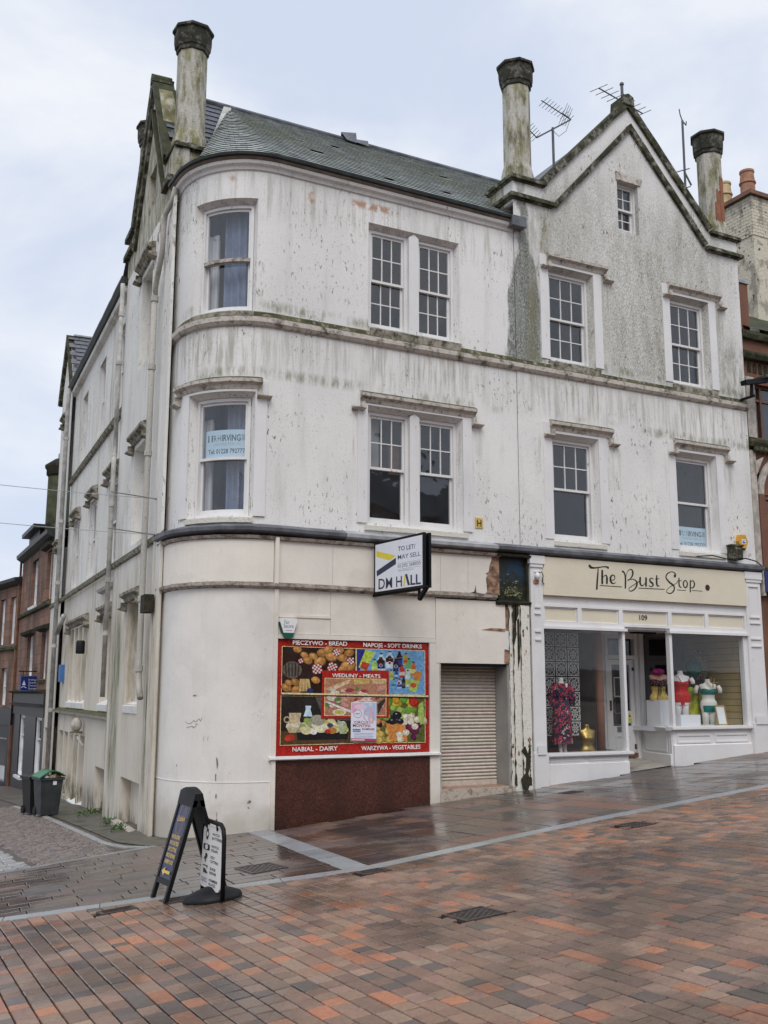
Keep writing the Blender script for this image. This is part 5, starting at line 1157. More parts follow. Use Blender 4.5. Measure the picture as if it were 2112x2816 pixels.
# letters on the fascia
STR = [[(12.286,4.449,0.056),(12.295,4.441,0.055),(12.304,4.433,0.053),(12.316,4.426,0.05),(12.333,4.422,0.044),(12.353,4.419,0.036),(12.378,4.418,0.03),(12.41,4.421,0.027),(12.447,4.425,0.025),(12.483,4.431,0.023),(12.519,4.437,0.022),(12.555,4.445,0.02),(12.589,4.45,0.02),(12.624,4.454,0.021),(12.657,4.456,0.023),(12.685,4.456,0.027),(12.702,4.453,0.032),(12.714,4.447,0.038),(12.726,4.442,0.044)],[(12.487,4.428,0.017),(12.483,4.389,0.023),(12.479,4.351,0.028),(12.474,4.311,0.033),(12.468,4.267,0.036),(12.462,4.222,0.038),(12.455,4.177,0.04),(12.449,4.128,0.04),(12.444,4.08,0.04),(12.439,4.044,0.04),(12.437,4.029,0.039),(12.435,4.026,0.038),(12.434,4.024,0.036)],[(12.582,4.375,0.043),(12.58,4.332,0.045),(12.578,4.29,0.046),(12.576,4.25,0.047),(12.574,4.212,0.047),(12.573,4.177,0.047),(12.571,4.142,0.047)],[(12.575,4.233,0.013),(12.591,4.249,0.013),(12.608,4.264,0.013),(12.624,4.277,0.013),(12.64,4.288,0.016),(12.657,4.296,0.019),(12.671,4.296,0.023),(12.68,4.287,0.03),(12.686,4.27,0.038),(12.69,4.247,0.043),(12.69,4.218,0.045),(12.688,4.183,0.044),(12.685,4.147,0.043)],[(12.773,4.213,0.013),(12.797,4.211,0.013),(12.822,4.209,0.013),(12.843,4.21,0.013),(12.859,4.217,0.014),(12.872,4.228,0.015),(12.881,4.241,0.017),(12.883,4.257,0.019),(12.881,4.276,0.022),(12.874,4.291,0.024),(12.861,4.302,0.022),(12.843,4.309,0.02),(12.826,4.31,0.02),(12.811,4.301,0.026),(12.796,4.286,0.034),(12.784,4.269,0.04),(12.777,4.25,0.044),(12.773,4.23,0.046),(12.773,4.21,0.047),(12.777,4.192,0.045),(12.786,4.175,0.041),(12.798,4.161,0.037),(12.814,4.153,0.031),(12.832,4.148,0.025),(12.85,4.147,0.02),(12.867,4.152,0.016),(12.883,4.161,0.013),(12.898,4.17,0.01)],[(12.514,4.094,0.013),(13.04,4.093,0.013)],[(13.081,4.391,0.041),(13.094,4.385,0.037),(13.107,4.378,0.033),(13.119,4.366,0.03),(13.128,4.348,0.032),(13.136,4.324,0.035),(13.141,4.297,0.037),(13.143,4.266,0.039),(13.142,4.232,0.04),(13.14,4.196,0.04),(13.137,4.158,0.039),(13.134,4.118,0.036),(13.13,4.078,0.034)],[(13.138,4.246,0.01),(13.153,4.288,0.01),(13.167,4.331,0.01),(13.183,4.367,0.01),(13.202,4.394,0.011),(13.221,4.414,0.012),(13.241,4.429,0.014),(13.26,4.439,0.015),(13.279,4.443,0.017),(13.296,4.441,0.02),(13.312,4.43,0.027),(13.325,4.412,0.036),(13.332,4.392,0.041),(13.331,4.368,0.04),(13.323,4.34,0.035),(13.311,4.314,0.031),(13.294,4.291,0.025),(13.273,4.269,0.02),(13.253,4.252,0.017),(13.236,4.242,0.019),(13.219,4.235,0.023),(13.202,4.229,0.027)],[(13.22,4.234,0.014),(13.253,4.243,0.013),(13.287,4.252,0.013),(13.319,4.256,0.014),(13.351,4.251,0.016),(13.381,4.24,0.019),(13.404,4.226,0.024),(13.419,4.21,0.03),(13.426,4.191,0.037),(13.425,4.168,0.041),(13.415,4.14,0.038),(13.397,4.109,0.032),(13.375,4.081,0.027),(13.347,4.058,0.024),(13.315,4.039,0.022),(13.285,4.026,0.02),(13.259,4.022,0.018),(13.235,4.024,0.015),(13.22,4.032,0.013),(13.215,4.045,0.013),(13.218,4.064,0.013),(13.229,4.082,0.013),(13.251,4.098,0.014),(13.28,4.113,0.014),(13.312,4.129,0.014),(13.346,4.147,0.014),(13.381,4.167,0.014),(13.413,4.184,0.014),(13.438,4.198,0.014),(13.46,4.21,0.014),(13.481,4.222,0.014)],[(13.511,4.291,0.044),(13.506,4.258,0.045),(13.502,4.226,0.045),(13.501,4.197,0.044),(13.508,4.175,0.041),(13.519,4.157,0.036),(13.532,4.145,0.031),(13.545,4.14,0.026),(13.56,4.141,0.021),(13.576,4.147,0.017),(13.591,4.157,0.015),(13.606,4.172,0.014),(13.622,4.186,0.014)],[(13.657,4.29,0.044),(13.648,4.145,0.044)],[(13.838,4.283,0.017),(13.828,4.291,0.017),(13.818,4.299,0.016),(13.806,4.302,0.017),(13.788,4.298,0.02),(13.767,4.289,0.024),(13.753,4.278,0.027),(13.749,4.266,0.031),(13.75,4.25,0.035),(13.758,4.236,0.038),(13.775,4.224,0.04),(13.798,4.212,0.041),(13.816,4.2,0.041),(13.825,4.186,0.039),(13.829,4.172,0.035),(13.827,4.159,0.031),(13.814,4.148,0.026),(13.794,4.139,0.021),(13.774,4.134,0.017),(13.757,4.136,0.016),(13.74,4.143,0.017),(13.724,4.149,0.017)],[(13.932,4.353,0.031),(13.928,4.306,0.036),(13.925,4.258,0.042),(13.924,4.219,0.045),(13.926,4.191,0.043),(13.93,4.172,0.039),(13.938,4.16,0.034),(13.952,4.155,0.028),(13.97,4.156,0.021),(13.988,4.157,0.014)],[(13.894,4.286,0.014),(13.992,4.301,0.014)],[(13.463,4.09,0.014),(14.114,4.098,0.014)],[(14.402,4.375,0.062),(14.411,4.391,0.05),(14.42,4.407,0.038),(14.417,4.422,0.028),(14.395,4.437,0.021),(14.362,4.45,0.017),(14.326,4.454,0.016),(14.287,4.447,0.017),(14.246,4.431,0.021),(14.213,4.411,0.025),(14.189,4.387,0.027),(14.171,4.36,0.029),(14.168,4.331,0.031),(14.185,4.302,0.033),(14.217,4.272,0.035),(14.252,4.244,0.037),(14.29,4.221,0.038),(14.331,4.201,0.038),(14.361,4.178,0.037),(14.373,4.151,0.036),(14.373,4.122,0.033),(14.364,4.096,0.031),(14.344,4.07,0.028),(14.316,4.047,0.024),(14.287,4.031,0.022),(14.258,4.023,0.02),(14.23,4.022,0.019),(14.206,4.027,0.018),(14.186,4.037,0.016),(14.171,4.052,0.014),(14.168,4.071,0.012),(14.183,4.093,0.012),(14.211,4.118,0.012),(14.245,4.142,0.012),(14.287,4.163,0.012),(14.335,4.184,0.012),(14.379,4.204,0.012),(14.414,4.224,0.012),(14.445,4.244,0.012),(14.477,4.264,0.012)],[(14.51,4.34,0.025),(14.506,4.296,0.029),(14.503,4.252,0.032),(14.502,4.216,0.034),(14.506,4.192,0.033),(14.514,4.176,0.031),(14.523,4.165,0.028),(14.535,4.159,0.023),(14.55,4.158,0.018),(14.564,4.158,0.012)],[(14.465,4.282,0.012),(14.573,4.294,0.012)],[(14.685,4.306,0.016),(14.664,4.296,0.02),(14.644,4.286,0.024),(14.629,4.272,0.028),(14.62,4.253,0.031),(14.615,4.231,0.034),(14.617,4.21,0.034),(14.625,4.188,0.031),(14.639,4.167,0.025),(14.654,4.156,0.022),(14.671,4.157,0.024),(14.69,4.168,0.028),(14.705,4.183,0.031),(14.716,4.204,0.032),(14.722,4.229,0.033),(14.722,4.252,0.031),(14.714,4.271,0.027),(14.699,4.287,0.021),(14.685,4.303,0.016)],[(14.805,4.306,0.028),(14.79,4.085,0.034)],[(14.801,4.256,0.009),(14.823,4.278,0.012),(14.844,4.299,0.015),(14.863,4.309,0.019),(14.882,4.302,0.024),(14.899,4.283,0.03),(14.91,4.262,0.034),(14.912,4.239,0.035),(14.907,4.214,0.034),(14.897,4.193,0.031),(14.879,4.176,0.027),(14.857,4.164,0.021),(14.836,4.158,0.016),(14.822,4.163,0.013),(14.809,4.176,0.011),(14.797,4.188,0.009)],[(14.446,4.102,0.011),(14.671,4.101,0.011)],[(14.841,4.109,0.011),(15.109,4.109,0.011)]]
m = MB()
lt = []
def stroke(m, Q, d, k=1.):
    n = len(Q); vs = []
    for i, (x_, z_, w_) in enumerate(Q):
        a = Q[max(i-1, 0)]; b = Q[min(i+1, n-1)]; l_ = math.hypot(b[0]-a[0], b[1]-a[1]) or 1; nx, nz_ = -(b[1]-a[1])/l_*w_*k/2, (b[0]-a[0])/l_*w_*k/2
        vs += [(x_+nx, -d, z_+nz_), (x_-nx, -d, z_-nz_)]
    m.add(vs, [(2*i, 2*i+2, 2*i+3, 2*i+1) for i in range(n-1)])
    for q in (Q[0], Q[-1]):
        m.add([(q[0]+q[2]*k/2*math.cos(2*PI*i/10), -d-.0003, q[1]+q[2]*k/2*math.sin(2*PI*i/10)) for i in range(10)], [tuple(range(10))])
for i, Q in enumerate(STR): stroke(m, Q, .118+.0004*(i % 3), 1.0)
plain('sign_black', (.012, .014, .012), .4); plain('sign_maroon', (.05, .008, .008), .4)
fas = [o for o in B.children if o.name.startswith('fascia') and o.data.materials[0].name == 'shop_cream'][0]
m.build('lettering', 'sign_black', fas, fix=False)
MB().add([(15.26+.062*math.cos(2*PI*i/20), -.119, 4.185+.062*math.sin(2*PI*i/20)) for i in range(20)], [tuple(range(20))]).build('dot', 'sign_maroon', fas, fix=False)
pr = Print(lambda a, b, k: Vector((a, -.024-.0004*k, b)))
vs, fs = text_geo('109', .02); x0 = min(v[0] for v in vs); x1 = max(v[0] for v in vs)
pr.m.add([(13.53+(v[0]-x0)/(x1-x0)*.20, -.0245, 3.485+v[1]/.73*.10) for v in vs], fs, (.015, .015, .012)); pr.build('door_number', band)
# ------------------------------------------------------------------ neighbours
# red sandstone building to the right
NB = empty('sandstone_building', (18.5, .2, .9), 'red sandstone building with arched window, right of the white corner building', 'building')
NX = lambda x_, d, z: Vector((x_, .10-d, z))
wall('wall', NX, 16.80, 24, .4, 10.0, [(17.15, 18.7, 7.55, 8.78), (17.10, 19.3, 4.9, 6.78), (17.2, 22, 1.2, 3.9)], .25, 'sandstone_red', NB)
m = MB(); m.box(16.80, 24, .36, 8, .3, 10.0); m.build('body', 'room', NB)
for z, p, mat in ((9.36, .18, 'sandledge'), (9.84, .14, 'sandledge'), (7.38, .16, 'sandledge'), (4.60, .2, 'sandledge')): MB().usweep(NX, 16.805, 24, [(0, z-.08), (p*.7, z-.06), (p, z+.03), (p, z+.08), (0, z+.16)], jit=.01).build('string_course', mat, NB)
for k in range(12): MB().prism([(17.0+.17*k, 9.02), (17.11+.17*k, 9.02), (17.11+.17*k, 9.18), (17.055+.17*k, 9.26), (17.0+.17*k, 9.18)], .0, .012, NX).build('dark_arch', 'rot', NB)  # dark raised plates on the wall face, standing in for recesses
for k in range(14): MB().lathe([(.02, 7.20), (.055, 7.24), (.055, 7.32)], (17.0+.14*k, .0), 8).build('corbel', 'sandledge', NB)
m = MB(); frame(m, NX, 17.15, 18.7, 7.55, 8.78, -.2, -.1, .05); m.ubox(NX, 17.44, 17.49, -.2, -.1, 7.6, 8.73); m.ubox(NX, 17.2, 18.65, -.19, -.11, 8.42, 8.47); wn = m.build('window', 'timber', NB)
for a, b, z0, z1 in ((17.2, 17.44, 7.6, 8.42), (17.49, 18.65, 7.6, 8.42), (17.2, 17.44, 8.47, 8.73), (17.49, 18.65, 8.47, 8.73)): pane(NX, a, b, z0, z1, -.15, wn)
MB().ubox(NX, 16.88, 17.13, 0, .05, 7.54, 8.9).build('pier', 'concrete_step', NB)
m = MB(); n = 14
for r0, r1, d1, mat, nm in ((1.12, .98, .07, 'concrete_step', 'arch_ring'), (.97, .80, .03, 'sandstone_red', 'arch_band')):
    vs = []
    for i in range(n+1):
        t = PI-PI*i/n
        for rr in (r0, r1): vs += [NX(18.18+rr*math.cos(t), d1, 6.30+rr*.9*math.sin(t)), NX(18.18+rr*math.cos(t), 0, 6.30+rr*.9*math.sin(t))]
    MB().add(vs, [(4*i, 4*i+4, 4*i+6, 4*i+2) for i in range(n)]+[(4*i, 4*i+1, 4*i+5, 4*i+4) for i in range(n)]+[(4*i+2, 4*i+6, 4*i+7, 4*i+3) for i in range(n)]).build(nm, mat, NB)
MB().ubox(NX, 17.05, 17.22, 0, .07, 4.7, 6.30).build('pier', 'sandstone_red', NB); MB().ubox(NX, 16.86, 17.04, 0, .05, 4.7, 7.25).build('pier', 'concrete_step', NB)
MB().prism([(16.98, 7.0), (17.24, 7.12), (17.0, 6.7)], .05, .09, NX).build('spandrel', 'concrete_step', NB)
m = MB(); frame(m, NX, 17.22, 19.2, 4.9, 6.30, -.2, -.1, .07); m.ubox(NX, 17.4, 17.46, -.2, -.1, 4.95, 6.2); m.ubox(NX, 17.28, 19.1, -.19, -.11, 5.75, 5.82); wn = m.build('window', 'timber', NB)
pane(NX, 17.28, 17.40, 4.97, 6.2, -.15, wn); pane(NX, 17.46, 19.1, 4.97, 6.2, -.15, wn)
for k in range(8): MB().ubox(NX, 17.29, 17.39, -.22, -.18, 5.0+.085*k, 5.05+.085*k).build('blind_slat', 'paper', wn)
MB().box(16.93, 17.22, .15, .55, 9.9, 11.1).build('skew_pier', 'sandstone_red', NB); MB().box(16.90, 17.25, .12, .58, 11.1, 11.18).build('pier_cap', 'lead_pale', NB)
m = MB(); m.add([(17.0, -.05, 10.0), (24, -.05, 10.0), (24, 3.2, 12.0), (17.0, 3.2, 12.0)], [(0, 1, 2, 3)]); m.build('roof', 'sandledge', NB, fix=False)
MB().ubox(NX, 16.90, 22, .05, .22, 4.18, 4.62).build('blue_fascia', 'blue_sign', NB); MB().ubox(NX, 16.86, 16.93, .0, .20, 4.10, 4.70).build('fascia_end', 'concrete_step', NB)
MB().ubox(NX, 16.84, 17.08, .0, .06, .9, 4.10).build('pilaster', 'sandstone_red', NB); MB().ubox(NX, 17.10, 17.16, .02, .08, 1.2, 3.6).build('shutter_rail', 'steel', NB)
MB().ubox(NX, 17.16, 22, -.1, -.05, .6, 4.0).build('shopfront', 'shopblack', NB)
# white brick chimney stack behind
ST = empty('brick_chimney_stack', (21.2, 3.6, 10), 'tall whitewashed brick chimney stack with clay pots behind the right gable', 'chimney')
MB().box(20.80, 22.3, 3.02, 4.45, 9.5, 15.40).build('core', 'whitebrick', ST)
pc = []
for r_ in range(12):
    z0 = 14.28+.095*r_
    for k in range(9):
        x0 = 20.785+.19*k-(.095 if r_ % 2 else 0); x0c = max(20.785, x0); x1 = min(22.3, x0+.18)
        if x1-x0c > .03: pc.append(((x0c, 3.0, z0), [(x0c, 3.0, z0), (x1, 3.0, z0), (x1, 3.0, z0+.085), (x0c, 3.0, z0+.085), (x0c, 3.03, z0), (x1, 3.03, z0), (x1, 3.03, z0+.085), (x0c, 3.03, z0+.085)], [(0, 1, 2, 3), (0, 4, 5, 1), (1, 5, 6, 2), (2, 6, 7, 3), (3, 7, 4, 0)], (.6, .55, .45)))
        y0 = 3.035+.19*k-(0 if r_ % 2 else .095); y0c = max(3.035, y0); y1 = min(4.45, y0+.18)
        if y1-y0c > .03: pc.append(((20.78, y0c, z0), [(20.775, y0c, z0), (20.775, y1, z0), (20.775, y1, z0+.085), (20.775, y0c, z0+.085), (20.805, y0c, z0), (20.805, y1, z0), (20.805, y1, z0+.085), (20.805, y0c, z0+.085)], [(0, 1, 2, 3), (0, 4, 5, 1), (1, 5, 6, 2), (2, 6, 7, 3), (3, 7, 4, 0)], (.6, .55, .45)))
build_pieces(pc, 'brick', ST, 'whitebrick', 300)
MB().box(20.66, 22.4, 2.9, 4.55, 15.42, 15.50).box(20.70, 22.4, 2.94, 4.5, 15.50, 15.56).build('capstone', 'timber', ST)
def pot(x_, y_, z_, mat): MB().lathe([(.20, z_), (.195, z_+.3), (.19, z_+.34), (.225, z_+.36), (.225, z_+.40), (.20, z_+.42), (.18, z_+.66), (.20, z_+.68), (.20, z_+.74), (.15, z_+.75)], (x_, y_), 16).build('chimney_pot', mat, ST, smooth=False)
pot(21.02, 3.3, 15.56, 'terracotta'); pot(20.98, 4.1, 15.56, 'buffpot')
m = MB(); m.box(21.9, 24, 3.2, 6, 9, 13.2); m.build('lower_stack', 'whitebrick', ST)

# red sandstone buildings down the alley
SB = empty('sandstone_building', TM(3.5, -2, -1), 'red sandstone building with dark shopfront next down the alley', 'building')
wall('wall', TM, .0, 7.4, 2.1, 7.05, [(3.3, 4.75, 5.05, 6.66), (.35, 1.3, 5.0, 6.6), (3.4, 4.9, 2.6, 4.05), (.4, 1.5, 2.5, 4.05)], .28, 'sandstone', SB)
MB().ubox(TM, 0, 7.4, -5, -.4, -2, 7.0).build('body', 'room', SB); MB().ubox(TM, 7.38, 7.45, -5, -.0, -2, 7.05).build('end_wall', 'sandstone', SB)
for a, b, z0, z1 in ((3.3, 4.75, 5.05, 6.66), (.35, 1.3, 5.0, 6.6), (3.4, 4.9, 2.6, 4.05), (.4, 1.5, 2.5, 4.05)):
    sash_window(TM, a, b, z0, z1, (z0+z1)/2, -.12, SB, mat='upvc', fw=.10); MB().usweep(TM, a-.12, b+.12, [(-.2, z0-.12), (.06, z0-.12), (.08, z0-.03), (-.2, z0+.0)]).build('sill', 'upvc' if z0 > 5 else 'sandledge', SB)
for a, b, z in ((3.1, 5.5, 4.12), (.1, 1.9, 4.12), (.1, 1.8, 6.75)): MB().usweep(TM, a, b, [(0, z-.1), (.16, z-.05), (.2, z+.04), (0, z+.1)]).build('hood_mould', 'rot', SB)
MB().usweep(TM, 0, 7.4, [(0, 4.76), (.10, 4.80), (.12, 4.88), (0, 4.96)], jit=.008).build('string_course', 'sandledge', SB)
MB().usweep(TM, 0, 7.45, [(0, 6.9), (.12, 6.96), (.24, 7.04), (.26, 7.16), (0, 7.2)]).build('gutter', 'gutter', SB)
m = MB(); m.add([TM(0, .1, 7.15), TM(7.4, .1, 7.15), TM(7.4, -3, 8.9), TM(0, -3, 8.9)], [(0, 1, 2, 3)]); m.build('roof', 'lead', SB, fix=False)
m = MB(); m.prism([(4.6, 7.15), (7.3, 7.15), (7.3, 7.85), (4.6, 7.85)], -1.5, -.15, TM); m.ubox(TM, 4.4, 7.5, -1.6, .1, 7.85, 8.0); m.build('dormer', 'shopgrey', SB)
MB().ubox(TM, 0, 7.4, -.05, .06, 1.72, 2.05).build('fascia', 'shopgrey', SB); MB().usweep(TM, 0, 7.42, [(0, 2.05), (.2, 2.07), (.24, 2.12), (0, 2.18)]).build('cornice', 'rot', SB); MB().usweep(TM, 0, 7.42, [(0, 1.62), (.16, 1.64), (.18, 1.70), (0, 1.72)]).build('cornice', 'shopgrey', SB)
MB().ubox(TM, 0, 7.4, -.05, .04, 1.32, 1.62).build('frieze', 'shopgrey', SB)
wall('shopfront', TM, 0, 7.4, -2.2, 1.32, [(.5, 1.8, -.75, 1.30), (4.3, 5.6, -.75, 1.30)], .2, 'shopblack', SB)
for a, b in ((.5, 1.8), (4.3, 5.6)): sash_window(TM, a, b, -.75, 1.30, .62, -.04, SB, mat='upvc', fw=.09); MB().ubox(TM, a-.1, b+.1, 0, .10, -.84, -.75).build('sill', 'upvc', SB)
# round chimney over the alley roofs
CT = empty('round_chimney', (6.35, 22.3, 7), 'round dark mossy chimney above the sandstone roof down the alley', 'chimney')
MB().lathe([(.42, 5.5), (.40, 9.9)], (6.42, 22.3), 18).build('shaft', 'sandledge', CT, smooth=True); MB().lathe([(.40, 9.75), (.47, 9.82), (.47, 10.0), (.53, 10.08), (.53, 10.16), (.18, 10.42), (.12, 10.42)], (6.42, 22.3), 18).build('cap', 'rot', CT, smooth=True); MB().lathe([(.09, 10.4), (.09, 10.62)], (6.42, 22.3), 10).build('vent', 'lead_pale', CT)
MB().box(6.0, 7.2, 22.0, 23, 5.5, 8.0).build('base', 'rot', CT)
SC = empty('sandstone_building', UM(3, -2, -1.5), 'farthest red sandstone building at the left edge, where the alley bends', 'building')
wall('wall', UM, 0, 9, 1.5, 6.25, [(.6, 1.3, 3.9, 5.7), (2.0, 2.7, 3.9, 5.7), (1.2, 2.0, 1.6, 3.0)], .25, 'sandstone', SC)
for a, b, z0, z1 in ((.6, 1.3, 3.9, 5.7), (2.0, 2.7, 3.9, 5.7), (1.2, 2.0, 1.6, 3.0)): sash_window(UM, a, b, z0, z1, (z0+z1)/2, -.12, SC, mat='upvc', fw=.08)
MB().ubox(UM, 0, 9, -5, -.4, -2, 6.2).build('body', 'room', SC)
MB().usweep(UM, -.1, 9, [(0, 6.1), (.15, 6.15), (.3, 6.24), (.32, 6.36), (0, 6.4)]).build('gutter', 'gutter', SC)
m = MB(); m.add([UM(-.1, .1, 6.38), UM(9, .1, 6.38), UM(9, -3, 7.6), UM(-.1, -3, 7.6)], [(0, 1, 2, 3)]); m.build('roof', 'lead', SC, fix=False)
MB().usweep(UM, 0, 9, [(0, 3.65), (.1, 3.68), (.12, 3.78), (0, 3.85)]).build('string_course', 'sandledge', SC)
MB().ubox(UM, 0, 9, -.05, .10, .9, 1.5).build('fascia', 'shopblack', SC)
wall('shopfront', UM, 0, 9, -2.6, .9, [(.7, 4, -1.2, .4)], .3, 'shopblack', SC); m = MB(); frame(m, UM, .7, 4, -1.2, .4, -.1, -.04, .06); wn = m.build('shop_window', 'steel', SC); pane(UM, .76, 3.94, -1.14, .34, -.07, wn, 'glass_shop')
tag(MB().ubox(UM, .9, 2.6, -.35, -.15, -1.2, -.7).build('display_plinth', 'whitebox'), 'white display block in the far shop window', 'display block')
MB().ubox(TM, 7.46, 7.54, .02, .10, -2, 7.0).build('downpipe', 'timber', SB)

# ------------------------------------------------------------------ signs
sg = empty('to_let_board', (7.8, -.9, 3.7), 'white and navy TO LET board in black frame, projecting over the boarded-up shop', 'sign')
W0 = Vector((7.73, -.16, 0)); W1 = Vector((7.86, -1.60, 0)); BD = (W1-W0).normalized(); BN = Vector((BD.y, -BD.x, 0))   # BN points to the camera's side (-x)
LBD = (W1-W0).length
def SMAP(t, d, z): return W0+BD*(t*LBD)+BN*d+Vector((0, 0, z))
m = MB(); frame(m, SMAP, 0, 1, 3.70, 4.56, -.02, .02, .028, .04, .04); m.ubox(SMAP, .01, .99, -.008, .008, 3.71, 4.55); m.build('front_panel', 'black_metal', sg)
SMB = lambda t, d, z: SMAP(t, d-.10, z)
m = MB(); frame(m, SMB, 0, 1, 3.70, 4.56, -.02, .02, .028, .04, .04); m.ubox(SMB, .01, .99, -.008, .008, 3.71, 4.55); m.build('rear_panel', 'black_metal', sg)
m = MB(); m.bar(SMAP(.99, -.05, 3.72), SMAP(.84, -.05, 3.53), .06, .05); m.bar(SMAP(.84, -.05, 3.53), SMAP(.84, -.05, 3.70), .04, .04); m.bar(SMAP(.84, -.05, 3.69), SMAP(-.08, -.05, 3.69), .04, .04); m.build('stay', 'black_metal', sg)
def sgm(px, py, k):
    a = (px-165)/1135.; yt = 462-222*a; yb = 1566-196*a; b = (py-yt)/(yb-yt); d0, d1 = 16.87, 15.62; t = a*d0/(d1-a*(d1-d0)); t = .028+t*.944
    return SMAP(t, .0215+.0001*k, 4.522-b*.785)
pr = Print(sgm); NV = (.012, .022, .075); YL = (.78, .66, .05)
pr.poly([(165, 462), (1300, 240), (1300, 1370), (165, 1566)], (.80, .83, .90))
pr.poly([(190, 605), (660, 712), (520, 830), (190, 740)], YL); pr.poly([(195, 1075), (660, 760), (660, 910), (205, 1205)], NV)
def st(t, x0, yb0, x1, yb1, h, bold=.012, col=NV): pr.text(t, x0, yb0, x1-x0, h, col, bold, yb1-yb0)
st('TO LET/', 710, 610, 1130, 545, 105); st('MAY SELL', 705, 805, 1250, 712, 105, .004); st('01292 268055', 705, 1000, 1258, 905, 82, .0); st('www.dmhall.co.uk', 712, 1085, 1085, 1030, 45, 0, (.2, .22, .3))
for ya, yb in ((900, 805), (1035, 945)): pr.line([(705, ya), (1255, yb)], 5, (.1, .11, .18))
st('DM H', 245, 1500, 805, 1415, 250, .012); pr.poly([(830, 1410), (868, 1402), (905, 1165), (870, 1150)], YL); pr.poly([(880, 1140), (930, 1132), (1000, 1380), (945, 1390)], NV); st('LL', 1010, 1378, 1260, 1345, 235, .02)
pr.build('printed_face', sg)

gp_ = empty('picture_panel', (7.45, -.03, 1.1), 'red-framed grocery picture panel filling the shop window', 'poster')
def pz(px, py, k):
    a = (px-100)/1468.; yt = 85+10*a; yb = 1210-70*a; b = (py-yt)/(yb-yt); d0, d1 = 16.27, 17.55; t = a*d0/(d1-a*(d1-d0))
    return Vector((6.065+2.77*t, -.012-.00004*k, 2.935-b*1.805))
MB().box(6.06, 8.84, -.008, .06, 1.128, 2.94).build('backing', 'black_plastic', gp_)
pr = Print(pz); RED = (.40, .018, .012); rr_ = random.Random(5); U = rr_.uniform
pr.poly([(100, 85), (1568, 95), (1568, 1140), (100, 1210)], RED)
def pic(x0, y0, x1, y1, y2, y3, bgc): pr.poly([(x0-6, y0-6), (x1+6, y1-6), (x1+6, y2+6), (x0-6, y3+6)], (.75, .62, .3)); pr.poly([(x0, y0), (x1, y1), (x1, y2), (x0, y3)], bgc)
pic(155, 160, 862, 168, 606, 612, (.028, .012, .008))
def bun(x_, y_, r, c=(.42, .20, .06)): k = U(.8, 1.2); ro = U(-.5, .5); pr.ell(x_, y_, r, r*.75, tuple(q*.45*k for q in c), ro); pr.ell(x_-r*.05, y_-r*.08, r*.9, r*.64, tuple(q*k for q in c), ro); pr.ell(x_-r*.2, y_-r*.25, r*.45, r*.28, tuple(min(.8, q*1.5*k) for q in c), ro)
for x_, y_, r in ((300, 185, 45), (370, 240, 42), (455, 250, 46), (545, 215, 60), (630, 250, 62), (600, 180, 50), (700, 190, 55), (735, 260, 52), (800, 210, 52), (400, 290, 50), (520, 300, 62), (790, 340, 80), (740, 370, 50), (285, 505, 48), (300, 580, 60), (480, 480, 46), (200, 560, 55), (220, 510, 40)): bun(x_, y_, r)
pr.ell(250, 385, 95, 85, (.12, .10, .08))
for i in range(5): pr.line([(185+i*33, 320), (195+i*28, 450)], 12, (.03, .025, .02))
for i in range(4): pr.line([(340+i*22, 470), (330+i*32, 590)], 24, (.55, .38, .16))
def gingham(x_, y_, n, s, rot=.3):
    for i in range(n):
        for j in range(n): a = x_+(i*math.cos(rot)-j*math.sin(rot))*s; b = y_+(i*math.sin(rot)+j*math.cos(rot))*s; pr.poly([(a, b), (a+s, b), (a+s, b+s), (a, b+s)], (.7, .66, .64) if (i+j) % 2 else (.35, .02, .03))
gingham(440, 335, 5, 18, -.2); gingham(610, 300, 5, 17, .35); gingham(655, 170, 4, 15); gingham(780, 255, 4, 16, 0.); gingham(315, 270, 3, 15)
pr.ell(425, 580, 30, 22, (.02, .04, .2))
pic(872, 168, 1528, 175, 598, 604, (.16, .36, .62))
pr.poly([(872, 168), (960, 170), (900, 385), (872, 390)], (.02, .035, .22))
pr.poly([(955, 175), (1050, 200), (960, 385), (890, 345)], (.45, .55, .08)); pr.poly([(925, 290), (1000, 310), (965, 380), (905, 350)], (.45, .06, .03))
def bottle(x_, y0, y1, w_, c, lab, cap=(.05, .05, .06)):
    pr.poly([(x_-w_*.2, y0), (x_+w_*.2, y0), (x_+w_*.25, y0+(y1-y0)*.14), (x_+w_*.5, y0+(y1-y0)*.3), (x_+w_*.5, y1), (x_-w_*.5, y1), (x_-w_*.5, y0+(y1-y0)*.3), (x_-w_*.25, y0+(y1-y0)*.14)], c)
    pr.rect(x_-w_*.2, y0-8, x_+w_*.2, y0+6, cap); yl = y0+(y1-y0)*.52; pr.rect(x_-w_*.5, yl, x_+w_*.5, yl+(y1-y0)*.3, lab)
DKc = (.035, .012, .008); PB = (.02, .05, .25)
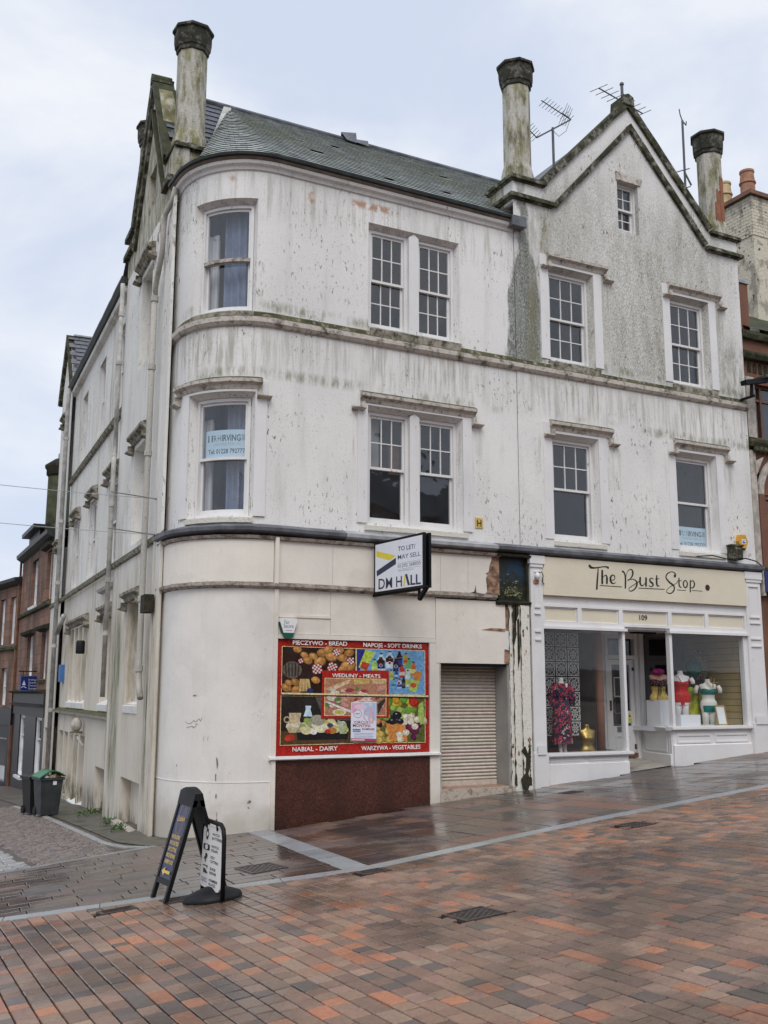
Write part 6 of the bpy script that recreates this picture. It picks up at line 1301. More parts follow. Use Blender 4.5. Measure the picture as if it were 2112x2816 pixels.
for q in ((1110, 210, 380, 78, (.5, .62, .7), (.3, .45, .1)), (1105, 250, 355, 78, DKc, PB), (1190, 190, 350, 76, (.55, .65, .72), (.6, .66, .75)), (1190, 235, 290, 72, DKc, DKc), (1285, 190, 340, 58, DKc, PB), (1250, 255, 380, 52, DKc, PB), (1348, 205, 320, 50, (.55, .4, .05), (.5, .1, .05)), (1375, 255, 440, 60, (.12, .4, .15), (.5, .6, .4)), (1420, 285, 420, 55, (.5, .16, .06), (.6, .6, .2)), (1045, 270, 390, 55, (.3, .5, .12), (.5, .6, .2)), (1310, 320, 440, 52, (.45, .04, .03), (.6, .5, .45)), (1365, 370, 530, 48, (.5, .6, .6), (.4, .5, .1)), (1255, 370, 450, 34, PB, (.5, .55, .6)), (1325, 430, 540, 34, (.02, .02, .02), (.1, .1, .1)), (1285, 455, 545, 42, (.4, .5, .7), PB), (1230, 460, 540, 42, (.2, .45, .5), (.05, .2, .4)), (1205, 370, 460, 40, (.5, .5, .15), (.3, .4, .1))): bottle(*q)
for x_, y_ in ((1190, 298), (1105, 325), (1280, 492), (1250, 330)): pr.ell(x_, y_, 17, 17, (.7, .72, .75)); pr.ell(x_, y_-5, 14, 8, (.4, .02, .03)); pr.ell(x_, y_+7, 13, 6, (.02, .05, .3))
pr.poly([(1430, 380), (1500, 375), (1480, 480), (1420, 470)], (.55, .2, .05)); pr.poly([(1395, 450), (1480, 470), (1440, 585), (1370, 555)], (.4, .55, .12)); pr.ell(1420, 510, 30, 25, (.5, .08, .04))
pic(150, 640, 840, 640, 1075, 1108, (.022, .018, .016))
pr.poly([(150, 980), (840, 960), (840, 1075), (150, 1108)], (.09, .05, .02)); pr.poly([(480, 645), (840, 645), (840, 860), (560, 860)], (.10, .095, .09))
pr.poly([(225, 800), (345, 798), (330, 870), (350, 930), (320, 985), (230, 990), (198, 930), (235, 870)], (.55, .45, .27)); pr.ring(208, 865, 32, 12, (.5, .4, .24)); pr.poly([(205, 905), (345, 890), (350, 935), (200, 940)], (.70, .63, .45))
pr.poly([(382, 728), (438, 728), (432, 765), (452, 830), (365, 832), (386, 765)], (.55, .70, .80))
pr.poly([(300, 985), (795, 965), (790, 1040), (312, 1060)], (.012, .012, .012)); pr.poly([(300, 985), (345, 890), (770, 880), (795, 965)], (.30, .29, .22))
for i in range(26): x_ = U(345, 760); y_ = U(875, 975); r = U(18, 48); c = rr_.choice([(.65, .6, .32), (.7, .66, .5), (.55, .5, .12), (.72, .7, .62), (.3, .38, .1)]); pr.ell(x_, y_, r, r*.7, c, U(-.6, .6))
for x_, y_, r, c in ((535, 935, 70, (.74, .70, .48)), (500, 865, 75, (.35, .33, .26)), (395, 965, 55, (.66, .60, .33)), (465, 980, 32, (.75, .74, .7)), (640, 960, 45, (.45, .2, .06)), (600, 968, 30, (.5, .03, .02)), (620, 910, 30, (.05, .05, .12)), (240, 1035, 45, (.42, .03, .02)), (215, 1050, 30, (.5, .05, .03))): pr.ell(x_, y_, r, r*.7, c)
for i in range(5): pr.poly([(690+i*14, 860+i*6), (720+i*14, 868+i*6), (740+i*10, 985), (715+i*10, 990)], (.4+.08*(i % 2), .48, .25+.1*(i % 2)))
pic(850, 620, 1526, 612, 1052, 1070, (.10, .12, .03))
for i in range(60):
    x_ = U(1065, 1515); y_ = U(640, 1045); r = U(22, 44)
    if y_ < 720: c = rr_.choice([(.65, .42, .03), (.5, .03, .02), (.62, .5, .05), (.12, .35, .05), (.6, .3, .03)])
    elif y_ < 830: c = rr_.choice([(.35, .5, .10), (.16, .36, .06), (.14, .02, .12), (.6, .45, .05), (.3, .45, .1)])
    elif x_ < 1230 and y_ > 930: c = (.62, .42, .10)
    elif x_ > 1320 and y_ > 860: c = rr_.choice([(.16, .015, .08), (.11, .012, .06)])
    else: c = rr_.choice([(.62, .56, .35), (.5, .4, .1), (.02, .015, .025), (.6, .25, .08)])
    pr.ell(x_, y_, r*U(.8, 1.5), r, tuple(q*.6 for q in c), U(-1, 1)); pr.ell(x_-4, y_-5, r*.85, r*.75, c, U(-1, 1))
for x_ in (1180, 1215, 1250, 1290, 1320): pr.poly([(x_-30, 880), (x_+15, 885), (x_+40, 1050), (x_+15, 1055)], (.62, .24, .06))
for x_, y_ in ((1345, 815), (1395, 810), (1330, 865), (1390, 860), (1430, 905), (1450, 840), (1280, 985), (1290, 1030), (1345, 965)): pr.ell(x_, y_, 33, 30, (.66, .60, .45)); pr.ell(x_-6, y_-8, 20, 16, (.78, .74, .62))
for x_, y_, r in ((1215, 860, 42), (1260, 800, 45), (1290, 860, 34)): pr.ell(x_, y_, r, r*.8, (.012, .01, .02)); pr.ell(x_-8, y_-12, 10, 7, (.3, .3, .35))
pr.poly([(1470, 690), (1510, 660), (1520, 860), (1485, 890), (1455, 800)], (.38, .52, .12))
pr.poly([(538, 385), (1180, 372), (1180, 828), (532, 848)], RED)
pic(568, 462, 1150, 460, 805, 815, (.42, .20, .12))
pr.poly([(575, 560), (790, 470), (830, 470), (640, 580)], (.62, .42, .22)); pr.poly([(585, 572), (780, 490), (800, 500), (640, 580)], (.72, .58, .36)); pr.poly([(840, 470), (995, 462), (990, 500), (850, 515)], (.55, .42, .12)); pr.poly([(1020, 462), (1150, 460), (1148, 500), (1030, 505)], (.58, .42, .2))
for i in range(46): x_ = U(590, 1120); y_ = U(545, 740); r = U(14, 34); c = rr_.choice([(.45, .12, .12), (.58, .30, .26), (.7, .52, .46), (.32, .05, .06), (.66, .58, .5), (.12, .2, .06)]); pr.ell(x_, y_, r*1.4, r*.7, c, U(-.6, .6))
pr.poly([(570, 690), (590, 680), (830, 770), (815, 790)], (.72, .68, .64)); pr.ell(705, 785, 65, 32, (.72, .68, .58)); pr.ell(705, 785, 50, 22, (.55, .5, .1)); pr.poly([(1070, 700), (1140, 640), (1150, 660), (1075, 800)], (.05, .03, .03))
WH = (.78, .76, .74)
pr.text('PIECZYWO - BREAD', 248, 138, 528, 42, WH, .022, 2); pr.text('NAPOJE - SOFT DRINKS', 932, 145, 564, 40, WH, .022, 6); pr.text('WEDLINY - MEATS', 632, 446, 466, 36, WH, .022, 0); pr.text('NABIAL - DAIRY', 262, 1166, 432, 42, WH, .022, -20); pr.text('WARZYWA - VEGETABLES', 918, 1142, 562, 40, WH, .022, -26)
pr.rect(148, 606, 1560, 622, (.72, .62, .35)); pr.rect(148, 622, 1560, 634, (.03, .015, .012))
for q in ((1180, 260, 1500, 240), (640, 1090, 800, 1082)): pr.line([(q[0], q[1]), ((q[0]+q[2])/2+8, (q[1]+q[3])/2-10), (q[2], q[3])], 3, (.45, .42, .42))
pr.build('printed_face', gp_, 'print_photo')
pf = gp_.children[-1]
# circus handbill
cp = empty('handbill', (7.6, -.05, 1.3), 'pale blue and pink circus handbill stuck over the grocery picture panel', 'poster')
def cz(px, py, k): v = pz(px, py, 0); return Vector((v.x, -.046-.0001*k, v.z))
pr = Print(cz)
pr.poly([(815, 690), (1055, 680), (1055, 1055), (815, 1058)], (.74, .78, .88)); pr.poly([(818, 694), (930, 690), (850, 780), (818, 790)], (.72, .42, .58)); pr.poly([(930, 692), (1050, 686), (1050, 860), (940, 800)], (.42, .58, .82)); pr.ell(905, 730, 60, 28, (.78, .6, .72))
pr.ring(877, 795, 40, 4, (.55, .08, .12)); pr.text('NEW', 858, 802, 40, 15, (.5, .05, .1), .02)
pr.line([(1000, 720), (1010, 780), (985, 830), (1000, 885)], 22, (.72, .45, .5)); pr.line([(1005, 745), (945, 770), (935, 830), (960, 860)], 11, (.70, .42, .46)); pr.line([(1015, 770), (1030, 830), (1015, 885)], 16, (.68, .40, .48)); pr.ell(1000, 705, 17, 20, (.7, .66, .7))
pr.text('CIRCUS', 845, 888, 135, 26, (.32, .04, .06), .012); pr.text('MONTINI', 832, 920, 165, 28, (.32, .04, .06), .012); pr.text('DUMFRIES', 920, 948, 118, 18, (.25, .03, .05), .02); pr.rect(830, 940, 905, 950, (.1, .14, .35)); pr.rect(830, 956, 905, 966, (.1, .14, .35))
for i in range(4): pr.rect(835+10*(i % 2), 978+14*i, 1030-12*(i % 2), 981+14*i, (.3, .34, .48))
pr.rect(815, 1030, 1055, 1056, (.45, .06, .16)); pr.rect(822, 1038, 945, 1048, (.75, .7, .72)); pr.build('printed_face', cp); MB().add([cz(813, 688, 0)+Vector((0, .001, 0)), cz(1057, 678, 0)+Vector((0, .001, 0)), cz(1057, 1057, 0)+Vector((0, .001, 0)), cz(813, 1060, 0)+Vector((0, .001, 0))], [(0, 1, 2, 3)]).build('sheet', 'paper', cp, fix=False)

def irving(Mp, u0, u1, z0, z1, d, label, cut=0.):
    t = empty('window_sign', Mp((u0+u1)/2, d, z0), label, 'sign'); n = 8
    MB().ubox(Mp, u0, u1, d-.012, d-.004, z0, z1).build('board', 'paper', t)
    pr = Print(lambda a, b, k: Mp(u0+(u1-u0)*a, d-.003+.0001*k, z1-(z1-z0)*b)); pr.rect(0, 0, 1, 1, (.60, .76, .84), n)
    G = (.03, .06, .07)
    pr.rect(.06, .17, .19, .42, (.008, .09, .07)); pr.text('R', .22, .41, .07, .23, G, .0); pr.text('H', .32, .41, .07, .23, G, .0); pr.rect(.21, .29, .41, .32, (.60, .76, .84), 2); pr.text('IRVING', .42, .41, .44, .24, G, .02)
    pr.rect(.88, .17, .97, .40, (.38, .46, .5)); pr.text('CONSTRUCTION LTD', .22, .57, .64, .10, (.36, .45, .5), .0); pr.text('Tel: 01228 792777', .08, .86, .88, .17, G, .012); pr.build('printed_face', t)
irving(FM, 4.61, 5.50, 5.90, 6.36, -.225, 'pale blue builder board with phone number in the rounded corner window')
irving(FM, 14.80, 15.64, 5.01, 5.46, -.235, 'pale blue builder board in the lower sash of the right-hand window')

def plaque(name, Mp, u0, u1, z0, z1, d, mat, label, cat, txt=None, col=(.02, .02, .02), bold=.02):
    o = MB().ubox(Mp, u0, u1, 0, d, z0, z1).build(name, mat); tag(o, label, cat)
    if txt:
        pr = Print(lambda a, b, k: Mp(u0+(u1-u0)*a, d+.0005+.0002*k, z1-(z1-z0)*b)); pr.text(*txt, col, bold); pr.build('lettering', o)
    return o
plaque('hydrant_plate', FM, 9.82, 9.98, 5.0, 5.19, .015, 'yellowish', 'small yellow hydrant plate with a black H on the white wall', 'plate', ('H', .2, .85, .6, .7))
ab = empty('alarm_box', (6.21, -.05, 3.12), 'white and green alarm box on the boarding above the red poster', 'alarm')
MB().prism([(6.09, 3.26), (6.36, 3.26), (6.37, 3.20), (6.31, 3.03), (6.14, 3.03), (6.08, 3.20)], .03, .10, FM).build('shell', 'mannequin', ab); plain('alarm_green', (.01, .10, .07), .4); MB().prism([(6.12, 3.03), (6.33, 3.03), (6.29, 2.95), (6.17, 2.95)], .03, .095, FM).build('lamp_base', 'alarm_green', ab)
MB().prism([(6.065, 3.20), (6.085, 3.20), (6.14, 3.03), (6.12, 3.03)], .03, .09, FM).build('side_trim', 'alarm_green', ab)
pr = Print(lambda a, b, k: Vector((6.09+.27*a, -.1005-.0002*k, 3.26-.23*b))); pr.text('Fair', .22, .40, .32, .28, (.02, .25, .18), .0); pr.text('Secure', .18, .66, .62, .28, (.02, .05, .2), .0); pr.rect(.3, .82, .72, .87, (.3, .35, .5)); pr.build('lettering', ab)
ya = empty('alarm_box', (16.33, -.1, 5.1), 'yellow six-sided alarm box at the right end above the white shop', 'alarm')
MB().prism([(16.22, 5.20), (16.26, 5.34), (16.42, 5.34), (16.48, 5.20), (16.42, 5.06), (16.26, 5.06)], .0, .11, FM).build('shell', 'alarm_yellow', ya); MB().prism([(16.28, 5.06), (16.42, 5.06), (16.40, 5.02), (16.30, 5.02)], .01, .09, FM).build('lamp_base', 'black_plastic', ya)
pr = Print(lambda a, b, k: Vector((16.3+.12*a, -.1105-.0002*k, 5.25-.10*b))); pr.rect(0, 0, 1, 1, (.75, .78, .8)); pr.rect(.15, .55, .85, .9, (.05, .1, .35)); pr.text('ADT', .15, .48, .7, .36, (.05, .1, .35), .02); pr.build('label', ya)
jb = empty('junction_box', (16.1, -.15, 4.8), 'mossy grey metal box standing on the cornice beside the yellow alarm', 'junction box'); MB().ubox(FM, 15.95, 16.24, .02, .18, 4.80, 5.08).build('case', 'coping', jb); MB().ubox(FM, 15.93, 16.26, .01, .20, 5.08, 5.11).build('lid', 'coping', jb)
m = MB(); m.tube([(15.0, -.13, 4.80), (15.4, -.16, 4.84), (15.8, -.17, 4.79), (16.0, -.17, 4.82), (16.3, -.2, 4.83), (16.6, -.19, 4.79), (16.85, -.12, 4.70)], .012, 6); tag(m.build('cable', 'black_plastic'), 'black cable trailing along the cornice below the yellow alarm', 'cable')
fl = empty('street_floodlight', (16.8, -.3, 8.4), 'black street lamp on a wall bracket at the upper right corner', 'lamp'); m = MB(); m.bar((16.62, -.02, 8.30), (16.62, -.40, 8.30), .04, .05); m.tube([(16.62, -.32, 8.30), (16.62, -.34, 8.55)], .04, 8); m.build('bracket', 'black_metal', fl)
m = MB(); m.bar((16.38, -.34, 8.56), (17.1, -.36, 8.72), .16, .10); m.build('arm', 'black_metal', fl); m = MB(); m.add([(16.85, -.55, 8.70), (17.9, -.55, 8.96), (17.9, -.15, 8.96), (16.85, -.15, 8.70), (16.9, -.48, 8.78), (17.9, -.48, 9.04), (17.9, -.2, 9.04), (16.9, -.2, 8.78)], [(0, 1, 2, 3), (4, 5, 6, 7), (0, 1, 5, 4), (3, 2, 6, 7), (0, 3, 7, 4)]); m.build('head', 'shopgrey', fl); MB().add([(16.95, -.5, 8.722), (17.85, -.5, 8.946), (17.85, -.2, 8.946), (16.95, -.2, 8.722)], [(0, 1, 2, 3)]).build('lens', 'lead_pale', fl)
sl_ = empty('spot_lamp', (11.06, -.12, 4.15), 'small white lamp with curled cable on the shop pilaster', 'lamp'); MB().sphere((11.05, -.15, 4.19), .05, 8, 1, 1, 1.3).build('head', 'mannequin', sl_, smooth=True); MB().ubox(FM, 11.0, 11.1, .09, .12, 4.06, 4.12).build('base', 'terracotta', sl_); m = MB(); m.tube([(11.08, -.16, 4.25), (11.14, -.16, 4.27), (11.18, -.15, 4.20), (11.17, -.13, 4.09), (11.22, -.12, 4.05)], .009, 6); m.build('lead', 'black_plastic', sl_)
# dental sign and the alley wall's odds and ends
ds = empty('hanging_sign', (5.45, 20, 2.0), 'dark blue dental surgery sign hanging from an iron bracket down the alley', 'sign')
MB().box(5.16, 5.84, 19.98, 20.02, 2.13, 2.62).build('board', 'blue_sign', ds)
pr = Print(lambda a, b, k: Vector((5.16+.68*a, 19.978-.0008*k, 2.62-.49*b))); PL = (.55, .6, .72)
pr.line([(.02, .03), (.98, .03), (.98, .97), (.02, .97), (.02, .03)], .015, (.2, .25, .5))
for i, (t, wd) in enumerate((('Irving', .34), ('Street', .34), ('Dental', .38), ('Surgery', .52))): pr.text(t, .38, .32+.19*i, wd, .13, PL, 0)
pr.poly([(.17, .3), (.26, .62), (.09, .62)], PL); pr.line([(.05, .78), (.16, .70), (.30, .80)], .04, PL); pr.rect(.78, .22, .97, .33, PL); pr.build('lettering', ds)
m = MB(); m.bar((5.1, 20, 2.76), (5.9, 20, 2.76), .03, .035); m.bar((5.86, 20, 2.55), (5.86, 20, 3.05), .03, .03); m.bar((5.25, 20, 2.62), (5.25, 20, 2.76), .015, .015); m.bar((5.75, 20, 2.62), (5.75, 20, 2.76), .015, .015); m.tube([(5.84, 20, 2.78), (5.72, 20, 2.9), (5.6, 20, 2.86), (5.6, 20, 2.78)], .012, 6); m.build('bracket', 'black_metal', ds)
tag(MB().ubox(SM, 12.55, 12.95, -.10, .02, 2.38, 2.85).build('notice_box', 'blue_box'), 'small blue box on the alley wall by the far drainpipe', 'box')
m = MB(); m.lathe([(.10, 3.02), (.11, 3.05), (.11, 3.30), (.09, 3.34)], tuple(SM(8.62, .04, 0))[:2], 14); tag(m.build('wall_lamp', 'black_plastic', smooth=True), 'black cylinder lamp on the alley wall beside the mullioned window', 'lamp')
cc_ = empty('security_camera', tuple(SM(8.3, .05, 1.1)), 'white dome camera low on the alley wall', 'camera'); MB().sphere(tuple(SM(8.3, .08, 1.33)), .13, 8, 1, 1, 1.3).build('dome', 'concrete_step', cc_, smooth=True); MB().lathe([(.15, 1.10), (.16, 1.14), (.13, 1.18)], tuple(SM(8.3, .08, 0))[:2], 14).build('base', 'ledge', cc_); m = MB(); m.tube([SM(8.3, .08, 1.12), SM(8.0, .06, 1.0), SM(7.9, -.05, .85)], .02, 6); m.build('conduit', 'pipe_grey', cc_)
tag(MB().ubox(SM, -.12, .22, .06, .22, 3.42, 3.72).build('wall_box', 'rot'), 'green mossy metal box on the alley corner below the string course', 'box')
for nm, zA, zB in (('upper overhead wire from the corner out across the alley', 5.40, 5.98), ('lower overhead wire from the corner out across the alley', 4.77, 5.36)):
    a_ = SM(.12, .06, zA); b_ = Vector((2.0, 2.6, 0)); e_ = empty('overhead_wire', tuple(a_), nm, 'wire'); m = MB(); b_ = Vector((-8., 3.2, zA+1.1)); pts = [a_.lerp(b_, i/24)+Vector((0, 0, -.55*4*(i/24)*(1-i/24)*.5)) for i in range(25)]; m.tube(pts, .0055, 5); m.build('wire', 'lead_pale', e_)
    m = MB(); m.tube([a_+Vector((.05, 0, 0)), a_, a_.lerp(b_, .06)], .009, 6); m.sphere(a_, .022, 5); m.build('fixing', 'steel', e_)

# ------------------------------------------------------------------ aerials on the roofs
def yagi(m, a_, b_, n, ln, tilt, r=.008, el=.006):
    a_ = Vector(a_); b_ = Vector(b_); m.tube([a_, b_], r*1.6, 6); t = (b_-a_).normalized(); s_ = t.cross(Vector(tilt)).normalized()
    for i in range(n): p = a_.lerp(b_, (i+.3)/n); l_ = ln*(1+.25*i/n); m.tube([p-s_*l_/2, p+s_*l_/2], el, 5)
ae = empty('tv_aerial', (12.6, 1.0, 13.0), 'twin-headed television aerial on a short mast behind the left slope of the gable', 'aerial'); m = MB(); m.tube([(12.59, 1.0, 12.6), (12.59, 1.0, 14.08)], .028, 8); m.bar((12.16, 1.0, 13.73), (13.09, 1.0, 14.41), .03, .03); m.build('mast', 'aerial', ae)
m = MB(); yagi(m, (13.09, 1.0, 14.41), (12.27, .95, 14.60), 10, .24, (0, .2, 1)); yagi(m, (13.05, 1.0, 14.44), (12.85, 1.0, 14.50), 4, .42, (0, .9, .3)); m.build('array', 'aerial', ae); m = MB(); yagi(m, (12.16, 1.0, 13.73), (11.9, 1.0, 13.9), 5, .26, (0, .6, 1)); m.build('array', 'aerial', ae); m = MB(); m.tube([(12.62, 1.0, 14.0), (12.75, 1.0, 13.92), (12.95, 1.0, 14.1), (13.05, 1.0, 14.36)], .006, 5); m.build('lead', 'aerial', ae)
ae = empty('tv_aerial', (13.86, .15, 14.3), 'long flat television aerial standing on the gable apex', 'aerial'); m = MB(); m.tube([(13.86, .2, 14.2), (13.86, .2, 15.05)], .032, 8); m.sphere((13.86, .2, 15.03), .05, 5); m.build('mast', 'aerial', ae); m = MB(); a_, b_ = Vector((13.22, .2, 14.75)), Vector((14.42, .2, 14.50)); m.tube([a_, b_], .016, 6)
for i in range(9): p = a_.lerp(b_, i/8); m.tube([p-Vector((.19, -.06, .11)), p+Vector((.19, -.06, .11))], .008, 5)
m.build('array', 'aerial', ae)
ae = empty('tv_aerial', (15.95, .6, 12), 'tall thin mast with a bent whip aerial beside the right chimney', 'aerial'); m = MB(); m.tube([(15.95, .6, 11.8), (15.98, .6, 14.99)], .026, 8); m.build('mast', 'aerial', ae); m = MB(); m.tube([(15.90, .6, 15.25), (15.92, .6, 15.12), (15.98, .6, 14.98), (16.09, .6, 14.90), (16.10, .6, 15.0)], .014, 6); m.build('whip', 'aerial', ae); m = MB(); m.tube([(15.4, .6, 13.5), (16.12, .6, 13.84)], .012, 6); m.tube([(15.6, .6, 13.15), (16.12, .6, 13.40)], .012, 6); m.bar((15.96, .6, 13.72), (16.1, .55, 13.4), .03, .03); m.build('array', 'aerial', ae)
ae = empty('tv_aerial', (15.3, 1.2, 12.5), 'small aerial peeping over the right slope of the gable', 'aerial'); m = MB(); m.tube([(15.35, 1.2, 12.2), (15.35, 1.2, 14.35)], .02, 6); m.build('mast', 'aerial', ae); m = MB(); m.tube([(15.3, 1.2, 14.30), (15.75, 1.2, 14.27)], .012, 5); m.tube([(15.3, 1.2, 13.9), (15.75, 1.2, 14.05)], .012, 5); m.build('array', 'aerial', ae)

# the terrace across the square, behind the viewpoint: it only shows mirrored in the glass and the wet paving
OT = empty('stone_terrace', (8, -36, 1), 'tall brown stone terrace across the square, mirrored in the window glass', 'building')
OM = lambda x_, d, z: Vector((x_, -36+d, z))
hs = [(-14+4.2*i, -12.4+4.2*i, z0, z0+1.9) for i in range(12) for z0 in (5.2, 8.8)]
wall('wall', OM, -18, 38, -4, 12.4, hs, .3, 'sandstone', OT)
MB().box(-18, 38, -44, -36.4, -4, 12.3).build('body', 'shopgrey', OT)
MB().add([(-18, -35.8, 12.3), (38, -35.8, 12.3), (38, -40, 15.5), (-18, -40, 15.5)], [(0, 1, 2, 3)]).build('roof', 'lead', OT, fix=False)
# ------------------------------------------------------------------ pavement signs and bins
def g3(x_, y_, h=0.): return Vector((x_, y_, gz(x_, y_)+h))
ab = empty('a_board', tuple(g3(3.36, -4.58)), 'tall black A-board with dark blue poster and yellow arrow', 'sign')
YA, YB = -4.22, -4.74
def AB1(y_, t, d=0.): # left leaf: t = 0 ground .. 1 top ; d outward to -x
    f = Vector((3.05, y_, gz(3.05, y_))); tp = Vector((3.335, y_, gz(3.3, -4.5)+1.0)); nn_ = Vector((-(tp.z-f.z), 0, tp.x-f.x)).normalized(); return f.lerp(tp, t)+nn_*d
def AB2(y_, t, d=0.):
    f = Vector((3.68, y_, gz(3.68, y_))); tp = Vector((3.375, y_, gz(3.3, -4.5)+1.0)); nn_ = Vector(((tp.z-f.z), 0, f.x-tp.x)).normalized(); return f.lerp(tp, t)+nn_*d
def leafpart(F, name, y0, y1, t0, t1, d0, d1, mat): return MB().add([F(y0, t0, d0), F(y1, t0, d0), F(y1, t1, d0), F(y0, t1, d0), F(y0, t0, d1), F(y1, t0, d1), F(y1, t1, d1), F(y0, t1, d1)], [(0, 1, 2, 3), (7, 6, 5, 4), (0, 4, 5, 1), (1, 5, 6, 2), (2, 6, 7, 3), (3, 7, 4, 0)]).build(name, mat, ab)
for F in (AB1, AB2):
    leafpart(F, 'leg', YA, YA-.055, 0, .97, -.02, .02, 'black_metal'); leafpart(F, 'leg', YB+.055, YB, 0, .97, -.02, .02, 'black_metal'); leafpart(F, 'rail', YA-.055, YB+.055, .15, .20, -.018, .018, 'black_metal')
    leafpart(F, 'panel', YA-.055, YB+.055, .20, .92, -.008, .008, 'black_plastic')
m = MB(); n = 10; vs = []
for k in range(n+1):
    y_ = YA+(YB-YA)*k/n; h = .05*math.sin(PI*k/n)+.03
    for F, d in ((AB1, .022), (AB2, .022)): vs += [F(y_, .90, d), F(y_, 1.0, d)+Vector((0, 0, h))]
fs = []
for k in range(n): a = 4*k; fs += [(a, a+4, a+5, a+1), (a+1, a+5, a+7, a+3), (a+3, a+7, a+6, a+2)]
fs += [(0, 1, 3, 2), (4*n, 4*n+2, 4*n+3, 4*n+1)]
m.add(vs, fs).build('top_cap', 'black_plastic', ab)
pr = Print(lambda a, b, k: AB1(YA-.057+(YB-YA+.114)*a, .915-.71*b, .0095+.0001*k)); GO = (.58, .40, .08)
pr.rect(0, 0, 1, 1, (.022, .022, .085)); rr_ = random.Random(3)
for i in range(90): x_, y_ = rr_.uniform(.03, .97), rr_.uniform(.02, .98); pr.rect(x_, y_, x_+.012, y_+.006, (.12, .12, .24))
pr.ring(.52, .20, .27, .014, (.26, .18, .06)); pr.ring(.52, .20, .21, .01, (.22, .15, .05))
pr.m.v = pr.m.v
pr.text('Cobblers', .22, .245, .62, .075, GO, .015, -.02)
for i, t in enumerate(('WATCH STRAPS', 'WATCH BATTERIES', 'KEY CUTTING', 'SHOE REPAIRS', 'NUMBER PLATES')): pr.text(t, .18-.03*(i % 2), .475+.083*i, .70+.06*(i % 2), .052, GO, .035)
pr.poly([(.16, .915), (.40, .86), (.40, .895), (.86, .895), (.86, .935), (.40, .935), (.40, .97)], (.68, .50, .06)); pr.build('poster', ab)

sw_ = empty('swing_sign', tuple(g3(3.56, -4.75)), 'white swinging pavement sign listing cobbler services on a black moulded base', 'sign')
yA, yB, xS = -4.62, -5.25, 3.46
zg = gz(3.45, -4.95)
m = MB(); prof = [(.30, .0), (.305, .02), (.285, .05), (.20, .085), (.09, .12), (.02, .125)]
vs = []; fs = []; seg = 28
for r_, z_ in prof:
    for k in range(seg): t = 2*PI*k/seg; x_ = xS+r_*.98*math.cos(t)*(1 if abs(math.cos(t)) < 2 else 1); y_ = -4.95+r_*.85*math.sin(t); vs.append((x_, y_, gz(x_, y_)+z_))
for i in range(len(prof)-1):
    for k in range(seg): fs.append((i*seg+k, i*seg+(k+1) % seg, (i+1)*seg+(k+1) % seg, (i+1)*seg+k))
fs.append(tuple(range(len(vs)-seg, len(vs)))); m.add(vs, fs).build('base', 'black_plastic', sw_, smooth=True)
pts = [(xS, yA, zg+.03), (xS, yA, zg+.62), (xS, yA-.03, zg+.70), (xS, yA-.10, zg+.735), (xS, yB+.10, zg+.735), (xS, yB+.03, zg+.70), (xS, yB, zg+.62), (xS, yB, zg+.03)]
MB().tube(pts, .022, 8).build('hoop', 'black_metal', sw_, smooth=True)
def SWP(a, b, d): # rounded panel, slightly twisted
    y_ = yA-.035+(yB-yA+.07)*a; return Vector((xS-.012-d-.03*(b-.5)+.02*(a-.5), y_, zg+.695-.60*b))
def rr_poly(r=.12, n=5):
    P = []
    for cx_, cy_, t0 in ((r, r*.9, PI), (1-r, r*.9, 1.5*PI), (1-r, 1-r*.9, 0), (r, 1-r*.9, .5*PI)):
        for i in range(n+1): t = t0+PI/2*i/n; P.append((cx_+r*math.cos(t), cy_+r*.9*math.sin(t)))
    return P
P = rr_poly(); n = len(P)
MB().add([SWP(a, b, .006) for a, b in P]+[SWP(a, b, -.006) for a, b in P], [tuple(range(n)), tuple(range(2*n-1, n-1, -1))]+[(i, (i+1) % n, n+(i+1) % n, n+i) for i in range(n)]).build('panel', 'mannequin', sw_)
for a in (.2, .72): m = MB(); p = SWP(a, 0, 0); m.tube([p+Vector((0, 0, .05)), p+Vector((-.02, 0, .02)), p+Vector((-.015, 0, -.03))], .009, 6); m.build('hanger', 'black_metal', sw_)
pr = Print(lambda a, b, k: SWP(a, b, .0075+.0001*k)); K_ = (.012, .014, .022)
rows = [('WATCH', 'BATTERIES', .14), ('WATCH', 'STRAPS', .335), ('KEY', 'CUTTING', .51), ('SHOE', 'REPAIR', .69), ('NUMBER', 'PLATES', .87)]
for t1, t2, b in rows: pr.text(t1, .46, b+.005, .07*len(t1), .045, K_, .012); pr.text(t2, .46, b+.07, .055*len(t2), .045, K_, .012)
pr.ell(.22, .145, .085, .055, K_); pr.ell(.22, .145, .055, .037, (.75, .77, .8)); pr.rect(.17, .06, .27, .095, K_); pr.rect(.17, .195, .27, .23, K_)
pr.rect(.06, .31, .38, .40, K_); pr.ell(.22, .355, .10, .055, K_); pr.ell(.22, .355, .075, .042, (.75, .77, .8))
pr.ell(.24, .49, .06, .04, K_); pr.line([(.24, .50), (.14, .55)], .035, K_); pr.line([(.25, .5), (.20, .60)], .035, K_)
pr.rect(.10, .645, .36, .66, K_); pr.rect(.30, .645, .33, .69, K_); pr.poly([(.14, .70), (.22, .70), (.36, .755), (.36, .77), (.14, .77)], K_)
pr.line([(.06, .85), (.36, .85), (.36, .905), (.06, .905), (.06, .85)], .008, (.2, .15, .3)); pr.text('HERE', .11, .893, .2, .03, (.25, .2, .35), .0); pr.build('printed_face', sw_)

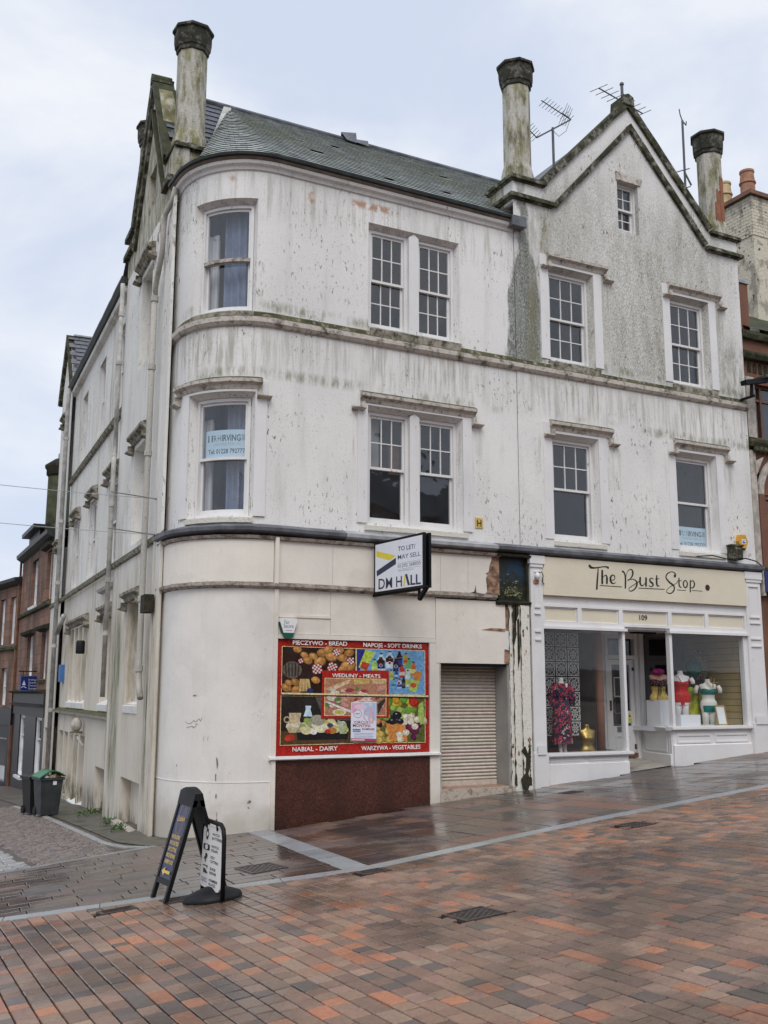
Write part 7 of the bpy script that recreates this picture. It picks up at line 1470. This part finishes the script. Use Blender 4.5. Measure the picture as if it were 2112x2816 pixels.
def bin_(cx_, cy_, rot, body, lid, label, open_lid=False, junk=False):
    t = empty('wheelie_bin', (cx_, cy_, gz(cx_, cy_)), label, 'bin', 'bins by the alley wall'); c, s_ = math.cos(rot), math.sin(rot); z0 = gz(cx_, cy_)
    G = lambda x_, y_, z_: Vector((cx_+c*x_-s_*y_, cy_+s_*x_+c*y_, z0+z_))
    m = MB(); b0, b1, h = .19, .245, .80
    m.add([G(x_, y_, z_) for z_, q in ((.03, b0), (h, b1)) for x_, y_ in ((-q, -q*1.05), (q, -q*1.05), (q, q*1.05), (-q, q*1.05))], [(0, 1, 5, 4), (1, 2, 6, 5), (2, 3, 7, 6), (3, 0, 4, 7), (0, 3, 2, 1)]); m.build('body', body, t)
    m = MB()
    for q in ((-.275, .275, -.285, -.25), (-.275, .275, .25, .285), (-.275, -.245, -.25, .25), (.245, .275, -.25, .25)): m.box(*q, h-.035, h+.01, G)
    m.build('rim', body, t)
    m = MB(); m.tube([G(-.25, .30, h-.02), G(.25, .30, h-.02)], .016, 8); m.build('handle', body, t)
    for sx in (-1, 1):
        m = MB(); m.tube([G(sx*.17, .20, .09), G(sx*.22, .20, .09)], .09, 14); m.build('wheel', 'black_plastic', t)
    m = MB(); n = 8; vs = []
    for i in range(n+1):
        x_ = -.28+.56*i/n; zz = h+.03+.035*math.sin(PI*i/n)+(.09*math.sin(PI*i/n)+.02*i/n if open_lid else 0)
        vs += [G(x_, -.30, zz), G(x_, .30, zz), G(x_, -.30, zz-.025), G(x_, .30, zz-.025)]
    fs = []
    for i in range(n): a = 4*i; fs += [(a, a+4, a+5, a+1), (a+2, a+3, a+7, a+6), (a, a+2, a+6, a+4), (a+1, a+5, a+7, a+3)]
    fs += [(0, 1, 3, 2), (4*n, 4*n+2, 4*n+3, 4*n+1)]; m.add(vs, fs).build('lid', lid, t)
    if junk:
        for x_, y_, r, mat in ((-.2, -.2, .06, 'blue_box'), (-.12, -.22, .05, 'paper'), (.02, -.2, .08, 'hessian'), (.14, -.2, .06, 'timber')):
            m = MB(); m.sphere(tuple(G(x_, y_, h+.03)), r, 5, 1.2, 1, .7); m.build('rubbish', mat, t)
        MB().add([G(.02, -.262, .66), G(.10, -.263, .66), G(.10, -.267, .74), G(.02, -.266, .74)], [(0, 1, 2, 3)]).build('sticker', 'paper', t, fix=False)
    return t
bin_(4.20, 8.55, R(8), 'grey_bin', 'green_lid', 'grey wheelie bin with green lid raised on rubbish', True, True)
bin_(4.12, 9.55, R(12), 'black_bin', 'black_bin', 'black wheelie bin behind the green-lidded one')
# corner of a blue pavement sign at the left edge
bs = empty('pavement_sign', tuple(g3(2.95, 9.2)), 'edge of a blue pavement sign far left in the alley', 'sign'); z0 = gz(2.95, 9.2); MB().box(2.45, 3.02, 9.18, 9.22, z0+.12, z0+1.0).build('board', 'blue_box', bs); MB().box(2.4, 3.16, 9.0, 9.4, z0, z0+.07).build('base', 'blue_box', bs)

# weeds at the foot of the alley wall and on the rotten fascia
def weed(cx_, cy_, n, sp, h, label, mat='leaf', z=None, grow=(0, 0, 1)):
    o = MB(); rnd_ = random.Random(int(cx_*100))
    for i in range(n):
        a = rnd_.uniform(0, 2*PI); r = sp*math.sqrt(rnd_.random()); x_, y_ = cx_+r*math.cos(a), cy_+r*.5*math.sin(a); zz = (gz(x_, y_) if z is None else z)+rnd_.uniform(0, h); s_ = rnd_.uniform(.02, .045)
        d = Vector((rnd_.uniform(-1, 1), rnd_.uniform(-1, 1), rnd_.uniform(.1, 1))).normalized(); e = d.orthogonal().normalized(); p = Vector((x_, y_, zz))
        o.add([p, p+d*s_+e*s_*.4, p+d*s_*2, p+d*s_-e*s_*.4], [(0, 1, 2, 3)])
    return tag(o.build('weed_tuft', mat, fix=False), label, 'weed', 'weeds by the alley wall')
p = SM(5.1, .12, 0); weed(p.x, p.y, 160, .30, .12, 'larger green weed tuft by the blocked cellar door')
p = SM(2.55, .2, 0); weed(p.x, p.y, 70, .16, .10, 'little weed tuft at the left end of the stone step')
p = SM(1.1, .25, 0); weed(p.x, p.y, 70, .16, .10, 'little weed tuft at the right end of the stone step')
o = MB(); rnd_ = random.Random(2)
for i in range(120):
    x_ = 10.52+rnd_.gauss(0, .11); z_ = 3.78+abs(rnd_.gauss(0, .13)); s_ = rnd_.uniform(.015, .035); d = Vector((rnd_.uniform(-1, 1), rnd_.uniform(-1, .0), rnd_.uniform(-.3, 1))).normalized(); e = d.orthogonal().normalized(); p = Vector((x_, -.02-rnd_.uniform(0, .06), z_)); o.add([p, p+d*s_+e*s_*.35, p+d*s_*2, p+d*s_-e*s_*.35], [(0, 1, 2, 3)])
tag(o.build('fern_tuft', 'deadleaf', fix=False), 'pale fern tuft growing in the rotten blue fascia panel', 'weed')

# ------------------------------------------------------------------ window display
TP = [(0, .155, .115), (.10, .175, .125), (.20, .178, .125), (.32, .128, .095), (.40, .138, .105), (.47, .155, .112), (.56, .165, .098), (.615, .185, .075), (.645, .165, .062), (.665, .085, .056), (.69, .056, .052), (.76, .052, .05)]
def interp(T, z):
    if z <= T[0][0]: return T[0][1:]
    for a, b in zip(T, T[1:]):
        if z <= b[0]: t = (z-a[0])/(b[0]-a[0]); t = t*t*(3-2*t); return tuple(a[i]+(b[i]-a[i])*t for i in range(1, len(a)))
    return T[-1][1:]
def torso(m, c, z0, s_, za, zb_, off=0., sx=1., yaw=0., bust=.05, n=30, top=None, T=TP, belly=0.):
    rings = max(3, int((zb_-za)/.02)); vs = []; fs = []
    for j in range(rings+1):
        z = za+(zb_-za)*j/rings; rx, ry = interp(T, z)
        for k in range(n):
            t = 2*PI*k/n; x_ = (rx+off)*math.cos(t); y_ = (ry+off)*math.sin(t)
            for sg_ in (-1, 1): y_ -= bust*math.exp(-((x_-sg_*.072)**2)/.0045-((z-.475)**2)/.0035) if y_ < 0 else 0
            zz = z
            if top and j == rings: zz = z+top(x_)
            X, Y = x_*s_*sx, y_*s_; vs.append((c[0]+X*math.cos(yaw)-Y*math.sin(yaw), c[1]+X*math.sin(yaw)+Y*math.cos(yaw), z0+zz*s_))
    for j in range(rings):
        for k in range(n): fs.append((j*n+k, j*n+(k+1) % n, (j+1)*n+(k+1) % n, (j+1)*n+k))
    if off == 0: fs += [tuple(range(n))[::-1], tuple(range(len(vs)-n, len(vs)))]
    return m.add(vs, fs)
YW = R(-28)
def thighs(m, c, z0, s_, ln, yaw):
    for sg_ in (-1, 1):
        a = Vector((c[0]+sg_*.075*s_*math.cos(yaw), c[1]+sg_*.075*s_*math.sin(yaw), z0+.06*s_)); b = Vector((c[0]+sg_*.085*s_*math.cos(yaw), c[1]+sg_*.085*s_*math.sin(yaw), z0-ln)); m.tube([a, a.lerp(b, .4), b], [.092*s_, .088*s_, .066*s_], 14)
# red body on a white box
t = empty('mannequin', (15.08, .55, 1.67), 'white mannequin torso in red lace bodysuit in the right window', 'mannequin')
c = (15.08, .58); m = MB(); torso(m, c, 1.86, .90, 0, .76, yaw=YW, sx=1.12); thighs(m, c, 1.86, .9, .19, YW)
for sg_ in (-1, 1): m.tube([(c[0]+sg_*.19, c[1]-sg_*.09, 2.40), (c[0]+sg_*.225, c[1]-sg_*.11, 2.33), (c[0]+sg_*.225, c[1]-sg_*.11, 2.28)], [.045, .05, .046], 10)
m.build('body', 'mannequin', t, smooth=True)
m = MB(); torso(m, c, 1.86, .90, .06, .50, off=.007, yaw=YW, sx=1.12, top=lambda x_: .03*abs(math.sin(x_*14))); torso(m, c, 1.86, .90, -.0, .07, off=.004, yaw=YW, sx=.75); m.build('bodysuit', 'redlace', t, smooth=True)
m = MB()
for sg_ in (-1, 1): m.tube([(c[0]+sg_*.09, c[1]-.13, 2.30), (c[0]+sg_*.13, c[1]-.08, 2.42), (c[0]+sg_*.12, c[1], 2.44)], .008, 5); m.bar((c[0]+sg_*.10, c[1]-.13, 1.88), (c[0]+sg_*.10, c[1]-.12, 1.76), .012, .006)
m.build('strap', 'redlace', t)
def plinth(x0, x1, y0, y1, z0, z1, label): tag(MB().box(x0, x1, y0, y1, z0, z1).build('display_plinth', 'whitebox'), label, 'plinth')
plinth(14.82, 15.34, .34, .82, 1.447, 1.67, 'low white plinth under the red mannequin'); plinth(14.30+.07, 14.70, .42, .82, 1.447, 1.96, 'taller white plinth under the corset mannequin')
t = empty('mannequin', (15.72, .45, 1.45), 'white mannequin in green bra and briefs in the right window', 'mannequin'); c = (15.72, .48); m = MB(); torso(m, c, 1.72, .87, 0, .76, yaw=YW, sx=1.12); thighs(m, c, 1.72, .87, .27, YW)
for sg_ in (-1, 1): m.tube([(c[0]+sg_*.19, c[1]-sg_*.09, 2.25), (c[0]+sg_*.225, c[1]-sg_*.11, 2.17), (c[0]+sg_*.225, c[1]-sg_*.11, 2.10)], [.042, .048, .045], 10)
m.build('body', 'mannequin_cream', t, smooth=True); m = MB(); torso(m, c, 1.72, .87, .40, .515, off=.006, yaw=YW, sx=1.12, top=lambda x_: .025*abs(math.sin(x_*16))); m.build('bra', 'teal', t, smooth=True); m = MB(); torso(m, c, 1.72, .87, .0, .15, off=.006, yaw=YW, sx=1.05); m.build('briefs', 'teal', t, smooth=True)
m = MB(); m.tube([(c[0]-.07, c[1]-.05, 2.32), (c[0]-.03, c[1]-.13, 2.22), (c[0]+.03, c[1]-.13, 2.22), (c[0]+.08, c[1]-.06, 2.32)], .009, 6); m.build('necklace', 'bamboo', t, smooth=True); MB().box(15.45, 16.0, .3, .7, 1.447, 1.47).build('stand', 'whitebox', t)
t = empty('mannequin', (14.52, .6, 1.96), 'corset mannequin torso with magenta scarf by the shop lobby', 'mannequin'); c = (14.53, .62); m = MB(); torso(m, c, 1.80, 1.02, .16, .76, yaw=YW); m.build('body', 'skin_pink', t, smooth=True); m = MB(); torso(m, c, 1.80, 1.02, .16, .42, off=.006, yaw=YW); m.build('corset', 'yellowish', t, smooth=True); m = MB(); torso(m, c, 1.80, 1.02, .42, .53, off=.007, yaw=YW, top=lambda x_: .03*abs(math.sin(x_*14))); m.build('bra', 'dressprint', t, smooth=True); m = MB(); m.sphere((14.50, .58, 2.52), .11, 7, 1.25, 1.1, .6); m.build('scarf', 'magenta', t, smooth=True)
m = MB()
for k in range(5):
    q = -.12+.06*k; m.tube([(c[0]+q*math.cos(YW)-.02, c[1]-.115+q*math.sin(YW)*.4, 1.98), (c[0]+q*.8*math.cos(YW)-.02, c[1]-.105, 2.12), (c[0]+q*math.cos(YW)-.02, c[1]-.13, 2.24)], .008, 5)
m.tube([(c[0]-.15, c[1]-.06, 2.24), (c[0]-.03, c[1]-.14, 2.235), (c[0]+.13, c[1]-.15, 2.24)], .011, 5); m.build('boning', 'sign_black', t)
lj = empty('garment_stand', (16.0, .75, 1.45), 'lime green wrap hung on a bamboo stand in the right window', 'garment stand')
LT = [(0, .20, .07), (.3, .19, .08), (.6, .17, .08), (.72, .15, .07), (.78, .05, .04)]
for x_ in (15.55, 16.02):
    m = MB(); torso(m, (x_, .82), 1.447, 1.0, 0.01, .78, yaw=YW, bust=0, T=LT); m.build('wrap', 'lime', lj, smooth=True)
m = MB(); m.bar((15.98, .6, 1.45), (16.02, .6, 2.40), .025, .025); m.bar((16.1, .7, 1.45), (15.96, .62, 2.42), .025, .025); m.bar((15.9, .6, 2.3), (16.14, .6, 2.32), .02, .02); m.build('pole', 'bamboo', lj)
sc = empty('scarf_display', (15.72, 1.0, 2.3), 'teal hat and patterned scarves hung behind the green mannequin', 'scarves'); m = MB(); m.sphere((15.86, 1.0, 2.62), .16, 8, 1.1, 1, 1.1); m.build('hat', 'teal', sc, smooth=True); m = MB()
for k in range(6): m.tube([(15.95+.05*k, 1.0+.01*k, 3.0), (15.94+.055*k, .98, 2.7), (15.95+.05*k, 1.0, 2.35)], [.02, .035, .028], 6)
m.build('scarf', 'printscarf', sc, smooth=True); MB().tube([(15.7, 1.0, 3.02), (16.35, 1.0, 3.02)], .012, 6).build('rail', 'steel', sc)
fn = empty('framed_notice', (15.93, .22, 1.46), 'small gold-framed notice leaning at the front of the right window', 'notice'); QM = lambda u, d, z: Vector((15.66+u, .26-d-.12*(z-1.46) if False else .20-d+.18*(z-1.46), z)); m = MB(); frame(m, QM, 0, .27, 1.462, 1.86, 0, .02, .025); m.build('frame', 'bamboo', fn); MB().ubox(QM, .02, .25, .004, .010, 1.48, 1.84).build('sheet', 'paper', fn)
# left window: lattice screen, dress, gold bust
ls = empty('lattice_screen', (12.35, .9, 1.0), 'white fretwork squares hung in columns in the left display window', 'screen'); tm = MB(); q = .128
def LBX(x0, x1, z0, z1): tm.box(x0, x1, -.006, .006, z0, z1)
LBX(-q, q, -q, -q+.014); LBX(-q, q, q-.014, q); LBX(-q, -q+.014, -q+.014, q-.014); LBX(q-.014, q, -q+.014, q-.014)
for k in range(8):
    t = PI*k/4+PI/8; tm.bar((.03*math.cos(t), 0, .03*math.sin(t)), (.062*math.cos(t), 0, .062*math.sin(t)), .010, .010, (0, 1, 0)); tm.bar((.070*math.cos(t), .001, .070*math.sin(t)), (.114*math.cos(t), .001, .114*math.sin(t)), .010, .012, (0, 1, 0))
for rr, wd in ((.022, .012), (.066, .011)):
    for k in range(16): t = 2*PI*k/16; t2 = 2*PI*(k+1)/16; tm.bar((rr*math.cos(t), 0, rr*math.sin(t)), (rr*math.cos(t2), 0, rr*math.sin(t2)), .009, wd, (0, 1, 0))
for sx in (-1, 1):
    for sz in (-1, 1):  tm.bar((sx*.118, .001, sz*.05), (sx*.05, .001, sz*.118), .010, .012, (0, 1, 0))
me = tm.mesh('lattice_tile', 'mannequin')
for cx_ in range(4):
    for r_ in range(7):
        o = bpy.data.objects.new('lattice_tile', me); COL.objects.link(o); o.location = (11.77+.292*cx_, .92, 3.12-.283*r_); adopt(o, ls)
m = MB()
for cx_ in range(4):
    m.tube([(11.77+.292*cx_, .93, 1.2), (11.77+.292*cx_, .93, 3.3)], .003, 4)
m.build('hanging_line', 'steel', ls)
t = empty('mannequin', (11.98, .45, .99), 'full-length mannequin in a long red floral dress in the left window', 'mannequin'); c = (11.98, .46); m = MB(); torso(m, c, 1.66, .92, 0, .78, yaw=R(-20), bust=0, sx=.86)
for sg_ in (-1, 1): m.tube([(c[0]+sg_*.06, c[1], 1.7), (c[0]+sg_*.055, c[1], 1.35), (c[0]+sg_*.05, c[1], 1.06), (c[0]+sg_*.05, c[1]-.03, .99)], [.08, .055, .035, .03], 10)
m.build('body', 'mannequin', t, smooth=True)
DT = [(0, .215, .17), (.12, .20, .16), (.5, .19, .16), (.75, .165, .145), (.86, .145, .13), (.94, .16, .145), (1.04, .175, .15), (1.12, .185, .13), (1.17, .17, .105), (1.21, .11, .08)]
m = MB(); torso(m, c, 1.17, .93, 0, 1.21, off=.004, yaw=R(-20), bust=0, T=DT, top=lambda x_: -.02); m.build('dress', 'floral', t, smooth=True); m = MB()
for sg_ in (-1, 1): m.tube([(c[0]+sg_*.12, c[1]-sg_*.04, 2.24), (c[0]+sg_*.185, c[1]-sg_*.06, 2.14), (c[0]+sg_*.20, c[1]-sg_*.07, 2.0), (c[0]+sg_*.20, c[1]-.05, 1.86)], [.06, .068, .062, .055], 10)
m.build('sleeve', 'floral', t, smooth=True)
MB().add([(c[0]+.0, c[1]-.128, 2.28-.0), (c[0]+.055, c[1]-.13, 2.27), (c[0]+.03, c[1]-.135, 2.10)], [(0, 1, 2)]).build('neckline', 'mannequin', t, fix=False)
t = empty('dress_form', (12.50, .42, .99), 'small gold bust standing on the floor of the left window', 'dress form'); m = MB(); torso(m, (12.52, .42), .86, .86, .14, .76, yaw=R(-15), sx=1.05); m.build('bust', 'gold', t, smooth=True)
# notices on the shop door
tag(MB().ubox(DM, 14.22, 14.34, .02, .024, 1.50, 1.74).build('sticker', 'paper'), 'white and yellow camera warning sticker on the shop door', 'sticker')
o = bpy.data.objects.get('sticker.001') or bpy.data.objects['sticker']
pr = Print(lambda a, b, k: DM(14.22+.12*a, .0245+.0003*k, 1.74-.24*b)); pr.poly([(.5, .1), (.95, .55), (.05, .55)], (.7, .6, .02)); pr.ell(.5, .42, .18, .07, (.02, .02, .02)); pr.rect(.05, .62, .95, .95, (.62, .66, .05)); pr.build('print', bpy.data.objects[[q.name for q in bpy.data.objects if q.name.startswith('sticker') and q.get('label')][-1]])
fn = empty('door_notice', (14.06, 1.2, 2.2), 'white-framed notice hung inside the shop door glass', 'notice'); m = MB(); frame(m, DM, 13.94, 14.20, 2.02, 2.42, -.04, -.02, .022); m.build('frame', 'mannequin', fn); MB().ubox(DM, 13.96, 14.18, -.035, -.03, 2.04, 2.40).build('board', 'shopgrey', fn)
m = MB(); m.tube([DM(14.06+.17*math.cos(2*PI*i/28), -.06, 1.86+.17*math.sin(2*PI*i/28)) for i in range(29)], .007, 6, False); tag(m.build('hoop', 'lead_pale'), 'thin pale hoop hanging inside the shop door glass', 'hoop')
# graffiti scribbles on the corner panel are thin paint marks
pr = Print(lambda a, b, k: FM(a, .037+.0002*k, b)); rnd_ = random.Random(8)
for u0, z0, n, s_ in ((4.62, 1.62, 12, .035), (4.66, 1.55, 9, .03)):
    P_s = [(u0+i*s_*.8+rnd_.uniform(-.02, .02), z0+i*.006+rnd_.uniform(-.03, .03)) for i in range(n)]; pr.line(P_s, .006, (.15, .15, .17))
for q in ((4.95, 1.40), (5.02, 1.41)): pr.line([(q[0], q[1]-.04), (q[0]+.01, q[1]+.03)], .006, (.40, .38, .37))
for u, z, w_, h in ((5.18, 1.02, .010, .10), (5.17, .82, .008, .07), (5.18, .55, .008, .05), (5.20, .22, .014, .09), (5.66, .46, .022, .03), (4.46, .98, .012, .02), (5.66, .37, .01, .012), (4.78, 2.05, .03, .010)): pr.poly([(u+rnd_.uniform(-1, 1)*w_+w_*math.cos(t), z+h*math.sin(t)*rnd_.uniform(.6, 1.2)) for t in (2*PI*i/8 for i in range(8))], (.18, .165, .145))
pr.build('paint_mark', [o_ for o_ in B.children if o_.name.startswith('corner_panel')][0], kind='stuff')
